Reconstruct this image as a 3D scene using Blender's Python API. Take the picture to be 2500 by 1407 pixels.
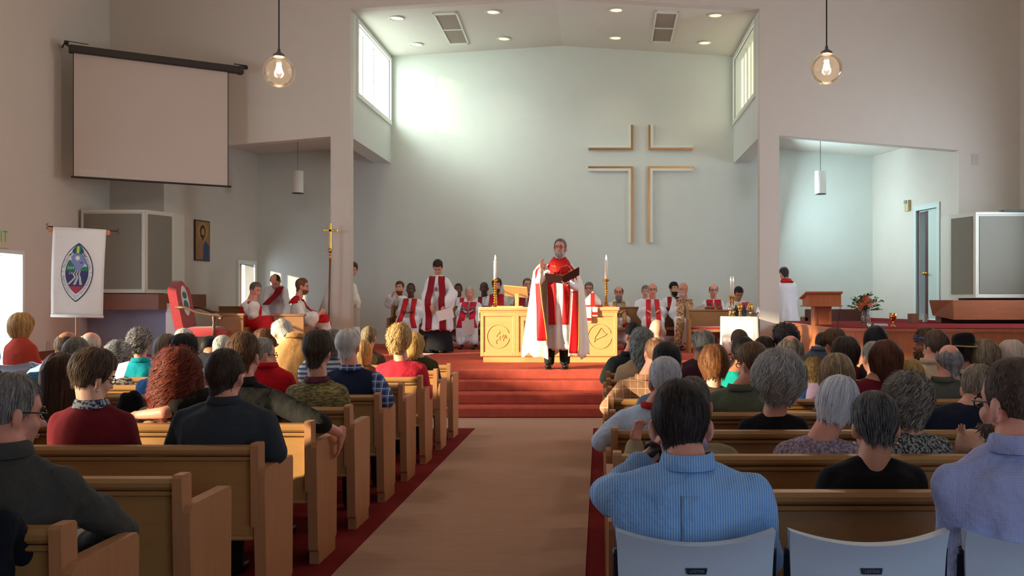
import bpy, math, random
import numpy as np
from mathutils import Vector, Matrix
from mathutils.bvhtree import BVHTree
random.seed(7); RNG = np.random.default_rng(7)
for o in list(bpy.data.objects): bpy.data.objects.remove(o)
SC = bpy.context.scene; COL = SC.collection
# ------------------------------------------------------------------ camera, light, exposure
F = 2440.0; VX, VY = 1465.0, 735.0; CAMZ = 1.5
cam_d = bpy.data.cameras.new('camera'); cam = bpy.data.objects.new('camera', cam_d); COL.objects.link(cam)
cam.location = (0, 0, CAMZ); cam.rotation_euler = (math.pi/2, 0, 0)
cam_d.sensor_width = 36.0; cam_d.lens = F/2500*36.0
cam_d.shift_x = (1250-VX)/2500; cam_d.shift_y = (VY-703.5)/2500
cam_d.clip_start = 0.05; cam_d.clip_end = 200
SC.camera = cam
def P(x, y, Y):
    """photograph pixel at depth Y -> point of the room"""
    return Vector(((x-VX)*Y/F, Y, CAMZ-(y-VY)*Y/F))
vs = SC.view_settings
vs.view_transform = 'Standard'; vs.look = 'None'; vs.gamma = 1.0; vs.exposure = 0.08; vs.use_curve_mapping = False
W = bpy.data.worlds.new('sky'); SC.world = W; W.use_nodes = True
W.node_tree.nodes['Background'].inputs[0].default_value = (0.62, 0.78, 1.0, 1)
W.node_tree.nodes['Background'].inputs[1].default_value = 1.1
def lamp(kind, name, loc, power, color, direction=None, **kw):
    d = bpy.data.lights.new(name, kind); d.energy = power; d.color = color
    for k, v in kw.items(): setattr(d, k, v)
    o = bpy.data.objects.new(name, d); COL.objects.link(o); o.location = loc
    if direction is not None: o.rotation_euler = Vector(direction).to_track_quat('-Z', 'Y').to_euler()
    return o
SUN_DIR = Vector((0.86, 0.47, -0.195)).normalized()
lamp('SUN', 'sun', (-20, 0, 8), 10.5, (1.0, 0.82, 0.54), SUN_DIR, angle=math.radians(1.6))
# daylight standing in the windows (side windows of the nave and of the chancel), plus fill lamps inside the room
lamp('AREA', 'daylight_nave_far', (-9.5, 10.3, 3.0), 230, (0.72, 0.83, 1.0), (1, 0.25, -0.15), shape='RECTANGLE', size=3.4, size_y=1.5)
lamp('AREA', 'daylight_nave_mid', (-9.5, 6.3, 2.9), 40, (0.72, 0.83, 1.0), (1, 0.3, -0.1), shape='RECTANGLE', size=2.6, size_y=1.6)
lamp('AREA', 'daylight_nave_door', (-9.6, 14.9, 1.2), 60, (0.72, 0.83, 1.0), (1, 0.1, 0), shape='RECTANGLE', size=1.4, size_y=2.1)
lamp('AREA', 'daylight_nave_right', (8.3, 15.2, 3.2), 230, (0.74, 0.86, 1.0), (-1, 0.35, -0.2), shape='RECTANGLE', size=2.4, size_y=1.8)
lamp('AREA', 'daylight_chancel_left', (-5.6, 19.5, 6.6), 265, (0.88, 1.0, 0.91), (0.80, 0.62, -0.34), shape='RECTANGLE', size=1.3, size_y=1.3, spread=math.radians(78))
lamp('AREA', 'daylight_chancel_right', (4.1, 20.3, 6.4), 90, (1.0, 0.97, 0.86), (-0.9, 0.2, -0.4), shape='RECTANGLE', size=2.4, size_y=1.4)
lamp('AREA', 'rear_cool_fill', (3.0, -2.6, 1.7), 95, (0.62, 0.78, 1.0), (0, 1, 0.05), shape='RECTANGLE', size=3.2, size_y=2.2)  # cool fill lamp added behind the camera; the wall there has no doors
lamp('AREA', 'daylight_transept_left', (-8.35, 21.2, 1.5), 25, (0.72, 0.83, 1.0), (1, 0.1, 0), shape='RECTANGLE', size=0.7, size_y=1.6)
lamp('AREA', 'transept_right_fill', (3.6, 20.6, 3.6), 82, (0.66, 0.88, 0.95), (0.85, -0.3, -0.2), shape='RECTANGLE', size=1.0, size_y=0.8)  # fill lamp hanging inside the transept, no window behind it; tints the outer wall

# ------------------------------------------------------------------ materials
def lin(c):
    c = c/255.0
    return c/12.92 if c <= 0.04045 else ((c+0.055)/1.055)**2.4
def rgb(r, g, b): return (lin(r), lin(g), lin(b), 1.0)
MATS = {}
class NT:
    def __init__(s, m): s.t = m.node_tree; s.n = s.t.nodes; s.l = s.t.links
    def add(s, typ, **kw):
        nd = s.n.new(typ)
        for k, v in kw.items(): setattr(nd, k, v)
        return nd
    def ln(s, a, b): s.l.new(a, b)
    def math(s, op, a, b=None):
        nd = s.add('ShaderNodeMath', operation=op)
        for i, v in enumerate((a, b)):
            if v is None: continue
            if isinstance(v, (int, float)): nd.inputs[i].default_value = v
            else: s.ln(v, nd.inputs[i])
        return nd.outputs[0]
    def mix(s, f, a, b):
        nd = s.add('ShaderNodeMix', data_type='RGBA')
        if isinstance(f, (int, float)): nd.inputs[0].default_value = f
        else: s.ln(f, nd.inputs[0])
        for i, v in ((6, a), (7, b)):
            if isinstance(v, tuple): nd.inputs[i].default_value = v
            else: s.ln(v, nd.inputs[i])
        return nd.outputs[2]
def mat(key, col=None, rough=0.6, metal=0.0, noise=None, bump=None, pattern=None, emit=None, stretch=(1, 1, 1), spec=0.5, col2=None, alpha=None, trans=0.0, sheen=0.0):
    if key in MATS: return MATS[key]
    m = bpy.data.materials.new(key); m.use_nodes = True; MATS[key] = m
    N = NT(m); b = N.n['Principled BSDF']
    b.inputs['Base Color'].default_value = col; b.inputs['Roughness'].default_value = rough; b.inputs['Metallic'].default_value = metal
    b.inputs['Specular IOR Level'].default_value = spec
    if sheen: b.inputs['Sheen Weight'].default_value = sheen
    if trans: b.inputs['Transmission Weight'].default_value = trans
    if emit: b.inputs['Emission Color'].default_value = emit[0]; b.inputs['Emission Strength'].default_value = emit[1]
    tc = N.add('ShaderNodeTexCoord'); co = tc.outputs['Object']
    mp = N.add('ShaderNodeMapping'); mp.inputs['Scale'].default_value = stretch; N.ln(co, mp.inputs[0])
    out = None
    if pattern: out = pattern(N, co)
    if noise:
        sc, amt = noise
        nz = N.add('ShaderNodeTexNoise'); nz.inputs['Scale'].default_value = sc; nz.inputs['Detail'].default_value = 5; N.ln(mp.outputs[0], nz.inputs['Vector'])
        base = out if out is not None else col
        if col2 is not None and out is None:
            rp = N.add('ShaderNodeValToRGB'); rp.color_ramp.elements[0].position = 0.5-amt/2; rp.color_ramp.elements[1].position = 0.5+amt/2
            rp.color_ramp.elements[0].color = col; rp.color_ramp.elements[1].color = col2
            N.ln(nz.outputs[0], rp.inputs[0]); out = rp.outputs[0]
        else:
            k = N.math('ADD', N.math('MULTIPLY', N.math('SUBTRACT', nz.outputs[0], 0.5), 2*amt), 1.0)
            hs = N.add('ShaderNodeHueSaturation'); N.ln(k, hs.inputs['Value'])
            if isinstance(base, tuple): hs.inputs['Color'].default_value = base
            else: N.ln(base, hs.inputs['Color'])
            out = hs.outputs[0]
    if out is not None: N.ln(out, b.inputs['Base Color'])
    if bump:
        bs, bd = bump
        n2 = N.add('ShaderNodeTexNoise'); n2.inputs['Scale'].default_value = bs; n2.inputs['Detail'].default_value = 4; N.ln(mp.outputs[0], n2.inputs['Vector'])
        bp = N.add('ShaderNodeBump'); bp.inputs['Strength'].default_value = 1.0; bp.inputs['Distance'].default_value = bd
        N.ln(n2.outputs[0], bp.inputs['Height']); N.ln(bp.outputs[0], b.inputs['Normal'])
    return m
def pat_stripes(axis, freq, duty, c1, c2, soft=False):
    def f(N, co):
        sp = N.add('ShaderNodeSeparateXYZ'); N.ln(co, sp.inputs[0])
        fr = N.math('FRACT', N.math('MULTIPLY', N.math('ADD', sp.outputs[axis], 50.0), freq))
        return N.mix(N.math('GREATER_THAN', fr, duty), c1, c2)
    return f
def pat_plaid(freq, c1, c2, c3, duty=0.62, thin=0.9):
    def f(N, co):
        sp = N.add('ShaderNodeSeparateXYZ'); N.ln(co, sp.inputs[0])
        a = N.math('FRACT', N.math('MULTIPLY', N.math('ADD', sp.outputs[0], 50.0), freq))
        b = N.math('FRACT', N.math('MULTIPLY', N.math('ADD', sp.outputs[2], 50.0), freq))
        w = N.math('MULTIPLY', N.math('ADD', N.math('GREATER_THAN', a, duty), N.math('GREATER_THAN', b, duty)), 0.5)
        base = N.mix(w, c1, c2)
        t = N.math('MAXIMUM', N.math('GREATER_THAN', a, thin), N.math('GREATER_THAN', b, thin))
        return N.mix(t, base, c3)
    return f
def pat_spots(scale, c1, c2, th=0.5, stretch=(1, 1, 1)):
    def f(N, co):
        mp = N.add('ShaderNodeMapping'); mp.inputs['Scale'].default_value = stretch; N.ln(co, mp.inputs[0])
        v = N.add('ShaderNodeTexNoise'); v.inputs['Scale'].default_value = scale; v.inputs['Detail'].default_value = 3; N.ln(mp.outputs[0], v.inputs['Vector'])
        rp = N.add('ShaderNodeValToRGB'); rp.color_ramp.elements[0].position = th-0.06; rp.color_ramp.elements[1].position = th+0.06
        rp.color_ramp.elements[0].color = c1; rp.color_ramp.elements[1].color = c2; N.ln(v.outputs[0], rp.inputs[0])
        return rp.outputs[0]
    return f
def cloth(key, c, rough=0.85, amt=0.08, bump=(14, 0.012), c2=None, **kw):
    return mat('cloth_'+key, rgb(*c), rough, noise=(22, amt), bump=bump, sheen=0.02, spec=0.2, **kw)
def metal(key, c, rough=0.3): return mat('metal_'+key, rgb(*c), rough, 1.0)

# ------------------------------------------------------------------ mesh builder
ORG = {}
class MB:
    def __init__(s): s.v = []; s.f = []
    def add(s, vs, fs):
        k = len(s.v); s.v.extend([tuple(p) for p in vs]); s.f.extend([tuple(i+k for i in f) for f in fs]); return s
    def box(s, a, b, M=None):
        (x0, y0, z0), (x1, y1, z1) = a, b
        vs = [Vector(p) for p in ((x0,y0,z0),(x1,y0,z0),(x1,y1,z0),(x0,y1,z0),(x0,y0,z1),(x1,y0,z1),(x1,y1,z1),(x0,y1,z1))]
        if M is not None: vs = [M @ p for p in vs]
        return s.add(vs, [(3,2,1,0),(4,5,6,7),(0,1,5,4),(1,2,6,5),(2,3,7,6),(3,0,4,7)])
    def cbox(s, a, b, c=0.006, M=None):
        """box with chamfered edges"""
        (x0, y0, z0), (x1, y1, z1) = a, b
        xs, ys, zs = (x0, x1), (y0, y1), (z0, z1); vs = []; idx = {}
        for i in (0, 1):
            for j in (0, 1):
                for k in (0, 1):
                    for ax in range(3):
                        p = [xs[i], ys[j], zs[k]]; sg = [1-2*i, 1-2*j, 1-2*k]
                        for a2 in range(3):
                            if a2 != ax: p[a2] += sg[a2]*c
                        idx[(i, j, k, ax)] = len(vs); vs.append(Vector(p))
        fs = []
        I = lambda i, j, k, ax: idx[(i, j, k, ax)]
        for k in (0, 1): fs.append([I(0,0,k,2), I(1,0,k,2), I(1,1,k,2), I(0,1,k,2)])
        for j in (0, 1): fs.append([I(0,j,0,1), I(1,j,0,1), I(1,j,1,1), I(0,j,1,1)])
        for i in (0, 1): fs.append([I(i,0,0,0), I(i,1,0,0), I(i,1,1,0), I(i,0,1,0)])
        for i in (0, 1):
            for j in (0, 1): fs.append([I(i,j,0,0), I(i,j,0,1), I(i,j,1,1), I(i,j,1,0)])
            for k in (0, 1): fs.append([I(i,0,k,0), I(i,0,k,2), I(i,1,k,2), I(i,1,k,0)])
        for j in (0, 1):
            for k in (0, 1): fs.append([I(0,j,k,1), I(0,j,k,2), I(1,j,k,2), I(1,j,k,1)])
            for i in (0, 1):
                for k in (0, 1): pass
        for i in (0, 1):
            for j in (0, 1):
                for k in (0, 1): fs.append([I(i,j,k,0), I(i,j,k,1), I(i,j,k,2)])
        cen = Vector(((x0+x1)/2, (y0+y1)/2, (z0+z1)/2)); out = []
        for f in fs:
            n = (vs[f[1]]-vs[f[0]]).cross(vs[f[2]]-vs[f[0]]); mid = sum((vs[q] for q in f), Vector())/len(f)
            out.append(tuple(f) if n.dot(mid-cen) > 0 else tuple(reversed(f)))
        if M is not None: vs = [M @ p for p in vs]
        return s.add(vs, out)
    def prism(s, poly, axis, t0, t1, M=None):
        """polygon in the two other axes, extruded along axis from t0 to t1"""
        def mk(p, t):
            q = list(p); q.insert(axis, t); return Vector(q)
        n = len(poly); vs = [mk(p, t0) for p in poly]+[mk(p, t1) for p in poly]
        area = sum(poly[i][0]*poly[(i+1) % n][1]-poly[(i+1) % n][0]*poly[i][1] for i in range(n))
        up = (area > 0) == (t1 > t0)
        if axis == 1: up = not up
        a, b = tuple(range(n)), tuple(range(n, 2*n))
        fs = [tuple(reversed(a)), b]+[(i, (i+1) % n, n+(i+1) % n, n+i) for i in range(n)]
        if not up: fs = [tuple(reversed(f)) for f in fs]
        if M is not None: vs = [M @ p for p in vs]
        return s.add(vs, fs)
    def rings(s, rs, closed=True, caps=True):
        """list of rings (equal length lists of points)"""
        k = len(rs[0]); vs = [p for r in rs for p in r]; fs = []
        for i in range(len(rs)-1):
            for j in range(k if closed else k-1):
                a, b = i*k+j, i*k+(j+1) % k
                fs.append((a, b, b+k, a+k))
        if caps and closed:
            fs.append(tuple(reversed(range(k)))); fs.append(tuple(range((len(rs)-1)*k, len(rs)*k)))
        return s.add(vs, fs)
    def lathe(s, prof, c, seg=20, axis=None):
        c = Vector(c); rs = []
        Q = Vector(axis).normalized().to_track_quat('Z', 'Y').to_matrix() if axis is not None else Matrix.Identity(3)
        for r, z in prof:
            rs.append([c+Q @ Vector((r*math.cos(2*math.pi*j/seg), r*math.sin(2*math.pi*j/seg), z)) for j in range(seg)])
        return s.rings(rs)
    def tube(s, pts, r, seg=8, closed_path=False):
        pts = [Vector(p) for p in pts]; n = len(pts); rr = r if isinstance(r, (list, tuple)) else [r]*n; rs = []; pu = None
        for i, p in enumerate(pts):
            a = pts[(i-1) % n] if closed_path or i > 0 else p; b = pts[(i+1) % n] if closed_path or i < n-1 else p
            t = (b-a).normalized()
            if pu is None: pu = t.orthogonal().normalized()
            u = (pu-t*pu.dot(t)); u = u.normalized() if u.length > 1e-6 else t.orthogonal().normalized(); pu = u; w = t.cross(u)
            rs.append([p+(u*math.cos(2*math.pi*j/seg)+w*math.sin(2*math.pi*j/seg))*rr[i] for j in range(seg)])
        if closed_path: rs.append(rs[0])
        return s.rings(rs, caps=not closed_path)
    def ell(s, c, r, M=None, seg=12, rows=8):
        c = Vector(c); vs = [];
        R = M if M is not None else Matrix.Identity(3)
        vs.append(c+R @ Vector((0, 0, r[2])))
        for i in range(1, rows):
            t = math.pi*i/rows
            for j in range(seg):
                q = 2*math.pi*j/seg
                vs.append(c+R @ Vector((r[0]*math.sin(t)*math.cos(q), r[1]*math.sin(t)*math.sin(q), r[2]*math.cos(t))))
        vs.append(c+R @ Vector((0, 0, -r[2]))); fs = []
        for j in range(seg): fs.append((0, 1+j, 1+(j+1) % seg))
        for i in range(rows-2):
            for j in range(seg):
                a, b = 1+i*seg+j, 1+i*seg+(j+1) % seg
                fs.append((a, a+seg, b+seg, b))
        L = len(vs)-1; o = 1+(rows-2)*seg
        for j in range(seg): fs.append((o+j, L, o+(j+1) % seg))
        return s.add(vs, fs)
    def cap(s, a, b, ra, rb, seg=10):
        """tapered capsule"""
        a, b = Vector(a), Vector(b); t = (b-a); L = t.length
        if L < 1e-5: return s.ell(a, (ra, ra, ra))
        t /= L; u = t.orthogonal().normalized(); w = t.cross(u); rs = []
        for q in (-0.98, -0.7, -0.3): rs.append((a+t*ra*q, ra*math.sqrt(1-q*q)))
        rs.append((a, ra)); rs.append((b, rb))
        for q in (0.3, 0.7, 0.98): rs.append((b+t*rb*q, rb*math.sqrt(1-q*q)))
        return s.rings([[c+(u*math.cos(2*math.pi*j/seg)+w*math.sin(2*math.pi*j/seg))*r for j in range(seg)] for c, r in rs])
    def loft(s, secs, seg=16):
        """secs: (centre, right vec, fwd vec, rx, ry)"""
        return s.rings([[c+R*(rx*math.cos(2*math.pi*j/seg))+Fv*(ry*math.sin(2*math.pi*j/seg)) for j in range(seg)] for c, R, Fv, rx, ry in secs])
    def mesh(s, name, org=(0, 0, 0)):
        me = bpy.data.meshes.new(name); o = Vector(org)
        me.from_pydata([tuple(Vector(p)-o) for p in s.v], [], s.f); me.update(); return me
    def build(s, name, m, parent=None, smooth=False, kind=None, label=None):
        org = ORG.get(parent.name, (0, 0, 0)) if parent else (0, 0, 0)
        o = bpy.data.objects.new(name, s.mesh(name, org)); COL.objects.link(o)
        if parent: o.parent = parent; ORG[o.name] = org
        for mm in (m if isinstance(m, list) else [m]): o.data.materials.append(mm)
        if smooth: o.data.shade_smooth()
        if kind: o['kind'] = kind
        if label: o['label'] = label
        return o
def smooth_angle(o, deg=40):
    o.data.shade_smooth()
    try: o.data.set_sharp_from_angle(angle=math.radians(deg))
    except Exception: pass
    return o
def thing(name, label, cat, loc, group=None):
    o = bpy.data.objects.new(name, None); COL.objects.link(o); o.location = loc; o.empty_display_size = 0.1
    o['label'] = label; o['category'] = cat
    if group: o['group'] = group
    ORG[o.name] = tuple(loc); return o
def tag(o, label, cat, group=None):
    o['label'] = label; o['category'] = cat
    if group: o['group'] = group
    return o
def struct(o): o['kind'] = 'structure'; return o
def text_mesh(body, size, align='CENTER'):
    cu = bpy.data.curves.new('t', 'FONT'); cu.body = body; cu.size = size; cu.align_x = align; cu.align_y = 'CENTER'; cu.resolution_u = 2
    o = bpy.data.objects.new('t', cu); TMP.collection.objects.link(o); TMP.view_layers[0].update()
    me = bpy.data.meshes.new_from_object(o.evaluated_get(TMP.view_layers[0].depsgraph))
    vs = [v.co.copy() for v in me.vertices]; fs = [tuple(p.vertices) for p in me.polygons]
    bpy.data.objects.remove(o); bpy.data.curves.remove(cu); bpy.data.meshes.remove(me)
    return vs, fs
TMP = bpy.data.scenes.new('workbench')
def remesh(mb, voxel, iters=3, ratio=None):
    me = mb.mesh('tmp'); o = bpy.data.objects.new('tmp', me); TMP.collection.objects.link(o)
    r = o.modifiers.new('r', 'REMESH'); r.mode = 'VOXEL'; r.voxel_size = voxel
    if iters: sm = o.modifiers.new('s', 'SMOOTH'); sm.factor = 0.5; sm.iterations = iters
    if ratio: dc = o.modifiers.new('d', 'DECIMATE'); dc.ratio = ratio
    vl = TMP.view_layers[0]; vl.update()
    out = bpy.data.meshes.new_from_object(o.evaluated_get(vl.depsgraph))
    bpy.data.objects.remove(o); bpy.data.meshes.remove(me)
    return out
def verts(me):
    a = np.empty(len(me.vertices)*3); me.vertices.foreach_get('co', a); return a.reshape(-1, 3)
def normals(me):
    a = np.empty(len(me.vertices)*3); me.vertices.foreach_get('normal', a); return a.reshape(-1, 3)
def setverts(me, a): me.vertices.foreach_set('co', a.ravel()); me.update()
def waves(p, scale, n=10, seed=0):
    g = np.random.default_rng(seed); out = np.zeros(len(p))
    for i in range(n):
        k = g.normal(size=3); k /= np.linalg.norm(k); k *= scale*g.uniform(0.6, 1.6)
        out += np.sin(p @ k+g.uniform(0, 6.28))
    return out/n**0.5
def finish(me, name, m, parent, smooth=True, label=None):
    org = ORG[parent.name]; a = verts(me)-np.array(org); setverts(me, a); me.name = name
    o = bpy.data.objects.new(name, me); COL.objects.link(o); o.parent = parent; ORG[o.name] = org
    me.materials.clear()
    for mm in (m if isinstance(m, list) else [m]): me.materials.append(mm)
    if smooth: me.shade_smooth()
    if label: o['label'] = label
    return o
# ------------------------------------------------------------------ the room
FP, BK, PZ = 18.4, 22.0, 0.555           # front wall plane, back wall, height of the chancel platform
XL, XR = -9.03, 7.73
wall_m = mat('painted plaster', rgb(208, 203, 192), 0.85, noise=(3, 0.03), bump=(60, 0.004), spec=0.2)
wall_b = mat('chancel plaster', rgb(212, 221, 214), 0.8, noise=(3, 0.03), bump=(45, 0.006), spec=0.25)
ceil_m = mat('ceiling paint', rgb(214, 214, 204), 0.85, noise=(5, 0.02))
red_carpet = mat('red carpet', rgb(188, 90, 74), 0.95, noise=(9, 0.3), bump=(180, 0.006), spec=0.05)
dark_red = mat('dark red carpet', rgb(122, 38, 38), 0.95, noise=(9, 0.3), bump=(180, 0.006), spec=0.05)
beige_carpet = mat('beige carpet', rgb(186, 152, 132), 0.95, noise=(7, 0.12), bump=(200, 0.005), spec=0.05, stretch=(0.4, 2.5, 1))
white_trim = mat('white trim', rgb(222, 228, 220), 0.55, noise=(6, 0.03))
oak = mat('oak wood', rgb(172, 128, 76), 0.4, noise=(3.2, 0.16), bump=(30, 0.0007), stretch=(1.2, 14, 14))
oak_end = mat('oak end board', rgb(180, 128, 86), 0.45, noise=(3.0, 0.16), bump=(30, 0.0007), stretch=(14, 10, 1.0))
oak_dark = mat('oak seat board', rgb(150, 98, 50), 0.4, noise=(3.2, 0.2), stretch=(1.2, 14, 14))
walnut = mat('brown wood', rgb(116, 68, 42), 0.45, noise=(3, 0.3), bump=(25, 0.002), stretch=(1.5, 12, 12))
cherry = mat('cherry wood', rgb(176, 104, 60), 0.42, noise=(3, 0.22), bump=(25, 0.002), stretch=(10, 10, 1.2))
maple = mat('maple wood', rgb(220, 176, 114), 0.4, noise=(2.6, 0.14), bump=(25, 0.002), stretch=(1.5, 8, 8))
brass = mat('polished brass', rgb(214, 160, 74), 0.22, 1.0, noise=(12, 0.1))
gold = mat('gilt metal', rgb(232, 186, 84), 0.2, 1.0, noise=(20, 0.12))
iron = mat('dark iron', rgb(40, 38, 36), 0.45, 0.6)
black_p = mat('black plastic', rgb(24, 24, 26), 0.5)
fl = MB(); fl.box((XL, -4, -0.1), (XR, 22.3, 0)); struct(fl.build('floor', dark_red))
# beige carpet of the aisle and the strip before the steps
bc = MB(); bc.box((-1.46, -3.9, 0), (-0.08, 11.72, 0.008)); bc.box((-8.9, 11.72, 0), (XR-0.1, 12.75, 0.008))
tag(bc.build('carpet_runner', beige_carpet), 'beige carpet runner down the aisle to the foot of the red steps', 'carpet')
# steps and platform
pf = MB()
pf.prism([(-9.03, 15.7), (-5.4, 15.7), (-5.4, 13.8), (3.6, 13.8), (3.6, 15.7), (XR, 15.7), (XR, 22.2), (-9.03, 22.2)], 2, 0, PZ)
struct(pf.build('floor_chancel', red_carpet))
for i, (y0, y1, z) in enumerate(((12.75, 13.16, 0.14), (13.16, 13.52, 0.28), (13.52, 13.82, 0.42))):
    st = MB(); st.cbox((-5.4, y0, 0 if i == 0 else z-0.15), (3.6, y1+0.1, z), 0.02); struct(st.build('trim_step', red_carpet)).name = 'trim_%d' % (i+1)
nose = MB(); nose.cbox((-5.4, 13.775, 0.41), (3.6, 13.9, PZ+0.002), 0.02); struct(nose.build('trim_4', red_carpet))
# nave side walls with window openings
def wall_x(name, x0, x1, y0, y1, z0, z1, holes, m):
    """wall along Y with rectangular openings (y0,y1,z0,z1)"""
    w = MB(); ys = sorted(set([y0, y1]+[h[0] for h in holes]+[h[1] for h in holes]))
    for a, b in zip(ys[:-1], ys[1:]):
        hs = sorted([h for h in holes if h[0] <= a and h[1] >= b], key=lambda h: h[2]); z = z0
        for h in hs:
            if h[2] > z: w.box((x0, a, z), (x1, b, h[2]))
            z = h[3]
        if z < z1: w.box((x0, a, z), (x1, b, z1))
    return struct(w.build(name, m))
wall_x('wall_left', XL-0.3, XL, -4, FP+0.24, 0, 8.6, [(1.3, 2.7, 1.9, 3.5), (4.7, 7.7, 1.8, 3.65), (8.35, 12.1, 2.2, 3.95), (14.1, 15.65, 0, 2.24)], wall_m)
wall_x('wall_right', XR, XR+0.3, -4, FP+0.24, 0, 8.6, [(14.1, 16.4, 2.2, 4.2)], wall_m)
wb = MB(); wb.box((XL-0.3, -4.3, 0), (XR+0.3, -4, 8.6)); struct(wb.build('wall_rear', wall_m))
# front wall with its two side openings and the chancel opening
w = MB(); w.prism([(XL, 0), (-8.03, 0), (-8.03, 4.263), (-4.96, 4.53), (-4.96, 0), (-4.6, 0), (-4.6, 8.6), (XL, 8.6)], 1, FP, FP+0.24)
struct(w.build('wall_front_left', wall_m))
w = MB(); w.prism([(2.94, 0), (3.30, 0), (3.30, 4.55), (6.6, 4.275), (6.6, 0), (XR, 0), (XR, 8.6), (2.94, 8.6)], 1, FP, FP+0.24)
struct(w.build('wall_front_right', wall_m))
w = MB(); w.prism([(-4.6, 6.88), (-0.83, 7.12), (2.94, 6.88), (2.94, 8.6), (-4.6, 8.6)], 1, FP, FP+0.24)
struct(w.build('wall_front_header', wall_m))
# back wall, chancel upper side walls with clerestory windows
w = MB(); w.box((-8.4, BK, 0), (7.2, BK+0.3, 7.6)); struct(w.build('wall_back', wall_b))
WY0, WY1, WZ0, WZ1 = 18.95, 21.85, 5.45, 6.76
for nm, x0, x1 in (('wall_chancel_left', -4.96, -4.6), ('wall_chancel_right', 2.94, 3.30)):
    wall_x(nm, x0, x1, FP+0.24, BK, 4.53, 7.4, [(WY0, WY1, WZ0, WZ1)], wall_b)
w = MB()
for s in (-1, 1):
    x0, x1 = (-4.96, -0.83) if s < 0 else (-0.83, 3.3)
    z0, z1 = (6.859, 7.12) if s < 0 else (7.12, 6.859)
    w.prism([(x0, z0), (x1, z1), (x1, z1+0.2), (x0, z0+0.2)], 1, FP+0.12, BK+0.1)
struct(w.build('ceiling_chancel', ceil_m))
w = MB()
for x0, z0, x1, z1 in ((XL-0.3, 7.55, -0.83, 8.3), (-0.83, 8.3, XR+0.3, 7.55)):
    w.prism([(x0, z0), (x1, z1), (x1, z1+0.2), (x0, z0+0.2)], 1, -4.2, FP)
struct(w.build('ceiling', ceil_m))
# transepts: splayed outer walls, ceilings
def splay(name, A, B, t, zs, holes, m):
    """wall from A to B (xy), outward thickness t, openings (u0,u1,z0,z1) in metres along it"""
    A, B = Vector(A), Vector(B); d = (B-A); L = d.length; d /= L; n = Vector((d.y, -d.x))*t
    us = sorted(set([0, L]+[h[0] for h in holes]+[h[1] for h in holes])); w = MB()
    def blk(u0, u1, z0, z1):
        p = [A+d*u0, A+d*u1, A+d*u1+n, A+d*u0+n]
        w.prism([(q.x, q.y) for q in p], 2, z0, z1)
    for a, b in zip(us[:-1], us[1:]):
        z = zs[0]
        for h in sorted([h for h in holes if h[0] <= a+1e-6 and h[1] >= b-1e-6], key=lambda h: h[2]):
            if h[2] > z: blk(a, b, z, h[2])
            z = h[3]
        if z < zs[1]: blk(a, b, z, zs[1])
    return struct(w.build(name, m))
TL_A, TL_B = Vector((-8.03, FP+0.2)), Vector((-7.55, BK)); TLD = (TL_B-TL_A).normalized()
TR_A, TR_B = Vector((6.6, FP+0.2)), Vector((6.0, BK)); TRD = (TR_B-TR_A).normalized()
splay('wall_transept_left', TL_A, TL_B, -0.25, (0, 5.2), [(2.62, 3.28, PZ, 2.29)], wall_m)
splay('wall_transept_right', TR_A, TR_B, 0.25, (0, 5.2), [(0.62, 1.44, 1.13, 3.3)], wall_m)
w = MB(); w.prism([(-8.4, 4.66), (-4.9, 4.9), (-4.9, 5.1), (-8.4, 4.86)], 1, FP+0.2, BK+0.1); struct(w.build('ceiling_transept_left', ceil_m))
w = MB(); w.prism([(3.2, 4.9), (6.9, 4.6), (6.9, 4.8), (3.2, 5.1)], 1, FP+0.2, BK+0.1); struct(w.build('ceiling_transept_right', ceil_m))
bb = MB(); bb.box((XL, 15.7, PZ), (XL+0.03, FP, PZ+0.13)); struct(bb.build('baseboard_left', walnut))
bb = MB(); bb.box((-7.5, BK-0.025, PZ), (6.0, BK, PZ+0.07)); struct(bb.build('baseboard_back', white_trim))
# clerestory windows
glow = mat('frosted glass', rgb(245, 255, 248), 0.4)
def frosted(key, col, strength, tfac):
    m = bpy.data.materials.new(key); m.use_nodes = True; N = NT(m); N.n.clear()
    out = N.add('ShaderNodeOutputMaterial'); e = N.add('ShaderNodeEmission'); t = N.add('ShaderNodeBsdfTransparent'); mx = N.add('ShaderNodeMixShader')
    tc = N.add('ShaderNodeTexCoord'); nz = N.add('ShaderNodeTexNoise'); nz.inputs['Scale'].default_value = 1.2; N.ln(tc.outputs['Object'], nz.inputs['Vector'])
    N.ln(N.mix(nz.outputs[0], col[0], col[1]), e.inputs[0]); e.inputs[1].default_value = strength; mx.inputs[0].default_value = tfac
    N.ln(t.outputs[0], mx.inputs[1]); N.ln(e.outputs[0], mx.inputs[2]); N.ln(mx.outputs[0], out.inputs[0]); return m
g_left = frosted('lit frosted glass', (rgb(250, 255, 250), rgb(235, 255, 240)), 4.6, 0.6)
g_right = frosted('lit yellowish frosted glass', (rgb(255, 232, 170), rgb(244, 255, 240)), 1.15, 0.7)
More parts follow.
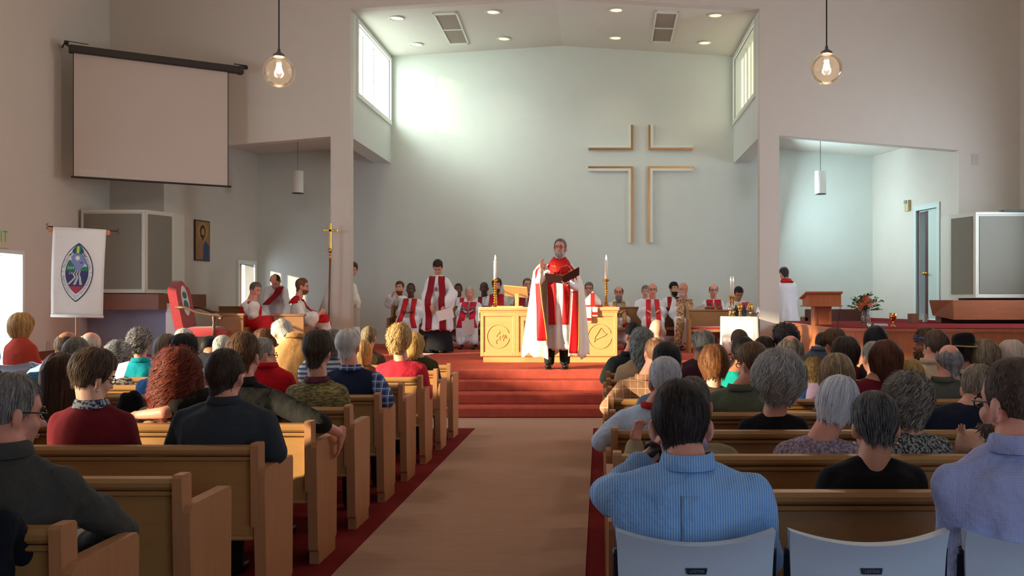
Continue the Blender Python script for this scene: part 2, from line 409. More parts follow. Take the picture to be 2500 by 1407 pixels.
def clerestory(i, xw, s, g):
    """xw: room face of the wall, s: +1 when the room lies on +X"""
    r = bpy.data.objects.new('window_%d' % i, None); COL.objects.link(r); r['kind'] = 'structure'; ORG[r.name] = (0, 0, 0)
    fr = MB(); xa, xb = xw+s*0.035, xw-s*0.02
    lo, hi = min(xa, xb), max(xa, xb)
    for a, b in (((lo, WY0-0.09, WZ0-0.1), (hi, WY1+0.09, WZ0)), ((lo, WY0-0.09, WZ1), (hi, WY1+0.09, WZ1+0.08)), ((lo, WY0-0.09, WZ0), (hi, WY0, WZ1)), ((lo, WY1, WZ0), (hi, WY1+0.09, WZ1))): fr.cbox(a, b, 0.006)
    fr.build('window_frame', white_trim, r)
    n = 6; px = xw-s*0.16
    for k in range(n):
        y0 = WY0+(WY1-WY0)*k/n; y1 = WY0+(WY1-WY0)*(k+1)/n
        p = MB(); p.box((px-0.006, y0+0.012, WZ0), (px+0.006, y1-0.012, WZ1)); p.build('pane', g, r)
        if k:
            t = 0.035 if k % 2 == 0 else 0.012
            b = MB(); b.cbox((px-0.03, y0-t, WZ0), (px+0.03, y0+t, WZ1), 0.004); b.build('mullion', white_trim, r)
    sl = MB(); sl.box((min(px, xw), WY0, WZ0-0.005), (max(px, xw), WY1, WZ0+0.01)); sl.build('window_sill', white_trim, r)
clerestory(1, -4.6, 1, g_left); clerestory(2, 2.94, -1, g_right)
# nave windows and door frames (daylight comes through)
def nave_window(i, x, s, y0, y1, z0, z1, n=3):
    r = bpy.data.objects.new('window_%d' % i, None); COL.objects.link(r); r['kind'] = 'structure'; ORG[r.name] = (0, 0, 0)
    f = MB(); lo, hi = sorted((x-s*0.12, x+s*0.03))
    for a, b in (((lo, y0-0.07, z0-0.07), (hi, y1+0.07, z0)), ((lo, y0-0.07, z1), (hi, y1+0.07, z1+0.07)), ((lo, y0-0.07, z0), (hi, y0, z1)), ((lo, y1, z0), (hi, y1+0.07, z1))): f.cbox(a, b, 0.006)
    for k in range(1, n): f.box((lo+0.03, y0+(y1-y0)*k/n-0.02, z0), (lo+0.07, y0+(y1-y0)*k/n+0.02, z1))
    f.build('window_frame', white_trim, r)
nave_window(3, XL, 1, 1.3, 2.7, 1.9, 3.5, 2); nave_window(4, XL, 1, 4.7, 7.7, 1.8, 3.65); nave_window(5, XL, 1, 8.35, 12.1, 2.2, 3.95); nave_window(6, XR, -1, 14.1, 16.4, 2.2, 4.2)
# daylit ground and pale wall outside the left door and the transept door
gm = mat('sunlit concrete', rgb(200, 205, 210), 0.9, noise=(4, 0.06))
g = MB(); g.box((-30, -10, -0.15), (XL-0.3, 40, -0.02)); struct(g.build('ground_outside', gm))
# door in the left nave wall: steel frame, leaf swung open to the outside
r = bpy.data.objects.new('door_1', None); COL.objects.link(r); r['kind'] = 'structure'; ORG[r.name] = (0, 0, 0)
f = MB(); f.cbox((XL-0.3, 15.6, 0), (XL+0.02, 15.66, 2.28), 0.005); f.cbox((XL-0.3, 14.06, 0), (XL+0.02, 14.12, 2.28), 0.005); f.cbox((XL-0.3, 14.12, 2.22), (XL+0.02, 15.6, 2.28), 0.005); f.build('door_frame', white_trim, r)
f = MB(); f.cbox((XL-1.25, 15.62, 0.02), (XL-0.3, 15.67, 2.2), 0.004); f.build('door_leaf', mat('pale blue door paint', rgb(206, 220, 240), 0.5, noise=(4, .04)), r)
f = MB(); f.cbox((XL-1.2, 15.6, 0.95), (XL-0.4, 15.62, 1.05), 0.004); f.build('push_bar', metal('steel', (170, 170, 170)), r)
# glazed door in the left transept
r = bpy.data.objects.new('door_2', None); COL.objects.link(r); r['kind'] = 'structure'; ORG[r.name] = (0, 0, 0)
def onw(A, d, u, off, z):
    n = Vector((d.y, -d.x)); q = A+d*u+n*off; return Vector((q.x, q.y, z))
def wbox(mb, A, d, u0, u1, o0, o1, z0, z1):
    p = [onw(A, d, u, o, 0) for u, o in ((u0, o0), (u1, o0), (u1, o1), (u0, o1))]
    mb.prism([(q.x, q.y) for q in p], 2, z0, z1)
f = MB()
for u0, u1, z0, z1 in ((2.54, 2.62, PZ, 2.37), (3.28, 3.36, PZ, 2.37), (2.62, 3.28, 2.29, 2.37)): wbox(f, TL_A, TLD, u0, u1, 0.03, -0.2, z0, z1)
f.build('door_frame', white_trim, r)
f = MB(); wbox(f, TL_A, TLD, 2.93, 2.99, -0.13, -0.18, PZ, 2.29); f.build('door_stile', walnut, r)
f = MB(); wbox(f, TL_A, TLD, 2.99, 3.28, -0.14, -0.17, PZ, 1.35); f.build('door_panel', mat('blue grey paint', rgb(150, 158, 178), .6), r)
# door to the right transept: frame, leaf ajar, knob
r = bpy.data.objects.new('door_3', None); COL.objects.link(r); r['kind'] = 'structure'; ORG[r.name] = (0, 0, 0)
f = MB()
for u0, u1, z0, z1 in ((0.52, 0.62, 1.13, 3.4), (1.44, 1.54, 1.13, 3.4), (0.62, 1.44, 3.3, 3.4)): wbox(f, TR_A, TRD, u0, u1, -0.03, 0.05, z0, z1)
for u0, u1, z0, z1 in ((0.62, 0.65, 1.13, 3.3), (1.41, 1.44, 1.13, 3.3), (0.62, 1.44, 3.27, 3.3)): wbox(f, TR_A, TRD, u0, u1, 0.04, 0.25, z0, z1)
f.build('door_frame', mat('pale green trim', rgb(196, 214, 210), .55), r)
f = MB(); wbox(f, TR_A, TRD, 0.65, 0.99, 0.0, 0.035, 1.15, 3.27); f.build('door_leaf', mat('pale green door', rgb(190, 208, 198), .5), r)
f = MB(); wbox(f, TR_A, TRD, 0.99, 1.11, 0.0, 0.10, 1.15, 3.27); f.build('door_stile', mat('dark red brown wood', rgb(72, 28, 34), .4, noise=(5, .2)), r)
f = MB(); wbox(f, TR_A, TRD, 1.11, 1.41, 0.2, 0.22, 1.15, 3.27); f.build('door_panel', mat('blue grey reveal fill', rgb(168, 182, 198), .6), r)  # panel added to close the opening and read as its bluish jamb reveal
kp = onw(TR_A, TRD, 1.03, -0.05, 2.04)
f = MB(); f.ell(kp, (.035, .035, .035)); f.cap(kp+Vector((0.03, 0, 0)), kp+Vector((0.14, 0, 0)), .015, .015); f.ell(kp+Vector((0, -0.09, 0)), (.02, .03, .03)); f.ell(kp+Vector((0, 0.09, 0)), (.02, .03, .03)); f.build('door_knob', brass, r, True)

# ------------------------------------------------------------------ cross of brass edged strips on the back wall
cross_brass = mat('satin brass', rgb(196, 160, 108), 0.3, 1.0)
cr = thing('wall_cross', 'large wall cross outlined by four white and brass angle strips on the back wall', 'cross', P(1564, 420, BK))
def PB(x, y): q = P(x, y, BK); return q.x, q.z
def angle_piece(hx0, hx1, hy, vy0, vy1, sx, sy):
    """outer corner at (hx1,hy); the brass face looks into the cross, the white one away from it"""
    x0, z0 = PB(hx0, hy); x1, _ = PB(hx1, hy); _, zv = PB(hx1, vy1); b, wd, t = 0.046, 0.056, 0.06
    m = MB(); m.box((min(x0, x1), BK-t, min(z0, z0+sy*b)), (max(x0, x1), BK, max(z0, z0+sy*b))); za_ = z0+sy*b; m.box((min(x1, x1-sx*b), BK-t, min(za_, zv)), (max(x1, x1-sx*b), BK, max(za_, zv)))
    m.build('brass_strip', cross_brass, cr)
    xa = x1-sx*b; za = z0+sy*b
    m = MB(); m.box((min(x0, xa), BK-t-.005, min(za, za+sy*wd)), (max(x0, xa), BK, max(za, za+sy*wd))); zw = za+sy*wd; m.box((min(xa, xa-sx*wd), BK-t-.005, min(zw, zv)), (max(xa, xa-sx*wd), BK, max(zw, zv)))
    m.build('white_strip', white_trim, cr)
angle_piece(1437, 1545, 367, 0, 306, 1, 1); angle_piece(1691, 1583, 367, 0, 306, -1, 1)
angle_piece(1436, 1545, 407, 0, 593, 1, -1); angle_piece(1692, 1582, 407, 0, 593, -1, -1)

# ------------------------------------------------------------------ chancel ceiling: recessed lights and vents
def ceil_z(x): return 7.12-0.0635*abs(x+0.83)
bulb_w = mat('warm lamp glass', rgb(255, 236, 205), 0.4, emit=((1.0, 0.72, 0.46, 1), 1.05))
LD = ['nearest to the left clerestory window, front row', 'left of the ceiling ridge, front row', 'right of the ceiling ridge, front row', 'nearest to the right clerestory window, front row',
      'nearest to the left clerestory window, back row', 'left of the ceiling ridge, back row', 'right of the ceiling ridge, back row', 'nearest to the right clerestory window, back row']
for (px, py), ds in zip(((968, 44), (1203, 29), (1505, 24), (1747, 37), (1015, 108), (1229, 94), (1503, 92), (1721, 104)), LD):
    Y = 19.0
    for _ in range(12): Y = (ceil_z((px-VX)*Y/F)-CAMZ)*F/(VY-py)
    x = (px-VX)*Y/F; z = ceil_z(x)
    t = thing('ceiling_light', 'round recessed ceiling light '+ds, 'light', (x, Y, z), 'recessed lights of the chancel ceiling')
    m = MB(); m.lathe([(0.125, 0), (0.15, -0.004), (0.15, -0.014), (0.125, -0.018), (0.118, -0.002)], (x, Y, z), 24); m.build('trim_ring', white_trim, t, True)
    m = MB(); m.lathe([(0.0, -0.006), (0.12, -0.006), (0.12, -0.002), (0.0, -0.002)], (x, Y, z), 20); m.build('lens', bulb_w, t)
    lamp('SPOT', 'recessed_lamp', (x, Y, z-0.05), 26, (1, .8, .6), (0, 0, -1), spot_size=math.radians(100), spot_blend=.8, shadow_soft_size=.08)
vent_m = mat('vent filter cloth', rgb(150, 140, 128), 0.9, noise=(60, .12))
def cpt(px, py):
    Y = 19.5
    for _ in range(14): Y = (ceil_z((px-VX)*Y/F)-CAMZ)*F/(VY-py)
    return Vector(((px-VX)*Y/F, Y, ceil_z((px-VX)*Y/F)))
for nm, (a, b, c, d) in (('left', ((1060, 33), (1113, 31), (1142, 104), (1099, 105))), ('right', ((1603, 28), (1653, 30), (1637, 101), (1592, 100)))):
    A, B, C, D = cpt(*a), cpt(*b), cpt(*c), cpt(*d)
    t = thing('ceiling_vent', 'double ceiling vent with grey filter panels on the %s slope of the chancel ceiling' % nm, 'vent', (A+B+C+D)/4, 'ceiling vents')
    q = lambda u, v: A.lerp(B, u).lerp(D.lerp(C, u), v)
    dn = Vector((0, 0, -0.02)); m = MB()
    def strip(u0, u1, v0, v1, mb, h):
        p = [q(u0, v0), q(u1, v0), q(u1, v1), q(u0, v1)]; mb.rings([[x for x in p], [x+Vector((0, 0, -h)) for x in p]])
    for s in ((-.06, 1.06, -.03, .02), (-.06, 1.06, .98, 1.03), (-.06, 1.06, .49, .52), (-.06, .02, -.03, 1.03), (.98, 1.06, -.03, 1.03)): strip(*s, m, .025)
    m.build('vent_frame', white_trim, t)
    for v0, v1 in ((.02, .49), (.52, .98)):
        m = MB(); strip(.02, .98, v0, v1, m, .012); m.build('filter_panel', vent_m, t)

# ------------------------------------------------------------------ lamps that hang in the nave and transepts
smoke = bpy.data.materials.new('smoky glass'); smoke.use_nodes = True
N = NT(smoke); N.n.clear(); out = N.add('ShaderNodeOutputMaterial'); gl = N.add('ShaderNodeBsdfGlossy'); tr = N.add('ShaderNodeBsdfTransparent'); mx = N.add('ShaderNodeMixShader'); fz = N.add('ShaderNodeFresnel')
fz.inputs[0].default_value = 1.25; gl.inputs['Roughness'].default_value = 0.03; tr.inputs[0].default_value = (0.86, 0.80, 0.70, 1); gl.inputs[0].default_value = (1, .95, .9, 1)
N.ln(fz.outputs[0], mx.inputs[0]); N.ln(tr.outputs[0], mx.inputs[1]); N.ln(gl.outputs[0], mx.inputs[2]); ts = N.add('ShaderNodeBsdfTranslucent'); ts.inputs[0].default_value = (.9, .78, .62, 1); m2 = N.add('ShaderNodeMixShader'); m2.inputs[0].default_value = .006
N.ln(mx.outputs[0], m2.inputs[1]); N.ln(ts.outputs[0], m2.inputs[2]); N.ln(m2.outputs[0], out.inputs[0])
bulb_m = mat('glowing bulb', rgb(255, 240, 215), 0.3, emit=((1.0, 0.84, 0.62, 1), 26))
pewter = mat('pewter', rgb(120, 112, 104), 0.35, 1.0)
def nave_ceil(x): return 8.3-(8.3-7.55)*abs(x+0.83)/8.5
def globe(px, py, Y, label, rad=0.205):
    c = P(px, py, Y); zc = nave_ceil(c.x)
    t = thing('pendant_lamp', label, 'lamp', (c.x, c.y, zc), 'glass globe pendants')
    m = MB(); m.tube([(c.x, c.y, zc), (c.x, c.y, c.z+rad+.07)], .009, 8); m.lathe([(0, 0), (.06, 0), (.06, -.02), (0.01, -.03)], (c.x, c.y, zc), 16); m.build('cord', iron, t)
    m = MB(); m.lathe([(0, .09), (.018, .09), (.022, .05), (.05, .03), (.075, .012), (.078, -.012), (.07, -.02), (0, -.02)], (c.x, c.y, c.z+rad), 20); m.build('cap', pewter, t, True)
    m = MB(); m.ell(c, (rad, rad, rad), seg=40, rows=24); m.build('globe', smoke, t, True)
    m = MB(); m.lathe([(.0, .05), (.03, .05), (.033, -.01), (.0, -.02)], c+Vector((0, 0, .09)), 14); m.build('socket', white_trim, t, True)
    m = MB(); m.ell(c+Vector((0, 0, .03)), (.04, .04, .055), seg=16, rows=10); m.build('bulb', bulb_m, t, True)
    lamp('POINT', 'globe_lamp', c+Vector((0, 0, .03)), 230, (1, .79, .64), shadow_soft_size=.06)
globe(681, 175, 13.0, 'clear amber glass globe pendant left of the chancel opening')
globe(2018, 168, 13.0, 'clear amber glass globe pendant right of the chancel opening')
# the nave's further globes, over and behind the camera
for x, y, e in ((-3.9, 7.5, 80), (2.3, 7.5, 80), (-3.9, 1.0, 10), (2.3, 1.0, 10)):
    lamp('POINT', 'globe_lamp', (x, y, 5.2), e, (1, .79, .64), shadow_soft_size=.2)
def cyl_lamp(px, y0, y1, yt, w, Y, label):
    a, b = P(px, y0, Y), P(px, y1, Y); r = w/2*Y/F
    zc = (4.9+(a.x+4.9)*(4.9-4.66)/3.5) if a.x < 0 else 4.9-(a.x-3.2)*.0811
    t = thing('pendant_lamp', label, 'lamp', (a.x, a.y, zc), 'white cylinder pendants')
    m = MB(); m.tube([(a.x, a.y, zc), (a.x, a.y, a.z)], .006, 6); m.lathe([(0, 0), (.05, 0), (.05, -.02), (0, -.03)], (a.x, a.y, zc), 14); m.build('rod', pewter, t)
    m = MB(); m.lathe([(0, 0), (r*.96, 0), (r, -.01), (r, b.z-a.z+.02), (r*.97, b.z-a.z), (r*.9, b.z-a.z), (r*.88, -.03), (0, -.03)], a, 28); smooth_angle(m.build('lamp_shade', mat('white enamel', rgb(226, 230, 222), .4), t))
    m = MB(); m.lathe([(r*.9, .014), (r*1.02, .014), (r*1.02, 0), (r*.9, 0)], b, 24); m.build('rim', iron, t)
cyl_lamp(727, 418, 473, 352, 27, 20.2, 'white cylinder pendant hanging in the left transept')
cyl_lamp(2003, 418, 475, 355, 27, 20.2, 'white cylinder pendant hanging in the right transept')
# ------------------------------------------------------------------ pews
ROWN = ['nearest the camera', 'second from the camera', 'third from the camera', 'fourth from the camera', 'fifth from the camera', 'sixth from the camera', 'seventh from the camera', 'eighth from the camera', 'next to last before the steps', 'foremost, nearest the red steps']
END_POLY = [(.05, 0), (.40, 0), (.40, .07), (.43, .085), (.44, .68), (.425, .70), (.05, .70), (.02, .695), (0, .67), (-.004, .6), (.03, .085), (.05, .07)]
POST_POLY = [(0, .42), (.09, .42), (.082, .81), (.07, .82), (-.004, .82), (-.014, .808)]
RAIL_POLY = [(.03, .756), (.018, .768), (.016, .785), (.03, .80), (.095, .80), (.108, .79), (.108, .756)]
BEAD_POLY = [(.04, .728), (.03, .734), (.028, .742), (.036, .75), (.10, .75), (.10, .728)]
BOT_POLY = [(.042, .345), (.036, .353), (.042, .366), (.10, .366), (.10, .345)]
PEWS = {}
def pew(side, k, y0, xa, xb, label):
    """xa: aisle face, xb: far face"""
    s = 1 if xb > xa else -1; key = side
    t = thing('pew', label, 'pew', (xa, y0, 0), 'oak pews %s of the aisle' % side)
    if key not in PEWS:
        L = abs(xb-xa); a0, a1 = 0.055, L-0.055
        def X(u): return xa+s*u
        def pr(name, poly, u0, u1, m, c=0):
            mb = MB(); lo, hi = sorted((X(u0), X(u1))); mb.prism([(y0+p[0], p[1]) for p in poly], 0, lo, hi); return smooth_angle(mb.build(name, m, t), 35)
        parts = [pr('end_panel', END_POLY, 0, .055, oak_end), pr('end_panel', END_POLY, L-.055, L, oak_end)]
        parts += [pr('post', POST_POLY, .028, .066, oak_end), pr('post', POST_POLY, L-.066, L-.028, oak_end)]
        parts += [pr('top_rail', RAIL_POLY, a0, a1, oak), pr('bead_moulding', BEAD_POLY, a0, a1, oak), pr('bottom_rail', BOT_POLY, a0, a1, oak)]
        parts.append(pr('back_panel', [(.055, .36), (.08, .36), (.08, .735), (.055, .735)], a0, a1, oak))
        parts += [pr('stile', [(.046, .366), (.056, .366), (.056, .728), (.046, .728)], a0, a0+.03, oak), pr('stile', [(.046, .366), (.056, .366), (.056, .728), (.046, .728)], a1-.03, a1, oak)]
        parts.append(pr('seat', [(.085, .40), (.46, .405), (.475, .415), (.47, .43), (.085, .425)], a0, a1, oak_dark))
        parts.append(pr('centre_support', [(.1, 0), (.36, 0), (.36, .4), (.1, .4)], L/2-.02, L/2+.02, oak_dark))
        PEWS[key] = parts
    else:
        for p in PEWS[key]:
            c = p.copy(); COL.objects.link(c); c.parent = t
    return t
LROW = [3.03+.87*k for k in range(10)]
for k, y in enumerate(LROW): pew('left', k, y, -1.60, -5.25, 'oak pew left of the aisle, '+ROWN[k])
RROW = [3.62+.86*k for k in range(9)]
for k, y in enumerate(RROW): pew('right', k, y, .03, 3.75+(.9 if k < 0 else 0), 'oak pew right of the aisle, '+(ROWN[k] if k < 8 else ROWN[9]))

# ------------------------------------------------------------------ white folding chairs
ch_white = mat('white chair plastic', rgb(188, 208, 226), 0.45, noise=(5, .03), bump=(400, .0008))
navy_metal = mat('dark powder coated steel', rgb(18, 30, 48), 0.4, .3)
def folding_chair(loc, label, badge=True, rz=0.0, group='white folding chairs'):
    x0, y0, z0 = loc; t = thing('folding_chair', label, 'chair', loc, group)
    R = Matrix.Rotation(rz, 3, 'Z'); O = Vector(loc)
    def T(p): return O+R @ Vector(p)
    wd = .222; nu, nv = 18, 10; front = []; back = []
    for j in range(nv+1):
        v = j/nv; rf, rb = [], []
        for i in range(nu+1):
            u = -1+2*i/nu
            top = .825+.034*u*u; bot = .50+.02*(1-u*u); z = bot+(top-bot)*v
            y = .035*u*u-.02*v-.005
            ww = wd*(0.93+.07*v)
            lip = .016*max(0, (v-.86)/.14)
            rf.append((ww*u, y+.012+lip*.4, z)); rb.append((ww*u, y-.012-lip, z))
        front.append(rf); back.append(rb)
    m = MB(); vs = [T(p) for r in front for p in r]+[T(p) for r in back for p in r]; fs = []; n = nu+1; o = (nv+1)*n
    for j in range(nv):
        for i in range(nu):
            a = j*n+i; fs.append((a+1, a, a+n, a+n+1)); fs.append((o+a, o+a+1, o+a+n+1, o+a+n))
    for i in range(nu): fs.append((i, i+1, o+i+1, o+i)); a = nv*n+i; fs.append((a+1, a, o+a, o+a+1))
    for j in range(nv): a = j*n; fs.append((a+n, a, o+a, o+a+n)); a = j*n+nu; fs.append((a, a+n, o+a+n, o+a))
    m.add(vs, fs); smooth_angle(m.build('backrest', ch_white, t), 50)
    m = MB(); rs = []
    for yy, w2, z in ((.03, .17, .43), (.06, .19, .445), (.25, .2, .452), (.4, .2, .45), (.44, .19, .435)):
        rs.append([T((-w2, yy, z)), T((-w2*.5, yy, z-.012)), T((w2*.5, yy, z-.012)), T((w2, yy, z)), T((w2, yy, z-.03)), T((-w2, yy, z-.03))])
    m.rings(rs); smooth_angle(m.build('seat', ch_white, t), 50)
    for s in (-1, 1):
        m = MB(); m.tube([T((s*.216, .024, .80)), T((s*.216, .03, .78)), T((s*.216, .05, .52)), T((s*.216, .12, .42)), T((s*.222, .40, .02)), T((s*.222, .40, 0))], .016, 8); m.build('leg', navy_metal, t, True)
        m = MB(); m.tube([T((s*.195, .36, .43)), T((s*.2, .1, .2)), T((s*.205, -.06, 0))], .013, 8); m.build('leg', navy_metal, t, True)
    m = MB(); m.tube([T((-.22, .33, .1)), T((.22, .33, .1))], .008, 6); m.build('stretcher', navy_metal, t)
    if badge:
        m = MB(); M4 = Matrix.Translation(O) @ R.to_4x4()
        m.prism([(-.029, .760), (.029, .760), (.026, .744), (-.026, .744)], 1, -.041, -.02, M4); b = m.build('badge', navy_metal, t)
        vs, fs = text_mesh('LIFETIME', .0105); m = MB(); m.add([T((v.x, -.0416, .752+v.y)) for v in vs], fs); o = m.build('lettering', mat('grey print', rgb(120, 130, 140), .6), b)
    return t
for px, d in ((1698, 'blue shirted man sits on it'), (2120, 'empty, between the two men in shirts'), (2548, 'cut by the right edge, bearded man on it')):
    q = P(px, 1300, 2.8); folding_chair((q.x, 2.8, 0), 'white folding chair in the back row, '+d)
for px, Y, d in ((22, 10.5, 'woman in rust red sits on it'), (126, 10.55, 'empty, beside the woman in rust red'), (18, 9.5, 'empty, behind the woman in rust red')):
    q = P(px, 880, Y); folding_chair((q.x, Y, 0), 'white folding chair in the left side aisle, '+d, badge=False)

# ------------------------------------------------------------------ altar
AY = 15.27; AX0, AX1 = P(1168, 0, AY).x, P(1512, 0, AY).x; AZ = PZ+.84; AXC = (AX0+AX1)/2
al = thing('altar', 'blond wood altar with carved round emblems at the top of the red steps', 'altar', (AXC, AY+.37, PZ))
m = MB(); m.cbox((AX0+.03, AY+.02, PZ+.09), (AX1-.03, AY+.72, AZ-.04), .004); m.build('body', maple, al)
m = MB(); m.cbox((AX0+.07, AY+.04, PZ), (AX1-.07, AY+.70, PZ+.09), .004); m.build('plinth', maple, al)
m = MB(); m.cbox((AX0, AY-.01, AZ-.045), (AX1, AY+.75, AZ), .008); m.cbox((AX0+.015, AY+.005, AZ-.075), (AX1-.015, AY+.735, AZ-.045), .006); m.build('top', maple, al)
fx = [AX0+.03, AX0+.57, AX1-.57, AX1-.03]
for a, b in zip(fx[:-1], fx[1:]):
    m = MB(); y = AY+.02
    for q in (((a, y-.014, PZ+.1), (a+.05, y, AZ-.075)), ((b-.05, y-.014, PZ+.1), (b, y, AZ-.075)), ((a+.05, y-.014, PZ+.1), (b-.05, y, PZ+.16)), ((a+.05, y-.014, AZ-.13), (b-.05, y, AZ-.075))): m.cbox(*q, .004)
    m.build('frame_panel', maple, al)
mid = fx[1]+.1
m = MB(); y = AY+.02
for q in (((mid, y-.012, PZ+.2), (mid+.03, y, AZ-.2)), ((fx[2]-.13, y-.012, PZ+.2), (fx[2]-.1, y, AZ-.2)), ((mid, y-.012, AZ-.2), (fx[2]-.1, y, AZ-.17))): m.cbox(*q, .004)
m.build('centre_moulding', maple, al)
carve = mat('carved maple', rgb(216, 164, 96), .45, noise=(5, .1))
def oval(cx, cz, rx, rz, skip=()):
    pts = [(cx+rx*math.cos(a), AY+.016, cz+rz*math.sin(a)) for a in np.linspace(.3, 6.1, 40)]
    m = MB(); m.tube(pts, .0035, 6); return m
cx, cz = (fx[0]+fx[1])/2, PZ+.40
m = oval(cx, cz, .17, .18); g = np.random.default_rng(3)
for i in range(9):
    a = g.uniform(0, 6.28); r = g.uniform(.01, .1); p = Vector((cx+r*math.cos(a)+.03, AY+.017, cz+r*math.sin(a)-.03)); m.tube([p, p+Vector((g.uniform(-.03, .03), 0, .035)), p+Vector((g.uniform(-.05, .05), 0, .06))], .004, 5)
m.build('carved_emblem', carve, al, True, label='carved oval of leaves')
cx = (fx[2]+fx[3])/2
m = oval(cx, cz, .18, .19)
dv = [(-.055, -.085), (-.04, -.02), (0, .04), (.03, .09), (.06, .045), (.09, .02), (.105, .015), (.06, -.015), (.01, -.035), (-.04, -.06), (-.055, -.085)]
m.tube([(cx+a*1.25-.02, AY+.016, cz+b*1.25+.02) for a, b in dv], .0045, 6); m.build('carved_emblem', carve, al, True, label='carved oval with a dove')
linen = mat('white linen', rgb(238, 238, 232), .8, noise=(30, .03), bump=(30, .003))
ac = MB(); ac.cbox((AX0-.004, AY+.05, AZ), (AX1+.004, AY+.74, AZ+.006), .002); ac.box((AX1+.002, AY+.1, AZ-.27), (AX1+.009, AY+.68, AZ+.004)); ac.box((AX0-.009, AY+.1, AZ-.2), (AX0-.002, AY+.68, AZ+.004))
tag(ac.build('altar_cloth', linen), 'white linen cloth lying over the altar top', 'cloth')
wax = mat('candle wax', rgb(246, 242, 226), .4, spec=.4)
flame_m = mat('candle flame', rgb(255, 230, 170), .5, emit=((1.0, .86, .62, 1), 14))
def candle(base, h, r, label, group):
    t = thing('candle', label, 'candle', base, group); b = Vector(base)
    m = MB(); m.lathe([(0, 0), (r, 0), (r, h-.01), (r*.8, h), (0, h-.006)], base, 16); m.build('wax', wax, t, True)
    m = MB(); m.lathe([(0, 0), (r*.42, .015), (r*.5, .03), (r*.28, .06), (0, .09)], b+Vector((0, 0, h)), 10); m.build('flame', flame_m, t, True)
    return t
def stick(c, h, label, turns=9, rb=.075, rs=.026):
    t = thing('candlestick', label, 'candlestick', c, 'tall brass candlesticks on the altar')
    m = MB(); m.lathe([(0, 0), (rb, 0), (rb, .012), (rb*.8, .02), (rb*.5, .035), (rs*1.2, .055), (rs, .07), (0, .07)], c, 20); m.build('foot', brass, t, True)
    prof = [(0, .05)]; n = turns
    for i in range(n):
        z = .06+(h-.11)*i/n; dz = (h-.11)/n
        prof += [(rs*.55, z), (rs*.9, z+dz*.15), (rs*(1.35 if i % 3 == 0 else 1.05), z+dz*.4), (rs*.95, z+dz*.7), (rs*.5, z+dz*.9)]
    prof.append((0, h-.05)); m = MB(); m.lathe(prof, c, 16)
    m.build('stem', brass, t, True)
    m = MB(); m.lathe([(0, h-.06), (rs*.6, h-.055), (rs*1.0, h-.04), (rs*2.1, h-.02), (rs*2.2, h-.012), (rs*1.1, h-.01), (rs*.9, h), (0, h)], c, 18); m.build('drip_pan', brass, t, True)
for px, nm in ((1209, 'left'), (1480, 'right')):
    q = P(px, 0, AY+.3); c = (q.x, AY+.3, AZ+.006); zt = P(px, 681, AY+.3).z; h = zt-c[2]
    stick(c, h, 'twisted brass candlestick on the %s end of the altar' % nm)
    zz = P(px, 636, AY+.3).z
    candle((q.x, AY+.3, zt), zz-zt, .024, 'lit white candle on the %s altar candlestick' % nm, 'altar candles')
q = P(1488, 0, AY+.2)
m = MB(); m.cbox((q.x-.2, AY+.12, AZ+.006), (q.x+.1, AY+.42, AZ+.022), .005); tag(m.build('tray', mat('reddish wood', rgb(196, 112, 62), .35, noise=(6, .2))), 'reddish wooden tray under the right candlestick on the altar', 'tray')
bs = thing('book_stand', 'blond wooden book stand with sloped top on the left of the altar', 'stand', (P(1262, 0, AY+.35).x, AY+.35, AZ+.006))
X0 = P(1262, 0, AY+.35).x
m = MB(); m.cbox((X0-.3, AY+.2, AZ+.006), (X0+.1, AY+.5, AZ+.026), .005); m.build('base', maple, bs)
m = MB(); m.cbox((X0-.03, AY+.33, AZ+.02), (X0+.03, AY+.38, AZ+.22), .004); m.build('post', maple, bs)
Mx = Matrix.Translation((X0, AY+.36, AZ+.25)) @ Matrix.Rotation(math.radians(-32), 4, 'X') @ Matrix.Rotation(math.radians(6), 4, 'Y')
m = MB(); m.cbox((-.2, -.15, -.01), (.17, .15, .01), .004, Mx); m.build('book_board', maple, bs)
m = MB(); m.cbox((-.2, .13, .01), (.17, .15, .035), .003, Mx); m.build('lip', maple, bs)
# mitre with its two lappets hanging over the front of the altar
mq = P(1447, 752, AY+.12); mt = thing('mitre', 'white and red bishop\'s mitre standing on the altar front', 'mitre', (mq.x, AY+.12, AZ+.006))
white_silk = mat('cream silk', rgb(244, 238, 222), .5, noise=(20, .03), bump=(40, .003)); red_silk = mat('red brocade', rgb(206, 28, 34), .5, noise=(40, .15), bump=(90, .003))
hw, hh = .125, .245
out = [(-hw, 0), (hw, 0), (hw*1.02, .06), (hw*.95, .1), (.03, hh-.01), (0, hh), (-.03, hh-.01), (-hw*.95, .1), (-hw*1.02, .06)]
for yo, nm in ((0, 'front_peak'), (.10, 'back_peak')):
    m = MB(); n = 13; prof = []
    for i in range(n):
        u = -1+2*i/(n-1); z = .1+(hh-.1)*(1-abs(u))**.9; prof.append((u*hw, .05*(u*u)*(1 if yo == 0 else -1), z))
    m.rings([[Vector((mq.x+p[0], AY+.08+yo+p[1]-.006, AZ+.006)) for p in prof], [Vector((mq.x+p[0], AY+.08+yo+p[1]-.006, AZ+.006+p[2])) for p in prof]], closed=False)
    o = m.build(nm, white_silk, mt, True); md = o.modifiers.new('t', 'SOLIDIFY'); md.thickness = .008
m = MB(); rs = []
for z0 in (0, .035):
    rs.append([Vector((mq.x+hw*1.01*math.cos(a), AY+.13+.075*math.sin(a), AZ+.008+z0)) for a in np.linspace(0, 2*math.pi, 24, endpoint=False)])
m.rings(rs); m.build('red_band', red_silk, mt, True)
